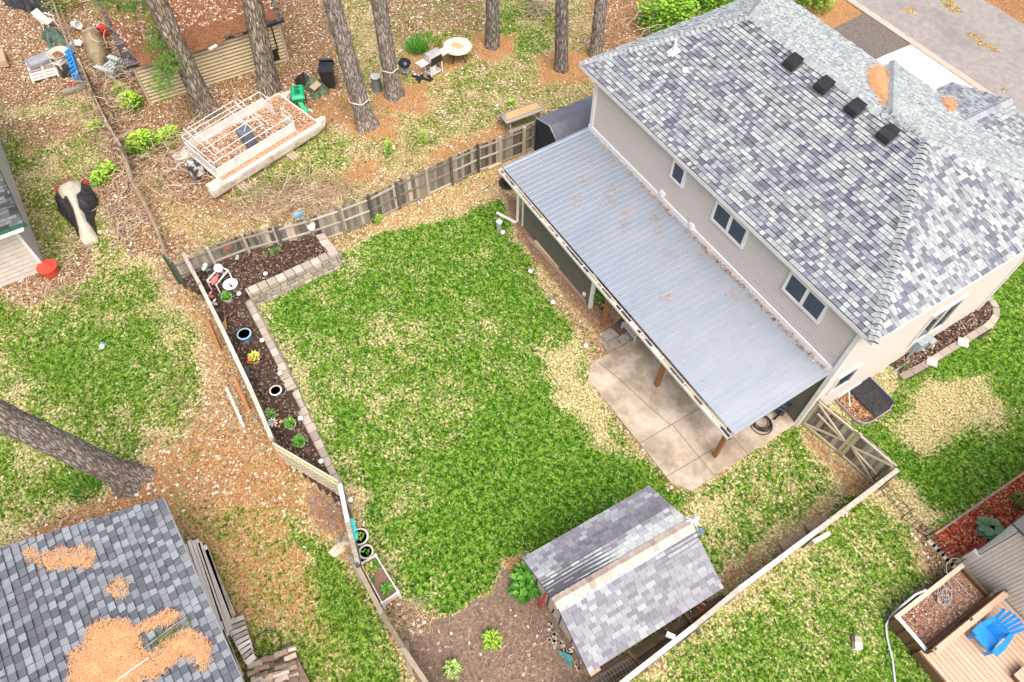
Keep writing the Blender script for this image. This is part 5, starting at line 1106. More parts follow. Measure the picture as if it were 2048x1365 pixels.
t=thing('kettle_grill','round black kettle grill on thin legs beside the roped pine','grill',G(812,155)); c=G(812,150); 
m=M(); m.lathe((c[0],c[1],.42),[(.03,0),(.2,.05),(.29,.18),(.29,.2)],20); m.build('bowl',m_black,t,smooth=True)
m=M(); m.lathe((c[0],c[1],.62),[(.30,0),(.29,.05),(.2,.16),(.04,.2),(.04,.24),(.001,.25)],20); m.build('lid',PM('enamel_black',(.01,.012,.016),(.03,.035,.045),3,.2,bmp=0),t,smooth=True)
for k in range(3): m=M(); a=k*2.09; m.tube([(c[0]+.12*math.cos(a),c[1]+.12*math.sin(a),.45),(c[0]+.28*math.cos(a),c[1]+.28*math.sin(a),0)],.014,6); m.build('leg',m_sil,t)
m=M(); m.lathe((c[0],c[1],.2),[(.001,.02),(.18,0),(.18,.02)],14); m.build('ash_pan',m_sil,t)
m=M(); c=G(842,157); 
for a,b in (((825,152),(862,162)),((845,150),(838,165)),((855,152),(866,160)),((832,160),(850,156))): m.beam(G(*a,.04),G(*b,.05),.12,.05)
m.build('scrap_pieces',m_black,None,label='broken dark plastic scraps on needles below the gas grill',category='scrap',origin=c)
t=thing('metal_can','upright galvanised metal can beside the roped pine','can',G(755,183)); c=G(755,180); m=M(); m.lathe((c[0],c[1],0),[(.25,0),(.24,.02),(.21,.68),(.22,.70),(.21,.72)],20); m.build('body',PM('galvanised',(.16,.19,.21),(.30,.33,.36),5,.45,metal=.5),t,smooth=True)
m=M(); m.lathe((c[0],c[1],.70),[(.22,0),(.22,.03),(.001,.035)],20); m.build('lid',PM('pale_lid',(.45,.45,.44),(.62,.62,.6),6,.5),t)
# black bin, green mower, tarp heap
t=thing('wheeled_bin','open black wheeled bin with lid folded back by the pines','bin',G(662,178)); c=G(660,172); rz=.5
m=M(); 
def frus(m,c,w0,d0,w1,d1,h,rz,t=.5,z0=0):
    def q(x,y,z): return L_(x,y,z,c,rz)
    m.hexa([q(-w0/2,-d0/2,z0),q(w0/2,-d0/2,z0),q(w0/2,d0/2,z0),q(-w0/2,d0/2,z0)],[q(-w1/2,-d1/2,z0+h),q(w1/2,-d1/2,z0+h),q(w1/2,d1/2,z0+h),q(-w1/2,d1/2,z0+h)],t)
frus(m,c,.5,.45,.62,.62,.95,1.1); m.build('body',m_black,t,bev=.02)
m=M(); frus(m,c,.66,.66,.68,.68,.05,1.1,z0=.95); m.build('rim',PM('glossy_black',(.02,.02,.025),(.05,.05,.06),5,.3),t)
m=M(); m.box(L_(0,.5,.9,c,1.1),(.62,.08,.55),1.1,tilt=(.5,0)); m.box(L_(-.1,.75,.55,c,1.1),(.5,.06,.5),1.1,tilt=(-.6,0)); m.build('lid',m_black,t)
t=thing('garden_cart','bright green plastic garden cart box beside the boat bow','cart',G(597,203)); c=G(597,193,.45); rz=ang
m_grn=PM('bright_green_plastic',(.01,.36,.14),(.03,.48,.22),4,.45,bmp=.05)
m=M(); frus(m,(c[0],c[1],0),.5,.75,.6,.95,.22,1.25,z0=.42); frus(m,(c[0],c[1],0),.6,.95,.45,.75,.12,1.25,z0=.64); m.build('body',m_grn,t,bev=.03)
m=M(); m.box(L_(0,-.1,.775,c,1.25),(.22,.3,.02),1.25); m.box(L_(0,.2,.775,c,1.25),(.22,.14,.02),1.25); m.build('vent_panel',PM('deep_green',(.005,.12,.06),(.01,.17,.08),6,.6),t)
for x,y in ((-.25,.3),(.25,.3)): m=M(); m.tube([L_(x-.03,y,.16,c,1.25),L_(x+.03,y,.16,c,1.25)],.16,12); m.build('wheel',m_black,t)
m=M(); m.beam(L_(0,-.3,.45,c,1.25),L_(.2,-.75,.05,c,1.25),.2,.04); m.beam(L_(.1,-.4,.3,c,1.25),L_(.3,-.6,.02,c,1.25),.1,.04); m.build('ramp',m_grn,t)
def drape(name,label,c,rx,ry,h,rz,mat,seed,cat,n=26,fold=.25,group=None,flat=.5):
    """crumpled cover over a heap: real thickness, folded surface"""
    r=np.random.default_rng(seed); vs=[]; rings=12
    for i in range(rings+1):
        f=i/rings
        for k in range(n):
            a=2*math.pi*k/n; w_=1+fold*(vnoise(np.array([math.cos(a)*2.4+seed]),np.array([math.sin(a)*2.4+f]),seed)[0]-.5)*2*(.4+f); z=h*(1-f**(1/flat))*(1+fold*.8*(vnoise(np.array([math.cos(a)*3*f+seed]),np.array([math.sin(a)*3*f]),seed+4)[0]-.5)*2)
            z+=.04*math.sin(a*7+seed)*f*(1-f)*2
            x=rx*f*w_*math.cos(a);y=ry*f*w_*math.sin(a); vs.append((c[0]+x*math.cos(rz)-y*math.sin(rz),c[1]+x*math.sin(rz)+y*math.cos(rz),(c[2] if len(c)>2 else 0)+max(z,0.0)))
    fs=[(i*n+k,i*n+(k+1)%n,(i+1)*n+(k+1)%n,(i+1)*n+k) for i in range(rings) for k in range(n)]
    fs=[(a_,d_,c_,b_) for a_,b_,c_,d_ in fs]
    m=M(); m.add(vs,fs,.5); return m.build(name,mat,None,label=label,category=cat,group=group,origin=(c[0],c[1],0))
m_tarp=PM('camo_green_tarp',(.045,.075,.04),(.17,.23,.13),7,.6,bmp=.8,bd=.05)
drape('tarp_heap','crumpled camouflage green tarp between the green cart and black bin',G(633,180),.62,.5,.6,.4,m_tarp,3,'tarp')
m=M(); m.box(G(631,172,.62),(.3,.45,.04),.3,tilt=(.2,.2)); m.build('cardboard_piece',PM('cardboard',(.34,.26,.16),(.46,.36,.24),6,.9),None,label='piece of tan cardboard lying on the crumpled green tarp',category='cardboard')
drape('black_bag','slack black bag heap behind the green tarp',G(612,168),.5,.35,.55,.6,m_black,6,'bag')
# bench by the fence
t=thing('picnic_bench','old wooden bench table with needles beyond the back fence','bench',G(1040,262)); A_=G(1000,232,.72);B_=G(1076,205,.72); d=nrm(B_-A_); o=V3(-d[1],d[0],0); L=np.linalg.norm(B_-A_); o=o if (G(1030,250)-G(1030,200))@o>0 else -o; Z=V3(0,0,1)
for k in range(4): m=M(); m.beam(A_+o*(.0+k*.17),B_+o*(.0+k*.17),.155,.04,t=.4+.1*k); m.build('top_plank',m_fence,t)
for s in (-.30,.80): m=M(); m.beam(A_+o*s-Z*.3,B_+o*s-Z*.3,.2,.04); m.build('seat_plank',m_fence,t)
for x in (.2,L-.2):
    m=M(); c=A_+d*x; m.beam(c+o*.05-Z*.05,c-o*.3-Z*.72,.09,.05,tuple(d)); m.beam(c+o*.45-Z*.05,c+o*.8-Z*.72,.09,.05,tuple(d)); m.beam(c-o*.35-Z*.34,c+o*.85-Z*.34,.09,.04); m.build('leg_frame',m_fence,t)
m=M(); m.slab([A_+d*.25+o*.02+Z*.035,B_-d*.1+o*.02+Z*.035,B_-d*.1+o*.35+Z*.035,A_+d*.15+o*.4+Z*.035],.02); m.build('needle_layer',m_needle,t)
# fabric shelter
t=thing('fabric_shelter','dark grey fabric covered shelter between back fence and house','shelter',(-19,15.5,0)); m_fab=PM('grey_fabric',(.13,.135,.17),(.19,.20,.24),2.5,.75,bmp=.2); m_navy=PM('navy_fabric',(.010,.017,.032),(.02,.03,.05),3,.6,bmp=.3)
s0=G(1074,234,1.95);s1=G(1110,246,2.25);s2=G(1128,276,1.7)
fx=np.array([-20.15,-19.25,-18.5,-17.6]); fy0=13.65; 
def sec(y): return [V3(s0[0]-.0,y,.0),V3(s0[0],y,1.9),V3(s1[0],y,2.2),V3(s1[0]+.9,y,1.6),V3(s1[0]+1.1,y,0)]
q0=sec(13.7);q1=sec(17.6); m=M(); m.slab([q0[1],q0[2],q1[2],q1[1]],.02); m.slab([q0[2],q0[3],q1[3],q1[2]],.02); m.build('roof_sheet',m_fab,t)
m=M(); m.add([q-V3(0,-.02,0) for q in q0]+[q+V3(0,.03,0) for q in q0],[(0,1,2,3,4),(9,8,7,6,5)]); m.build('front_panel',m_navy,t)
m=M(); m.slab([q0[0],q0[1],q1[1],q1[0]],.02); m.slab([q0[3],q0[4],q1[4],q1[3]],.02); m.build('side_panel',m_navy,t)
m=M(); m.tube([q0[1],q0[2],q0[3]],.03,6); m.build('frame_edge',PM('edge_blue_grey',(.2,.25,.3),(.3,.36,.42),5,.6),t)
# snow machine under cover
t=thing('covered_snowmobile','snowmobile under black cover and cream canvas in the left yard','snowmobile',G(160,430)); u0=G(140,375,.5);u1=G(170,460,.3); dd=nrm((u1-u0)*V3(1,1,0)); oo=V3(-dd[1],dd[0],0)
def body(m,prof,seed,fold=.06,n=20):
    """sweep of half-ellipse sections along dd: (s,width,height)"""
    vs=[];k=0
    for s,w_,h in prof:
        c=u0*V3(1,1,0)+dd*s
        for i in range(n+1):
            a=math.pi*i/n; nz=1+fold*2*(vnoise(np.array([i*.7+seed]),np.array([s*3.]),seed)[0]-.5); vs.append(c+oo*(w_*math.cos(a)*nz)+V3(0,0,h*math.sin(a)**.8*nz))
    fs=[(i*(n+1)+k,i*(n+1)+k+1,(i+1)*(n+1)+k+1,(i+1)*(n+1)+k) for i in range(len(prof)-1) for k in range(n)]
    fs+= [tuple(range(n+1)),tuple((len(prof)-1)*(n+1)+k for k in range(n,-1,-1))]
    m.add(vs,fs,.5); return m
m=body(M(),[(-.35,.25,.3),(-.1,.6,.6),(.3,.74,.75),(.8,.72,.78),(1.2,.55,.62),(1.7,.38,.5),(2.3,.36,.45),(2.7,.2,.3)],3,.12); m.build('black_cover',PM('black_cover',(.012,.012,.014),(.05,.05,.055),5,.5,bmp=.9,bd=.06),t,smooth=True)
m_cv=PM('cream_canvas',(.46,.41,.31),(.66,.60,.48),4,.85,bmp=.7,bd=.04,dirt=((.35,.28,.20),3,.62,.6))
m=body(M(),[(-.40,.2,.45),(-.2,.42,.72),(.0,.50,.88),(.35,.50,.94),(.65,.46,.92),(.85,.26,.88),(1.3,.20,.72),(1.9,.22,.6),(2.35,.26,.56),(2.75,.30,.40),(2.9,.25,.1)],5,.08); m.build('canvas_cover',m_cv,t,smooth=True)
m=M(); m.box(u0*V3(1,1,0)+dd*.05+V3(0,0,.92),(.5,.22,.03),math.atan2(oo[1],oo[0])); m.build('leaf_heap',MATS['leafy_brown'],t)
m_red=PM('red_paint',(.42,.02,.02),(.62,.05,.05),5,.45)
for q,r_ in (((113,378),.1),((170,363),-.2)): m=M(); c=G(*q,.2); m.beam(c-dd*.25-V3(0,0,.1),c+dd*.25+V3(0,0,.05),.13,.05); m.build('ski',m_red,t)
t=thing('red_pot','big red plastic tub with white lining by the left house corner','pot',G(106,545)); c=G(105,548)
m=M(); pot_shell(m,(c[0],c[1],0),.24,.34,.42,.03); m.lathe((c[0],c[1],.40),[(.36,0),(.365,.04),(.31,.04)],22); m.build('tub',PM('orange_red_plastic',(.62,.05,.025),(.75,.09,.05),5,.5),t,smooth=True)
m=M(); m.lathe((c[0],c[1],.30),[(.25,-.1),(.30,.1),(.28,.09),(.22,-.1),(.001,-.1)],18); m.build('lining',m_white,t); m=M(); m.box((c[0]+.03,c[1]-.04,.26),(.2,.12,.08),.6); m.build('dark_contents',m_black,t)

# ------------------------------------------------------------------ PLANTS, POTS AND ORNAMENTS
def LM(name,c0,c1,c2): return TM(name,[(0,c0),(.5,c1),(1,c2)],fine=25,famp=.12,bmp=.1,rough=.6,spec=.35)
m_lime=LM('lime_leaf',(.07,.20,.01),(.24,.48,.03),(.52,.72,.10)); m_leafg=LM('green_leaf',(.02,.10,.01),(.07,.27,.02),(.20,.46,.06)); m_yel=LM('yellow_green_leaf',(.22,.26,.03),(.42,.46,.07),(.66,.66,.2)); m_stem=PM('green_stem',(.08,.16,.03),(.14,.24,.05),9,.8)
def leafcloud(m,c,r_,h,n,l,wd,seed,flat=0):
    r=random.Random(seed); c=V3(*c)
    for i in range(n):
        a=r.uniform(0,6.28); f=r.random()**.6; z=r.random(); k=math.sqrt(max(0,1-(z-.35)**2*1.6)); p=c+V3(math.cos(a)*r_*f*k,math.sin(a)*r_*f*k,h*z)
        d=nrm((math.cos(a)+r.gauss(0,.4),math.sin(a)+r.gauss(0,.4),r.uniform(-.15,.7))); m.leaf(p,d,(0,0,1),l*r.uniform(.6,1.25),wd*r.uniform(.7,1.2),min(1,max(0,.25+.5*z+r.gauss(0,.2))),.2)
def shrub(name,label,px,r_,h,n,l,wd,mat,seed,z=0,cat='plant',group=None,stems=6):
    c=G(px[0],px[1],z); t=thing(name,label,cat,c,group); r=random.Random(seed)
    m=M(); 
    for _ in range(stems): a=r.uniform(0,6.28); m.tube([c,c+V3(math.cos(a)*r_*.3,math.sin(a)*r_*.3,h*.5),c+V3(math.cos(a)*r_*.7,math.sin(a)*r_*.7,h*.85)],.008,4)
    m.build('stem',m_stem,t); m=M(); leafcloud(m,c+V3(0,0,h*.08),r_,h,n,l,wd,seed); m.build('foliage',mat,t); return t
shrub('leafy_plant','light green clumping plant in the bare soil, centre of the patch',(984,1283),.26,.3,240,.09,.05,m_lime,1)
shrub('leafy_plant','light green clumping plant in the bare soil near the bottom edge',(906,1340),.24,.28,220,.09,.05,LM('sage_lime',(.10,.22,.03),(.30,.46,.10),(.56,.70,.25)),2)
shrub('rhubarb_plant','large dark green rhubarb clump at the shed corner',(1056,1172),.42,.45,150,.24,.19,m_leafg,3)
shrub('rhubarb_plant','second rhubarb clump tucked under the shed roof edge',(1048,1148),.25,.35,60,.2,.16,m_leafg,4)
def hosta(name,label,px,r_,h,n,mat,seed,z=0,l=.34,wd=.2,cat='hosta'):
    c=G(px[0],px[1],z); t=thing(name,label,cat,c); r=random.Random(seed); m=M()
    for i in range(n):
        a=i*2.4; f=.25+.75*(i/n); b=c+V3(math.cos(a)*r_*f*.35,math.sin(a)*r_*f*.35,h*(1-.5*f)); d=nrm((math.cos(a),math.sin(a),.35-.55*f)); s_=nrm(np.cross(d,(0,0,1))); L=l*r.uniform(.8,1.2); W=wd*r.uniform(.8,1.2); up=np.cross(s_,d)
        P=[b]; prof=[(.15,.55),(.4,1),(.7,.85),(.9,.4)]; lft=[b+d*L*x+s_*W/2*y-V3(0,0,L*.35*x*x)+up*.02*y for x,y in prof]; rgt=[b+d*L*x-s_*W/2*y-V3(0,0,L*.35*x*x)+up*.02*y for x,y in prof]; mid=[b+d*L*x-V3(0,0,L*.35*x*x)-up*.01 for x,y in prof]; tip=b+d*L-V3(0,0,L*.38)
        vs=[b]+lft+mid+rgt+[tip]; k=4; fs=[(0,1,1+k),(0,1+k,1+2*k)]
        for j in range(3): fs+=[(1+j,2+j,2+k+j,1+k+j),(1+k+j,2+k+j,2+2*k+j,1+2*k+j)]
        fs+=[(k,3*k+1,2*k),(2*k,3*k+1,3*k)]; m.add(vs,fs,min(1,max(0,.4+.4*(1-f)+r.gauss(0,.15))))
    m.build('foliage',mat,t); return t
hosta('hosta_plant','broad leaved grey green hosta in the red mulch bed',(1976,1062),.5,.35,30,LM('hosta_green',(.05,.14,.07),(.15,.32,.16),(.36,.54,.33)),1,l=.3,wd=.24)
shrub('low_plant','small dark green plant at the right edge of the red mulch bed',(2035,1008),.28,.25,160,.1,.06,m_leafg,6)
shrub('low_plant','tiny green sprout in the red mulch bed',(1970,1022),.13,.12,40,.07,.04,m_leafg,7)
shrub('low_plant','faded green shrub in dark mulch beside the window well',(1806,735),.22,.18,110,.06,.03,LM('olive_leaf',(.03,.05,.01),(.12,.15,.03),(.25,.28,.08)),8)
shrub('weed_plant','bright green weed against the back fence beyond the mulch bed',(753,443),.24,.3,180,.09,.055,m_lime,9)
shrub('low_plant','small bright tulip leaves in the back mulch bed',(554,508),.14,.22,30,.2,.03,m_leafg,10,z=.45)
shrub('low_plant','faint low sprout in the back mulch bed near the fence',(530,515),.13,.1,26,.08,.03,m_leafg,11,z=.45)
for i,(x,y,r_,n,lb) in enumerate(((290,300,.62,420,'largest lime green bush by the old fence line, lower one'),(265,215,.5,320,'lime green bush against the corner of the beige shed'),(245,190,.35,150,'lime green bush tips at the top of the old picket fence'),(345,285,.5,240,'lime green bush left of the pontoon boat stern'),(205,362,.3,110,'small lime weed in the left yard beside fallen vines'),(220,345,.3,110,'small lime weed by the fallen log'),(195,258,.25,80,'small pale weed at the foot of the old picket fence'),(1628,14,.9,700,'yellow green shrub behind the house by the road'))):
    shrub('green_bush',lb,(x,y),r_,r_*1.1,n,.17,.11,m_lime,20+i,cat='bush',group='lime green bushes')
for i,(x,y,lb) in enumerate(((1330,60,'bright green bush behind the roof, nearest the pines'),(1390,20,'bright green bush behind the roof, middle one'),(1440,-5,'bright green bush behind the roof, farthest right'))):
    shrub('green_bush',lb,(x,y),1.5,1.6,1100,.22,.15,LM('spring_leaf',(.05,.16,.01),(.17,.40,.02),(.42,.66,.07)),40+i,cat='bush',group='green bushes behind the house')
for i,(x,y,lb) in enumerate(((110,20,'yellow leafed sapling beside the green tarp'),(135,30,'yellow leafed sapling nearer the pine bough'),(150,15,'yellow leafed sapling at the top edge'),(240,22,'yellow green sapling behind the pine bough'))): shrub('sapling',lb,(x,y),.55,1.3,170,.13,.09,m_yel,60+i,cat='sapling',group='yellow leafed saplings')
for i,(x,y,h,lb) in enumerate(((780,312,.8,'thin upright lime sapling in the pine yard, the taller'),(848,290,.7,'thin upright lime sapling in the pine yard, the shorter'),(1023,210,.2,'tiny lime weed beside the old bench'))): shrub('lime_sapling',lb,(x,y),.14,h,90,.1,.06,m_lime,70+i,cat='sapling',group='lime saplings in the pine yard')
m=M()
for i,(x,y,r_) in enumerate(((850,92,.8),(835,100,.5))):
    r=random.Random(i); c=G(x,y)
    for k in range(420): a=r.uniform(0,6.28);f=r.random()**.5*r_; m.leaf(c+V3(math.cos(a)*f,math.sin(a)*f,0),nrm((math.cos(a)*.5+r.gauss(0,.3),math.sin(a)*.5+r.gauss(0,.3),1)),(1,0,.1),.3,.03,r.random(),.1)
m.build('long_grass',m_leafg,None,kind='stuff',label='clump of long vivid grass behind the gas grill',category='grass')
m=M(); r=random.Random(4)
for c0,n in ((G(178,985),160),(G(150,975),60)):
    for k in range(n): a=r.uniform(0,6.28);f=r.random()**.5*.35; m.leaf(c0+V3(math.cos(a)*f,math.sin(a)*f,0),nrm((math.cos(a)*.6,math.sin(a)*.6,1)),(1,0,.1),.3,.03,r.random(),.1)
m.build('long_grass',m_leafg,None,kind='stuff',label='dark green grass tuft by the left leaning pine trunk',category='grass')
m=M(); r=random.Random(6)
for k in range(900):
    f=r.random(); p=G(440+f*160+r.gauss(0,8),345-f*85+r.gauss(0,7)); leafcloud(m,p,.05,.06,1,.10,.07,k)
m.build('ground_ivy',m_lime,None,kind='stuff',label='low bright green ground ivy along the near side of the boat',category='ivy')
# pots
m_soilp=PM('pot_soil',(.05,.03,.02),(.16,.10,.07),30,.95,bmp=.8)
def potted(label,px,z,r1,r2,h,pm,plant=None,seed=1,pr=.16,ph=.2,n=60,l=.1,wd=.06,soil=m_soilp,rim=None,name='potted_plant',soilz=.05):
    c=G(px[0],px[1],z+h); c=V3(c[0],c[1],z); t=thing(name,label,'plant pot',c); m=M(); pot_shell(m,c,r1,r2,h); m.build('pot',pm,t,smooth=True)
    if rim: m=M(); m.lathe(c+V3(0,0,h-.02),[(r2,0),(r2+.02,.02),(r2-.03,.03),(r2-.03,0)],22); m.build('rim',rim,t,smooth=True)
    m=M(); m.lathe(c+V3(0,0,h-soilz),[(r2-.025,0),(.001,.01)],20); m.build('soil',soil,t)
    if plant is not None: m=M(); leafcloud(m,c+V3(0,0,h-soilz),pr,ph,n,l,wd,seed); m.build('foliage',plant,t)
    return t
m_cer=PM('cream_ceramic',(.62,.58,.52),(.74,.70,.64),4,.4,bmp=.03); m_blu=PM('blue_glaze',(.02,.17,.42),(.04,.26,.55),4,.3,bmp=.03); m_blu2=PM('steel_blue_glaze',(.08,.20,.29),(.13,.27,.37),4,.35,bmp=.03); m_ter=PM('terracotta_pale',(.52,.34,.22),(.66,.46,.32),5,.8); m_tan=PM('tan_pot_soil',(.28,.19,.14),(.42,.30,.22),18,.95); m_mint=PM('mint_pot',(.42,.50,.34),(.56,.62,.46),4,.5)
potted('white flared pot with dark green plant beside the white dish',(453,594),.45,.12,.2,.26,m_cer,m_leafg,1,pr=.17,ph=.16,n=90)
potted('wide bright blue pot filled with tan soil in the mulch bed',(488,668),.38,.21,.23,.2,m_blu,None,rim=PM('pale_blue_rim',(.3,.5,.65),(.4,.6,.74),5,.3),soil=m_tan,name='blue_pot')
t=potted('terracotta pot with yellow and red flowers in the mulch bed',(508,717),.34,.14,.2,.2,m_ter,m_leafg,3,pr=.2,ph=.12,n=60)
m=M(); c=G(508,714,.6); leafcloud(m,c,.2,.12,70,.07,.07,5); m.build('yellow_flowers',PM('yellow_petals',(.70,.62,.05),(.85,.80,.20),20,.6),t)
m=M(); leafcloud(m,G(500,724,.62),.07,.08,26,.06,.06,6); m.build('red_flowers',PM('red_petals',(.75,.05,.02),(.85,.15,.05),20,.6),t)
potted('steel blue pot with white rim and tan soil in the mulch bed',(551,781),.26,.13,.19,.3,m_blu2,None,rim=m_cer,soil=m_tan,name='blue_pot')
potted('cream pot with bushy green plant, upper of two in the lower bed',(580,848),.2,.13,.19,.22,m_cer,m_leafg,7,pr=.19,ph=.2,n=90)
potted('mint green pot with bushy plant, lowest in the mulch bed',(599,884),.2,.13,.19,.22,m_mint,m_leafg,8,pr=.18,ph=.2,n=90)
shrub('low_plant','soft green perennial clump beside the white pinwheel flower',(541,833),.22,.2,150,.07,.04,LM('soft_green',(.06,.18,.03),(.17,.38,.08),(.36,.56,.2)),13,z=.22)
potted('round white rimmed pot with seedlings beside the turquoise cups',(719,1074),0,.2,.25,.22,m_cer,m_lime,9,pr=.09,ph=.1,n=26,rim=m_white)
potted('double rimmed cream urn with dark soil above the white planter box',(732,1104),0,.2,.2,.42,m_cer,m_leafg,10,pr=.08,ph=.06,n=14,rim=m_cer)
c=G(738,1160,.62); t=thing('raised_planter','white edged rectangular planter with seedlings by the side fence','planter',(c[0],c[1],0)); 
pc=[G(722,1128,.62),G(751,1111,.62),G(796,1184,.62),G(764,1206,.62)]
m=M()
for i in range(4): 
    a,b=pc[i],pc[(i+1)%4]; m.beam(a-V3(0,0,.16),b-V3(0,0,.16),.04,.34)
m.build('side',m_cer,t); 
for i in range(4): m=M(); m.box((pc[i][0],pc[i][1],.31),(.07,.07,.66)); m.build('leg',m_white,t)
m=M(); cc=sum(pc)/4; m.slab([cc+(q-cc)*.93-V3(0,0,.10) for q in pc],.1); m.build('soil',PM('reddish_soil',(.12,.06,.045),(.34,.20,.16),26,.95,bmp=.8),t)
for (x,y,mt,n,k) in ((750,1133,m_leafg,40,1),(741,1140,m_yel,40,2),(775,1180,m_leafg,80,3),(745,1160,m_leafg,12,4)): m=M(); leafcloud(m,G(x,y,.54),.14 if n>20 else .06,.14,n,.12,.05,k); m.build('seedling',mt,t)
m_turq=PM('turquoise_plastic',(.04,.42,.42),(.08,.55,.54),5,.4,bmp=.02)
for i,(x,y) in enumerate(((702,1046),(704,1059),(707,1073))):
    c=G(x,y,1.2); t=thing('hanging_cup','turquoise cup hung on the side fence, %s of three'%['top','middle','bottom'][i],'cup',(c[0],c[1],1.0),'turquoise cups on the fence'); m=M(); pot_shell(m,(c[0],c[1],1.0),.09,.12,.2,.015,16); m.lathe((c[0],c[1],1.19),[(.12,0),(.13,.01),(.10,.015)],16); m.build('cup',m_turq,t,smooth=True); m=M(); m.lathe((c[0],c[1],1.10),[(.1,0),(.001,.0)],14); m.build('inner_base',PM('deep_turquoise',(.02,.22,.24),(.04,.3,.3),5,.6),t)
# white stool frame with sculpture
c0=G(440,583,.45); t=thing('white_bench_frame','white metal side table frame with a round pot and red vase','table',c0)
cs=[G(414,562,1.0),G(432,570,1.0),G(456,541,1.0),G(440,534,1.0)]
m=M(); 
for i in range(4): m.beam(cs[i],cs[(i+1)%4],.05,.03)
m.build('top_frame',m_white,t)
for q in cs: m=M(); m.beam(q,V3(q[0],q[1],.45),.045,.045); m.build('leg',m_white,t)
c=G(438,539,1.1); t=thing('white_planter_bowl','round white bowl on the white table frame','bowl',c); m=M(); m.lathe((c[0],c[1],1.02),[(.10,0),(.17,.12),(.16,.2),(.12,.24),(.001,.22)],18); m.build('bowl',m_white,t,smooth=True)
c=G(429,562,1.1); t=thing('red_vase','reddish vase lying on the white table frame','vase',c); m=M(); m.lathe((c[0],c[1],1.12),[(.001,-.2),(.10,-.12),(.13,0),(.09,.12),(.03,.2),(.04,.26)],14,axis=tuple(nrm((-.5,.8,.3)))); m.build('vase',PM('dusty_red',(.45,.12,.10),(.60,.22,.18),6,.6),t,smooth=True)
c=G(462,572,.5); t=thing('white_dish','wide white bird bath dish on dark mulch','dish',c); m=M(); m.lathe((c[0],c[1],.48),[(.13,0),(.24,.06),(.27,.12),(.25,.12),(.2,.07),(.001,.05)],24); m.build('dish',m_white,t,smooth=True); m=M(); m.tube([(c[0]-.08,c[1]-.05,.56),(c[0],c[1]+.0,.58),(c[0]+.1,c[1]+.04,.56)],.02,5); m.build('dark_twig',m_black,t)
def flower(label,c,rp,n,pm,cm,z0,face=(0,-.5,.85),rc=.05,leaves=False,name='metal_flower'):
    t=thing(name,label,'garden ornament',(c[0],c[1],z0)); f=nrm(face); a=nrm(np.cross(f,(1,0,0))); b=np.cross(f,a)
    m=M()
    for k in range(n):
        an=2*math.pi*k/n; d=a*math.cos(an)+b*math.sin(an); s=np.cross(f,d); w_=rp*2.4/n; m.add([c+d*rc*.6+f*.01,c+d*rp*.65+s*w_/2+f*.02,c+d*rp,c+d*rp*.65-s*w_/2+f*.02,c+d*rc*.6-f*.01,c+d*rp*.65+s*w_/2,c+d*rp-f*.01,c+d*rp*.65-s*w_/2],[(0,1,2,3),(7,6,5,4),(0,4,5,1),(1,5,6,2),(2,6,7,3),(3,7,4,0)],.5)
    m.build('petals',pm,t); m=M(); m.lathe(c+f*.0,[(rc,0),(rc,.03),(.001,.045)],12,axis=tuple(f)); m.build('centre',cm,t)
    m=M(); m.tube([c-f*.02,V3(c[0],c[1],z0)],.01,5); m.build('stem',m_stem,t)
    if leaves: m=M(); m.lathe((c[0]+.02,c[1],c[2]-.25),[(.001,-.1),(.08,0),(.001,.1)],8,axis=(1,0,.3),sy=.4); m.lathe((c[0]-.02,c[1]+.08,c[2]-.25),[(.001,-.1),(.08,0),(.001,.1)],8,axis=(0,1,.3),sx=.4); m.build('leaf_pair',PM('dusty_teal',(.16,.32,.27),(.24,.42,.36),6,.6),t)
    return t
m_yw=PM('sun_yellow',(.70,.58,.22),(.82,.70,.32),6,.5); m_gry=PM('dark_grey_centre',(.2,.2,.2),(.35,.34,.32),9,.6)
flower('white daisy ornament with teal leaves by the fence corner',G(409,534,.95),.17,12,m_white,m_yw,.45,leaves=True)
flower('small white flower ornament against the fence in the back bed',G(474,515,.95),.10,10,m_white,m_gry,.45)
flower('yellow metal sunflower hung on the back fence',G(530,458,1.2),.2,16,m_yw,m_gry,.9,face=(.75,-.0,.6),rc=.08)
flower('white pinwheel flower beside dark iron stake in lower bed',G(545,845,.65),.18,9,m_white,m_gry,.2,face=(.2,0,1),rc=.03)
t=thing('iron_stake','rusty orange iron ornament on a dark stake in the lower bed','garden ornament',G(560,880,.2)); c=G(558,850,.6); m=M(); m.tube([G(562,880,.2),c],.015,5); m.build('stake',m_black,t); m=M(); leafcloud(m,c,.14,.1,20,.09,.05,3); m.build('rusty_leaves',m_leafr,t)
for x,y,z,lb,mt,sx in ((597,430,1.35,'blue oval plaque hung high on the back fence',m_blu2,1.6),(623,455,1.0,'white flower plaque on the fence post end of the mulch bed',m_white,1.0),(456,495,1.1,'dark red plaque hung on the back fence rail',PM('dark_red',(.16,.04,.03),(.28,.08,.05),8,.6),1.)):
    c=G(x,y,z); t=thing('fence_plaque',lb,'garden ornament',c); m=M(); m.lathe(c,[(.001,-.03),(.11,-.01),(.13,.02),(.06,.05),(.001,.05)],14,axis=(.8,0,.6),sx=1,sy=sx); 
    if mt is m_white: m.lathe(c+V3(0,.08,.1),[(.09,0),(.05,.05),(.001,.05)],10,axis=(.7,0,.7)); m.lathe(c+V3(0,-.08,.08),[(.08,0),(.05,.05),(.001,.05)],10,axis=(.7,0,.7))
    m.build('plaque',mt,t,smooth=True)
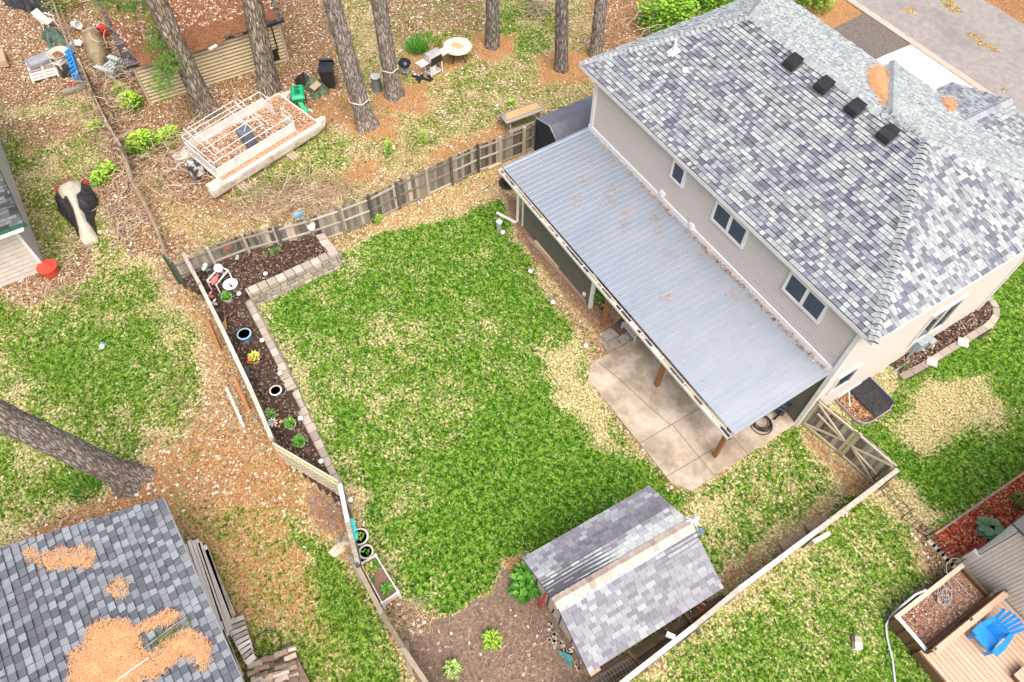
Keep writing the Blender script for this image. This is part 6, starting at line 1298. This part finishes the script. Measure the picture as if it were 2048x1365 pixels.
for x,y,lb,mt in ((419,592,'small coral butterfly ornament in the mulch by the fence',PM('coral',(.62,.24,.16),(.74,.34,.24),6,.6)),(427,607,'small cream shell ornament in the mulch by the fence',m_cer)):
    c=G(x,y,.6); t=thing('small_ornament',lb,'garden ornament',c); m=M(); m.leaf(c,(1,.5,.2),(0,0,1),.22,.14,.5); m.leaf(c,(-.6,.8,.3),(0,0,1),.2,.12,.5); m.leaf(c,(-.4,-.8,.2),(0,0,1),.14,.1,.5); m.build('wings',mt,t); m=M(); m.tube([c,c-V3(0,0,.25)],.008,5); m.build('stake',m_black,t)
for x,y,lb,mt in ((452,655,'tan triangular sail ornament leaning in the mulch',PM('mustard',(.50,.34,.14),(.62,.44,.20),6,.7)),(497,750,'grey triangular slate ornament in the mulch',PM('slate_dark',(.10,.11,.13),(.18,.19,.22),8,.6)),(468,708,'dark slate ornament by the side fence rail',MATS.get('slate_dark') or m_black)):
    c=G(x,y,.42); t=thing('triangle_ornament',lb,'garden ornament',c); m=M(); P=[c+V3(-.12,-.14,.02),c+V3(.16,-.02,.02),c+V3(-.1,.12,.35)]; m.slab(P,.02); m.build('plate',mt,t); m=M(); m.tube([P[2],P[2]-V3(.02,0,.35)],.01,5); m.build('stake',m_black,t)
lights=[(531,548,.5,'round white path light at the back wall cap'),(478,588,.5,'round white path light at the inner wall corner'),(524,681,.42,'round white path light beside the wall opposite the blue pot'),(560,747,.38,'round white path light below the flower pot along the wall'),(601,837,.28,'round white path light by the wall near the bushy pots'),(642,923,.25,'brightest round white path light at the lower end of the bed'),(701,1000,.15,'pale round light past the end of the wall'),(1061,543,.1,'white light dot in lawn by the storage wall, the upper'),(1106,605,.1,'white light dot in lawn by the storage wall, the middle'),(1172,692,.1,'white light dot in lawn near the grey pavers')]
m_wd=PM('frosted_white',(.72,.72,.68),(.84,.84,.80),9,.4,bmp=0)
for i,(x,y,z,lb) in enumerate(lights):
    c=G(x,y,z+.1); t=thing('path_light',lb,'path light',(c[0],c[1],z-.05)); m=M(); m.lathe((c[0],c[1],z+.08),[(.05,0),(.085,.02),(.08,.05),(.001,.07)],14); m.build('lamp_cap',m_wd,t,smooth=True); m=M(); m.tube([(c[0],c[1],z-.1),(c[0],c[1],z+.09)],.015,5); m.build('stake',m_black,t)
# turquoise cup in left lawn, valve box, spigot, dome etc.
c=G(206,694); t=thing('white_cup','white cup with green top lying in the left lawn','cup',c); m=M(); m.lathe((c[0],c[1],.05),[(.07,-.1),(.08,.06)],12,axis=(.8,-.4,.5)); m.build('cup',m_white,t); m=M(); m.lathe((c[0]-.06,c[1]+.02,.06),[(.08,0),(.07,.06),(.001,.07)],12,axis=(-.8,.4,.3)); m.build('top',PM('teal_green',(.05,.42,.28),(.1,.52,.36),6,.5),t)
c=G(1711,1292); t=thing('utility_box','small white and grey utility box in the right lawn','utility box',c); m=M(); m.box((c[0],c[1],.12),(.20,.24,.24),.9,t=.5); m.build('box',m_white,t,bev=.01); m=M(); m.box((c[0]-.12,c[1]+.08,.16),(.2,.16,.22),.9,tilt=(.2,.1)); m.build('cover',PM('tan_grey',(.32,.28,.22),(.42,.37,.3),6,.7),t)
c=G(998,462); t=thing('yard_hydrant','white and grey outdoor tap post at the lawn edge','tap',c); m=M(); m.box((c[0],c[1],.25),(.14,.12,.5),.3); m.build('post',m_sil,t); m=M(); m.box((c[0]+.02,c[1],.53),(.20,.18,.08),.3); m.lathe((c[0]+.2,c[1]+.05,.08),[(.08,-.05),(.09,.03),(.001,.06)],10); m.build('cap',m_white,t)
# planks by the storage wall
for a,b,z,lb,mt in (((1057,476),(1172,603),.06,'long brown plank on the ground along the storage wall',PM('brown_plank',(.30,.20,.14),(.44,.31,.23),6,.8)),((1070,482),(1120,535),.11,'short yellow board lying on the long plank',PM('yellow_board',(.56,.44,.24),(.66,.54,.32),6,.8))):
    p,q=G(*a,z),G(*b,z); m=M(); m.beam(p,q,.13,.05); m.build('plank',mt,None,label=lb,category='plank',origin=p)
p,q=G(977,338,.1),G(1003,326,.1); m=M(); m.beam(p,q,.09,.07); m.build('plank',MATS['yellow_board'],None,label='short pale board by the back fence near the metal roof corner',category='plank',origin=p)
t=thing('bbq_barrel','black barrel smoker by the metal roof corner','barrel',G(1020,372)); c=G(1022,368); m=M(); m.lathe((c[0],c[1],0),[(.28,0),(.3,.1),(.3,.75),(.28,.8),(.001,.82)],18); m.build('body',m_black,t,smooth=True); m=M(); m.lathe((c[0]-.05,c[1]-.1,.04),[(.36,0),(.4,.05),(.34,.05)],18); m.build('base',m_black,t); m=M(); m.box((c[0]+.12,c[1]-.05,.84),(.2,.16,.06)); m.build('white_tray',m_white,t)
# under the patio roof
c=G(1208,592,.9); t=thing('hanging_plant','round leafy green plant by the first patio post','plant pot',(c[0],c[1],.0)); m=M(); pot_shell(m,(c[0],c[1],.45),.14,.2,.22); m.build('pot',m_ter,t); m=M(); m.tube([(c[0],c[1],0),(c[0],c[1],.46)],.03,6); m.build('stand',m_black,t); m=M(); leafcloud(m,(c[0],c[1],.65),.32,.4,260,.1,.06,4); m.build('foliage',m_leafg,t)
t=thing('patio_bench','slatted grey bench under the metal patio roof','bench',(-10.7,12.0,0)); m=M()
for i in range(7): m.box((-10.55+i*.11,12.0,.42),(.08,1.2,.03))
m.build('seat',m_capw,t)
for x in (-10.6,-9.88):
    for y in (11.5,12.5): m=M(); m.box((x,y,.2),(.06,.06,.4)); m.build('leg',m_capw,t)
m=M(); m.prism(P2([(1223,655),(1239,671),(1273,655),(1250,632)])[::-1],.0,.06); m.build('door_mat',PM('brown_mat',(.09,.065,.055),(.16,.12,.10),12,.95),None,label='dark brown mat beside the grey pavers under the roof edge',category='mat',origin=G(1250,655))
t=thing('pressure_washer','black machine with handle at the patio end under the roof','pressure washer',G(1555,822)); c=G(1555,822); m=M(); m.box((c[0],c[1],.35),(.45,.5,.3),.4); m.box((c[0],c[1],.58),(.3,.36,.16),.4); m.build('body',PM('dark_blue_black',(.02,.03,.045),(.05,.065,.09),5,.4),t,bev=.03)
for s in (-.2,.2): m=M(); m.beam((c[0]+s,c[1]-.2,.5),(c[0]+s,c[1]-.35,0.05),.05,.05); m.build('leg',m_black,t)
m=M(); m.tube([(c[0]-.2,c[1]+.15,.5),(c[0]-.2,c[1]+.3,.9),(c[0]+.2,c[1]+.3,.9),(c[0]+.2,c[1]+.15,.5)],.018,6); m.build('handle',m_black,t)
m=M(); c=G(1523,847,.07); r=random.Random(2)
for k in range(7): R=.34-.02*k+r.uniform(-.02,.02); ox_,oy_=r.uniform(-.05,.05),r.uniform(-.05,.05); m.tube([(c[0]+ox_+R*math.cos(i*.3),c[1]+oy_+R*1.0*math.sin(i*.3),.075+.018*k) for i in range(22)],.014,5,cap=False)
m.tube([G(1545,840,.1),G(1570,825,.15),G(1583,815,.3)],.014,5); m.build('coiled_hose',m_black,None,label='black hose coiled in loops on the concrete patio',category='hose',origin=c)
# shed side clutter: rake, red handle, ornament on roof, wire, boards
t=thing('leaf_rake','teal fan rake head lying beside the shed corner','rake',G(1130,1322)); a=G(1143,1333,.15); m=M()
for k in range(17):
    f=k/16; e=G(1116,1303,.05)*(1-f)+G(1141,1333,.05)*f; e2=G(1113,1300,.04)*(1-f)+G(1143,1338,.04)*f; m.tube([G(1142,1312,.12),(G(1142,1312,.1)+e2)/2+V3(0,0,.04),e2],.012,4)
m.build('tines',PM('teal_plastic',(.05,.28,.30),(.12,.42,.43),5,.5),t)
m=M(); m.tube([G(1142,1312,.12),G(1150,1330,.25),G(1158,1345,.3)],.016,6); m.build('handle',m_wood,t)
t=thing('red_handle_tool','red handled garden tool standing against the shed end wall','garden tool',G(1080,1218)); m=M(); m.beam(G(1078,1217,0),G(1091,1188,1.0),.06,.04); m.build('handle',m_red,t); m=M(); m.beam(G(1104,1226,.5),G(1112,1214,.7),.05,.04); m.build('grip',m_black,t)
c=G(1386,1045,2.8); t=thing('roof_ornament','white spiky weather ornament with small blue dish on the shed ridge end','garden ornament',c); m=M(); r=random.Random(3)
for k in range(14): d=nrm((r.gauss(0,1),r.gauss(0,1),r.gauss(.3,.6))); m.tube([c+V3(0,0,.1),c+V3(0,0,.1)+d*r.uniform(.1,.24)],.022,5)
m.tube([c-V3(0,0,.1),c+V3(0,0,.12)],.03,6); m.build('spikes',m_white,t); m=M(); m.lathe(c+V3(.28,.1,-.25),[(.02,0),(.09,.03),(.10,.06),(.001,.04)],14); m.tube([c,c+V3(.28,.1,-.2)],.012,5); m.build('dish',PM('navy_dish',(.10,.14,.24),(.2,.25,.36),6,.4),t)
c=G(1230,1355); t=thing('wire_roll','rolled wire mesh fencing behind the shed','wire roll',G(1215,1365)); m=M(); a=G(1165,1390,.3);b=G(1275,1322,.3); d=nrm(b-a);L=np.linalg.norm(b-a); s_=nrm(np.cross(d,(0,0,1))); u_=np.cross(s_,d)
for k in range(int(L/.1)): m.tube([a+d*k*.1+s_*.2*math.cos(i*.7)+u_*.2*math.sin(i*.7) for i in range(10)],.006,4,cap=False)
for i in range(8): m.tube([a+s_*.2*math.cos(i*.8)+u_*.2*math.sin(i*.8),b+s_*.2*math.cos(i*.8)+u_*.2*math.sin(i*.8)],.006,4)
m.build('mesh',PM('galv_wire',(.32,.31,.28),(.5,.48,.45),20,.5),t)
m_dkw=PM('dark_stained_plank',(.06,.045,.03),(.20,.15,.10),5,.85,stretch=(4,.8,1))
for i in range(7):
    x=-1.5+i*.055; z=.12+.10*(i%3); y0=3.9+.25*(i%2); m=M(); m.box((-1.62+i*.075,5.9+.2*(i%3),z+.02*i),(.12,3.4+.3*(i%3),.04),-.03+.012*i); m.build('stored_plank',m_dkw,None,label='dark weathered plank stored between shed and boundary fence',category='plank',group='planks behind the shed',origin=(-1.62+i*.075,5.9,z))
for k,(y,ln) in enumerate(((7.0,.7),(6.3,.6),(5.1,.7))): m=M(); m.box((-1.35,y,.5),(ln,.09,.09),.1*k); m.build('cross_block',m_dkw,None,label='dark cross piece lying over the planks behind the shed',category='block',group='cross pieces behind the shed',origin=(-1.35,y,.5))
m=M(); m.tube([G(1355,1255,.1),G(1362,1228,1.0)],.015,5); m.tube([G(1385,1240,.1),G(1381,1222,1.0)],.015,5); m.build('metal_rods',m_sil,None,label='thin grey rods standing in the gap behind the shed',category='rods',origin=G(1355,1255))
m=M(); m.box(G(1341,1272,1.4),(.22,.12,.12),.6); m.build('fence_bracket',m_white,None,label='white bracket on the boundary fence top behind the shed',category='bracket',origin=G(1341,1272,1.4))
c=G(1403,1217,.3); m=M(); leafcloud(m,c,.12,.1,26,.07,.06,3); m.build('red_flowers',PM('red_white_petals',(.6,.05,.05),(.85,.5,.5),14,.6,lo=.5,hi=.6),None,label='few red and white artificial flowers behind the shed roof',category='flowers',origin=c)
m=M(); r=random.Random(4)
for k in range(40): x,y=r.uniform(1095,1165),0; y=1265+(x-1095)*.9+r.gauss(0,14); m.box(G(x,y,.03),(r.uniform(.05,.14),r.uniform(.04,.1),.05),r.uniform(0,3),t=r.random())
m.build('rubble',m_block,None,kind='stuff',label='stones and broken bits along the shed end wall',category='stones')
# wood piles beside the garage
def board(p,q,wd,th,mat,label,group,t=.5,name='timber_board'): m=M(); m.beam(p,q,wd,th,t=t); return m.build(name,mat,None,label=label,category='board',group=group,origin=p)
ln=[((377,1082),(443,1275)),((385,1082),(450,1268)),((393,1080),(456,1272)),((400,1085),(462,1262)),((408,1092),(466,1255)),((416,1100),(468,1242)),((370,1090),(430,1260))]
r=random.Random(2)
for i,(a,b) in enumerate(ln):
    for k in range(2): board(G(a[0]+r.uniform(-2,2),a[1]+k*6,.55-.09*k-.04*(i>3)),G(b[0],b[1]-k*9,.55-.09*k-.04*(i>3)),.11,.05,m_capw,'long bleached board in the leaning stack along the garage','long boards by the garage',t=r.random())
for i in range(9):
    a=G(446+i*4.6,1240+i*0,.0); p=G(452+i*5,1250+i*9.6,.5); q=G(489+i*2.5,1237+i*9.2,.5); m=M(); m.beam(p,q,.17,.13,t=r.random()); m.build('white_block',m_capw,None,label='pale square timber in the short cross stack beside the garage',category='timber',group='pale timbers by the garage',origin=p)
for i in range(4): board(G(440+i*6,1245+i*16,.62),G(468+i*5,1335+i*6,.62),.10,.05,m_capw,'pale board laid along the short timber stack','boards on the timber stack',t=r.random())
m_log=TM('split_log',[(0,(.10,.07,.05)),(.35,(.30,.22,.16)),(.7,(.52,.42,.33)),(1,(.72,.62,.52))],fine=18,famp=.35)
k=0
for L_y in range(9):
    for j in range(5):
        x=508+j*17+r.uniform(-4,4)+L_y*1.5; y=1330+L_y*13-j*7.5+r.uniform(-3,3); z=.32+r.uniform(-.06,.12); p=G(x,y,z); dd_=nrm((.2+r.uniform(-.15,.15),.95,r.uniform(-.08,.08))); l=r.uniform(.28,.42)
        m=M(); R=r.uniform(.06,.09); m.tube([p-dd_*l/2,p+dd_*l/2],R,r.choice([4,5,6]),t=[r.random() for _ in range(0)] or r.random()); m.build('firewood_log',m_log,None,label='split log in the firewood pile at the bottom edge',category='log',group='firewood pile logs',origin=p); k+=1
m=M(); 
for z in (.12,.25): m.prism(P2([(505,1340),(585,1292),(640,1400),(520,1420)])[::-1],z-.12,z,t=.2)
m.build('log_base',m_log,None,label='lower layers of dark stacked wood under the firewood pile',category='wood pile',origin=G(570,1350))
m=M(); c=G(535,1290,.1); m.tube([(c[0]+.38*math.cos(i*.32),c[1]+.38*math.sin(i*.32),.1) for i in range(21)],.014,5,cap=False); m.tube([(c[0],c[1]-.3,.1),(c[0],c[1]+.1,.1)],.01,5); m.build('iron_ring',m_wire,None,label='rusty iron hoop lying on grass between timbers and firewood',category='hoop',origin=c)
m=M(); c=G(681,1090,.08); drape('cream_cloth','crumpled cream cloth outside the fence beside turquoise cups',(c[0],c[1],0),.22,.35,.22,.2,m_cv,9,'cloth',fold=.4)
# ------------------------------------------------------------------ CLUTTER AT THE UPPER LEFT
drape('black_tarp','large black tarp heap in the top left corner',G(55,-5),2.2,1.1,1.3,.3,PM('black_tarp',(.012,.013,.018),(.06,.065,.075),3,.45,bmp=1,bd=.1),11,'tarp',n=40,fold=.3)
drape('green_tarp','dark green crumpled tarp behind the round basin',G(112,83),.6,.45,.7,.3,PM('deep_green_tarp',(.02,.045,.035),(.11,.19,.15),6,.5,bmp=1,bd=.05),12,'tarp',fold=.35)
m_dgy=PM('dusty_grey_plastic',(.26,.27,.29),(.38,.39,.42),4,.6)
t=thing('wooden_pallet','weathered wooden pallet platform at the upper left','pallet',G(88,150)); P=[G(50,125,.15),G(105,112,.15),G(118,150,.15),G(64,165,.15)]; m=M()
for k in range(7): f=(k+.5)/7; m.beam(P[0]+(P[3]-P[0])*f,P[1]+(P[2]-P[1])*f,.15,.03,t=random.random())
m.build('slat_panel',m_capw,t); 
for f in (.04,.52,.96): m=M(); m.beam(P[0]+(P[1]-P[0])*f-V3(0,0,.06),P[3]+(P[2]-P[3])*f-V3(0,0,.06),.09,.1); m.build('runner',m_capw,t)
m=M(); m.beam(P[0]+(P[1]-P[0])*.52+V3(0,0,.03),P[3]+(P[2]-P[3])*.52+V3(0,0,.03),.08,.03); m.build('top_batten',m_capw,t)
t=thing('grey_tub','grey rectangular plastic tub lying on the pallet','tub',G(78,122,.2)); c=G(78,122,.3); ang=math.atan2(*( (G(98,112)-G(58,128))[1::-1])); m=M(); a_,b_=1.0,.62
def rrect(w_,d_,rad,n=5): 
    pts=[]; 
    for cx_,cy_,a0_ in ((w_/2-rad,d_/2-rad,0),(-w_/2+rad,d_/2-rad,90),(-w_/2+rad,-d_/2+rad,180),(w_/2-rad,-d_/2+rad,270)):
        for k in range(n): a=math.radians(a0_+90*k/(n-1)); pts.append((cx_+rad*math.cos(a),cy_+rad*math.sin(a)))
    return pts
rings=[(1.0,.58,.0),(1.08,.66,.2),(1.0,.58,.2),(.92,.5,.06)]; vs=[];
for w_,d_,z in rings: vs+=[L_(x,y,c[2]-.1+z,c,ang) for x,y in rrect(w_,d_,.12)]
n=20; m.add(vs,[(i*n+k,i*n+(k+1)%n,(i+1)*n+(k+1)%n,(i+1)*n+k) for i in range(3) for k in range(n)]+[tuple(range(n-1,-1,-1)),tuple(3*n+k for k in range(n))]); m.build('tub',m_dgy,t)
t=thing('round_basin','round pale basin on a stand filled with leaves at upper left','basin',G(118,125)); c=G(115,105,.75); m=M(); m.lathe((c[0],c[1],.55),[(.3,0),(.45,.16),(.48,.2),(.44,.2),(.3,.08),(.001,.08)],24); m.build('bowl',PM('mossy_cream',(.45,.42,.30),(.62,.58,.46),5,.7),t,smooth=True); m=M(); m.lathe((c[0],c[1],.66),[(.27,0),(.15,.05),(.001,.06)],16); m.build('leaf_heap',MATS['leafy_brown'],t); m=M(); m.lathe((c[0],c[1],0),[(.28,0),(.3,.56)],14); m.build('base',m_cer,t)
def lawnchair(label,c,rz,mat,rec=.9,tip=(0,0)):
    t=thing('plastic_chair',label,'chair',c,'plastic garden chairs at upper left'); f=lambda x,y,z:L_(x,y,c[2]+z,c,rz)
    m=M(); m.slab([f(-.23,-.22,.42),f(.23,-.22,.42),f(.23,.22,.40),f(-.23,.22,.40)],.03); m.build('seat',mat,t,bev=.01)
    m=M(); m.slab([f(-.23,.20,.42),f(.23,.20,.42),f(.2,.2+rec*.35,.85),f(-.2,.2+rec*.35,.85)],.03); m.build('backrest',mat,t)
    for sx in (-1,1):
        for sy in (-1,1): m=M(); m.beam(f(sx*.21,sy*.2,.42),f(sx*.25,sy*.24,0),.05,.04); m.build('leg',mat,t)
        m=M(); m.beam(f(sx*.25,-.2,.62),f(sx*.25,.25,.64),.06,.03); m.beam(f(sx*.25,-.2,.62),f(sx*.24,-.22,.4),.04,.03); m.build('armrest',mat,t)
lawnchair('white plastic chair standing beside the slanting fence rails at upper left',G(103,58),2.2,m_cer)
lawnchair('white plastic chair with leaf filled seat beside the blue rack',G(128,140),.6,m_cer,rec=.6)
adirondack('adirondack_chair','pale blue weathered adirondack chair against the beige shed','chair',G(236,155),math.radians(120),PM('pale_blue_paint',(.42,.53,.57),(.58,.68,.72),5,.6,dirt=((.35,.3,.24),3,.6,.5)),1.25)
t=thing('blue_rack','bright blue slatted plastic rack standing on its side','rack',G(155,160)); A_=G(142,98,.7);B_=G(160,158,.7); m=M(); m.beam(A_,B_,.06,.5); m.build('side_rail',m_blue,t)
for k in range(8): m=M(); q=A_+(B_-A_)*(k+.5)/8; m.beam(q+V3(.0,-.02,.1),q+V3(.18,-.28,.1),.12,.04); m.build('slat',m_blue,t)
drape('black_bag','black bags and red lid heap beside the blue rack',G(140,150),.45,.3,.45,.9,m_black,14,'bag',fold=.4); 
m=M(); c=G(142,168,.3); m.lathe(c,[(.12,0),(.12,.04),(.001,.05)],12); m.build('round_disc',m_red,None,label='small round red lid below the blue rack',category='lid',origin=c)
m=M(); m.beam(G(125,185,.1),G(170,172,.1),.25,.12); m.build('plank',m_fence,None,label='dark grey plank on ground at the foot of the blue rack',category='plank',origin=G(125,185))
t=thing('covered_canoe','small boat under a mouldy tan cover beside the old shed','boat',G(185,95)); c=G(188,85); m=M(); vs=[]; A_=G(176,45,.7);B_=G(196,128,.7); dd_=nrm(B_-A_);L=np.linalg.norm(B_-A_);s_=V3(-dd_[1],dd_[0],0); n=16
for s,w_,h in ((0,.03,.6),(.1,.25,.75),(.25,.42,.85),(.45,.5,.88),(.7,.42,.8),(.88,.25,.68),(1,.04,.5)):
    for i in range(n+1): a=math.pi*i/n; vs.append(A_*V3(1,1,0)+dd_*s*L+s_*w_*math.cos(a)*(1+.1*math.sin(i*3+s*9))+V3(0,0,h*math.sin(a)**.7))
m.add(vs,[(i*(n+1)+k,i*(n+1)+k+1,(i+1)*(n+1)+k+1,(i+1)*(n+1)+k) for i in range(6) for k in range(n)]); m.build('cover',PM('mouldy_tan_cover',(.20,.15,.08),(.42,.34,.22),3,.85,bmp=.7,bd=.06),t,smooth=True); m=M(); m.tube([A_*V3(1,1,0)+V3(0,0,.3),B_*V3(1,1,0)+V3(0,0,.3)],[.05,.05],6); m.build('keel',m_fence,t)
m=M(); c=G(153,50,.3); m.lathe(c,[(.001,-.25),(.17,-.25),(.19,.2),(.17,.2),(.15,-.1),(.001,-.1)],16,axis=(.9,.4,.3)); m.build('white_bucket',m_white,None,label='white bucket lying on its side behind the old fence rails',category='bucket',origin=c)
m=M(); m.box(G(152,86,.2),(.55,.3,.05),.9,tilt=(.2,.1)); m.build('pale_slab',m_cer,None,label='pale flat slab beside the tan covered boat',category='slab',origin=G(152,86,.2))
m=M(); c=G(205,60,.3); m.box(c,(.4,.3,.35),.4); m.build('red_crate',m_red,None,label='faded red box between covered boat and old shed',category='box',origin=c)
m=M(); m.slab([G(-5,95,.4),G(5,98,.4),G(12,122,.4),G(-5,125,.4)],.3); m.build('wooden_crate',m_wood,None,label='edge of a wooden crate at the left edge of the photo',category='crate',origin=G(0,110))
# vines, twigs and brush
def brush(name,label,regions,seed,mat,cat='brush',r0=.010,seg=6,hz=.35):
    r=random.Random(seed); m=M()
    for (x,y,sx,sy,n,L) in regions:
        for _ in range(n):
            p=G(x+r.gauss(0,sx),y+r.gauss(0,sy))+V3(0,0,r.uniform(.02,hz)); a=r.uniform(0,6.28); P=[p]; 
            for k in range(seg): a+=r.gauss(0,.45); p=p+V3(math.cos(a),math.sin(a),0)*L/seg+V3(0,0,r.gauss(0,.06)); p[2]=max(.01,p[2]); P.append(p.copy())
            m.tube(P,r0*r.uniform(.5,1.3),3,t=r.random(),cap=False)
    return m.build(name,mat,None,kind='stuff',label=label,category=cat)
m_vine=TM('dry_vine',[(0,(.22,.13,.08)),(.5,(.50,.36,.24)),(1,(.78,.64,.48))],fine=30,famp=.2)
brush('dry_vines','tangled dry vines over the stern of the pontoon boat and the ground below it',[(365,330,25,28,150,1.2),(330,390,40,30,110,1.0),(380,300,14,20,60,1.0)],1,m_vine,hz=.9)
brush('dry_brush','mound of straw coloured bramble between the boat and the back fence',[(590,395,50,20,330,1.0),(520,415,40,18,120,.8),(660,385,25,12,60,.8)],2,m_vine,hz=.35)
brush('dry_vines','bare vines climbing over the old picket fence',[(215,235,22,35,110,1.3),(240,190,15,25,50,1.2),(255,290,18,25,70,1.0),(190,130,25,40,60,1.0)],3,m_vine,hz=1.3)
brush('brush_pile','pile of bare sticks near the top edge between two pines',[(1078,22,14,9,60,1.1)],4,m_twig,r0=.02,hz=.4)
brush('bare_bramble','leafless bramble stems right of the pines near the green bushes',[(1270,40,35,35,70,1.8),(1240,90,20,10,20,1.5)],5,m_vine,hz=1.2)
brush('fallen_branches','fallen curved branches and twigs left of the old fence line',[(240,400,12,40,26,1.3),(225,330,12,30,16,1.2),(250,450,22,20,40,.8)],6,m_twig,r0=.02,hz=.15)
brush('dry_stalks','pale dry stalks heaped beside the fence near the soil patch',[(810,1235,22,18,110,.6),(700,1020,12,14,30,.4)],7,m_vine,r0=.006,hz=.1)
brush('dry_stalks','straw stalks scattered over the bare garden soil',[(1000,1290,90,45,240,.22)],8,m_vine,r0=.005,seg=3,hz=.03)
brush('dry_stalks','dry leaf stalks along the left fence and around the fence corner',[(340,560,15,25,70,.5),(440,820,60,50,150,.4),(80,585,50,14,150,.5),(145,520,20,25,90,.5)],9,m_vine,r0=.010,seg=3,hz=.06)
# edging things by the right fence
for x0,y0,x1,y1,lb in ((1562,1097,1610,1070,'rough tan kerb stones along the boundary fence, the lower run'),(1615,1062,1655,1040,'rough tan kerb stones along the boundary fence, the upper run')):
    a,b=G(x0,y0,.1),G(x1,y1,.1); m=M(); r=random.Random(x0)
    for k in range(7): q=a+(b-a)*(k+.5)/7; m.box(q,(.3,np.linalg.norm(b-a)/7*.95,.2),math.atan2(-(b-a)[0],(b-a)[1]),t=r.uniform(.3,.7))
    m.build('kerb_stones',PM('tan_rough_stone',(.38,.26,.17),(.58,.42,.30),12,.95,bmp=1,bd=.03),None,label=lb,category='stones',origin=a)
p=G(1640,1078,.3); m=M(); m.box(p,(.12,.62,.3),-.1); m.build('grey_block',MATS['grey_block'],None,label='grey block leaning on the outside of the boundary fence',category='block',origin=p)

# ------------------------------------------------------------------ GRASS BLADES AND LEAF LITTER ON THE GROUND
NOGROW.append([(HX0,HY0-3.0),(-12,HY0-3.0),(-12,HY0),(HX1,HY0),(HX1,23),(HX0,23)])
NOGROW.append([(-4.6,4),(-1.9,4),(-1.9,7.5),(-4.6,7.5)]); NOGROW.append([(-18,24.6),(-5,24.6),(-5,33.9),(-18,33.9)]); NOGROW.append([(-80,33.6),(40,33.6),(40,39.8),(-80,39.8)])
def zval(x,y): A=zone_values(x,y); return A,green_density(x,y,A)
N=230000
x=RNG.uniform(-36,4,N); y=RNG.uniform(-11,26,N); k=sdist(x,y,P2(VIEW))>-.5; x,y=x[k],y[k]
# thin out with distance from the camera so that near grass is denser
dist=np.sqrt(x**2+y**2+22**2); k=RNG.random(len(x))<np.clip((27/dist)**3,0,1); x,y=x[k],y[k]
A_,g_=zval(x,y); fine=fbm(x,y,7,4,71,.75); pr=np.clip((g_+(fine-.5)*3.0-.36)*1.8,0,1)*.8; k=(RNG.random(len(x))<pr)&~blocked(x,y); x,y,A_,g_=x[k],y[k],A_[k],g_[k]
n=len(x); h=RNG.uniform(.04,.10,n); wd=RNG.uniform(.018,.04,n); viv=A_[:,4:5]; u=np.clip(RNG.normal(.5,.22,(n,1))+(fbm(x,y,9,3,191,.7)[:,None]-.5)*2.2,0,1); big=np.clip(.5+(fbm(x,y,4.2,3,90,.7)[:,None]-.5)*3.2,0,1)
vg=np.array([.022,.075,.004])*(1-u)+np.array([.22,.40,.04])*u; og=np.array([.055,.08,.010])*(1-u)+np.array([.26,.30,.06])*u
col=(og*(1-viv)+vg*viv)*(.42+1.45*big)*(.62+.76*fbm(x,y,1.1,3,301)[:,None]); dry=RNG.random(n)<.16; col[dry]=np.array([.62,.50,.26])*RNG.uniform(.7,1.15,(dry.sum(),1))
v,f=blades('g',x,y,h,wd,None,5); npmesh('grass',v,f,None,attr_mat('grass_blades'),kind='stuff',label='short spring grass blades growing over the lawns',category='grass',col=np.concatenate([col,np.ones((n,1))],1))
N=190000
x=RNG.uniform(-46,6,N); y=RNG.uniform(-12,30,N); k=sdist(x,y,P2(VIEW))>-.5; x,y=x[k],y[k]; A_,g_=zval(x,y); fine=fbm(x,y,2.2,3,171)
pr=np.clip(A_[:,3]*1.2*(-.25+2.3*fine)-.25*A_[:,1],0,.9); k=(RNG.random(len(x))<pr)&~blocked(x,y); x,y=x[k],y[k]
v,f,c=litter_quads(np.stack([x,y,(fbm(x,y,.9,3,50)-.5)*.05],-1),V3(0,0,1),23,.06,.15,LITC+[(.82,.70,.60),(.5,.36,.25)],lift=.05)
npmesh('leaf_litter',v,f,None,attr_mat('leaf_litter'),col=c,kind='stuff',label='dry curled oak leaves scattered over the ground under the pines',category='leaves')
# pale straw bits in lawns and soil
N=60000
x=RNG.uniform(-26,4,N); y=RNG.uniform(-11,22,N); k=sdist(x,y,P2(VIEW))>-.5; x,y=x[k],y[k]; A_,g_=zval(x,y); pr=np.clip(.75-g_,0.03,.6)*(A_[:,2]<.9)+.05; k=(RNG.random(len(x))<pr)&~blocked(x,y); x,y=x[k],y[k]; n=len(x)
an=RNG.uniform(0,np.pi,n); L=RNG.uniform(.02,.07,n); dx,dy=np.cos(an)*L,np.sin(an)*L; z0=np.full(n,.03); w_=.006
v=np.stack([np.stack([x-dx+dy*.12,y-dy-dx*.12,z0],-1),np.stack([x-dx-dy*.12,y-dy+dx*.12,z0],-1),np.stack([x+dx,y+dy,z0+.02],-1)],1).reshape(-1,3)
c=np.array([.78,.66,.42])*RNG.uniform(.6,1.15,(n,1)); npmesh('straw',v,np.arange(3*n).reshape(n,3),None,attr_mat('straw_bits'),kind='stuff',label='bits of pale dead straw lying in the lawns',category='straw',col=np.concatenate([c,np.ones((n,1))],1))
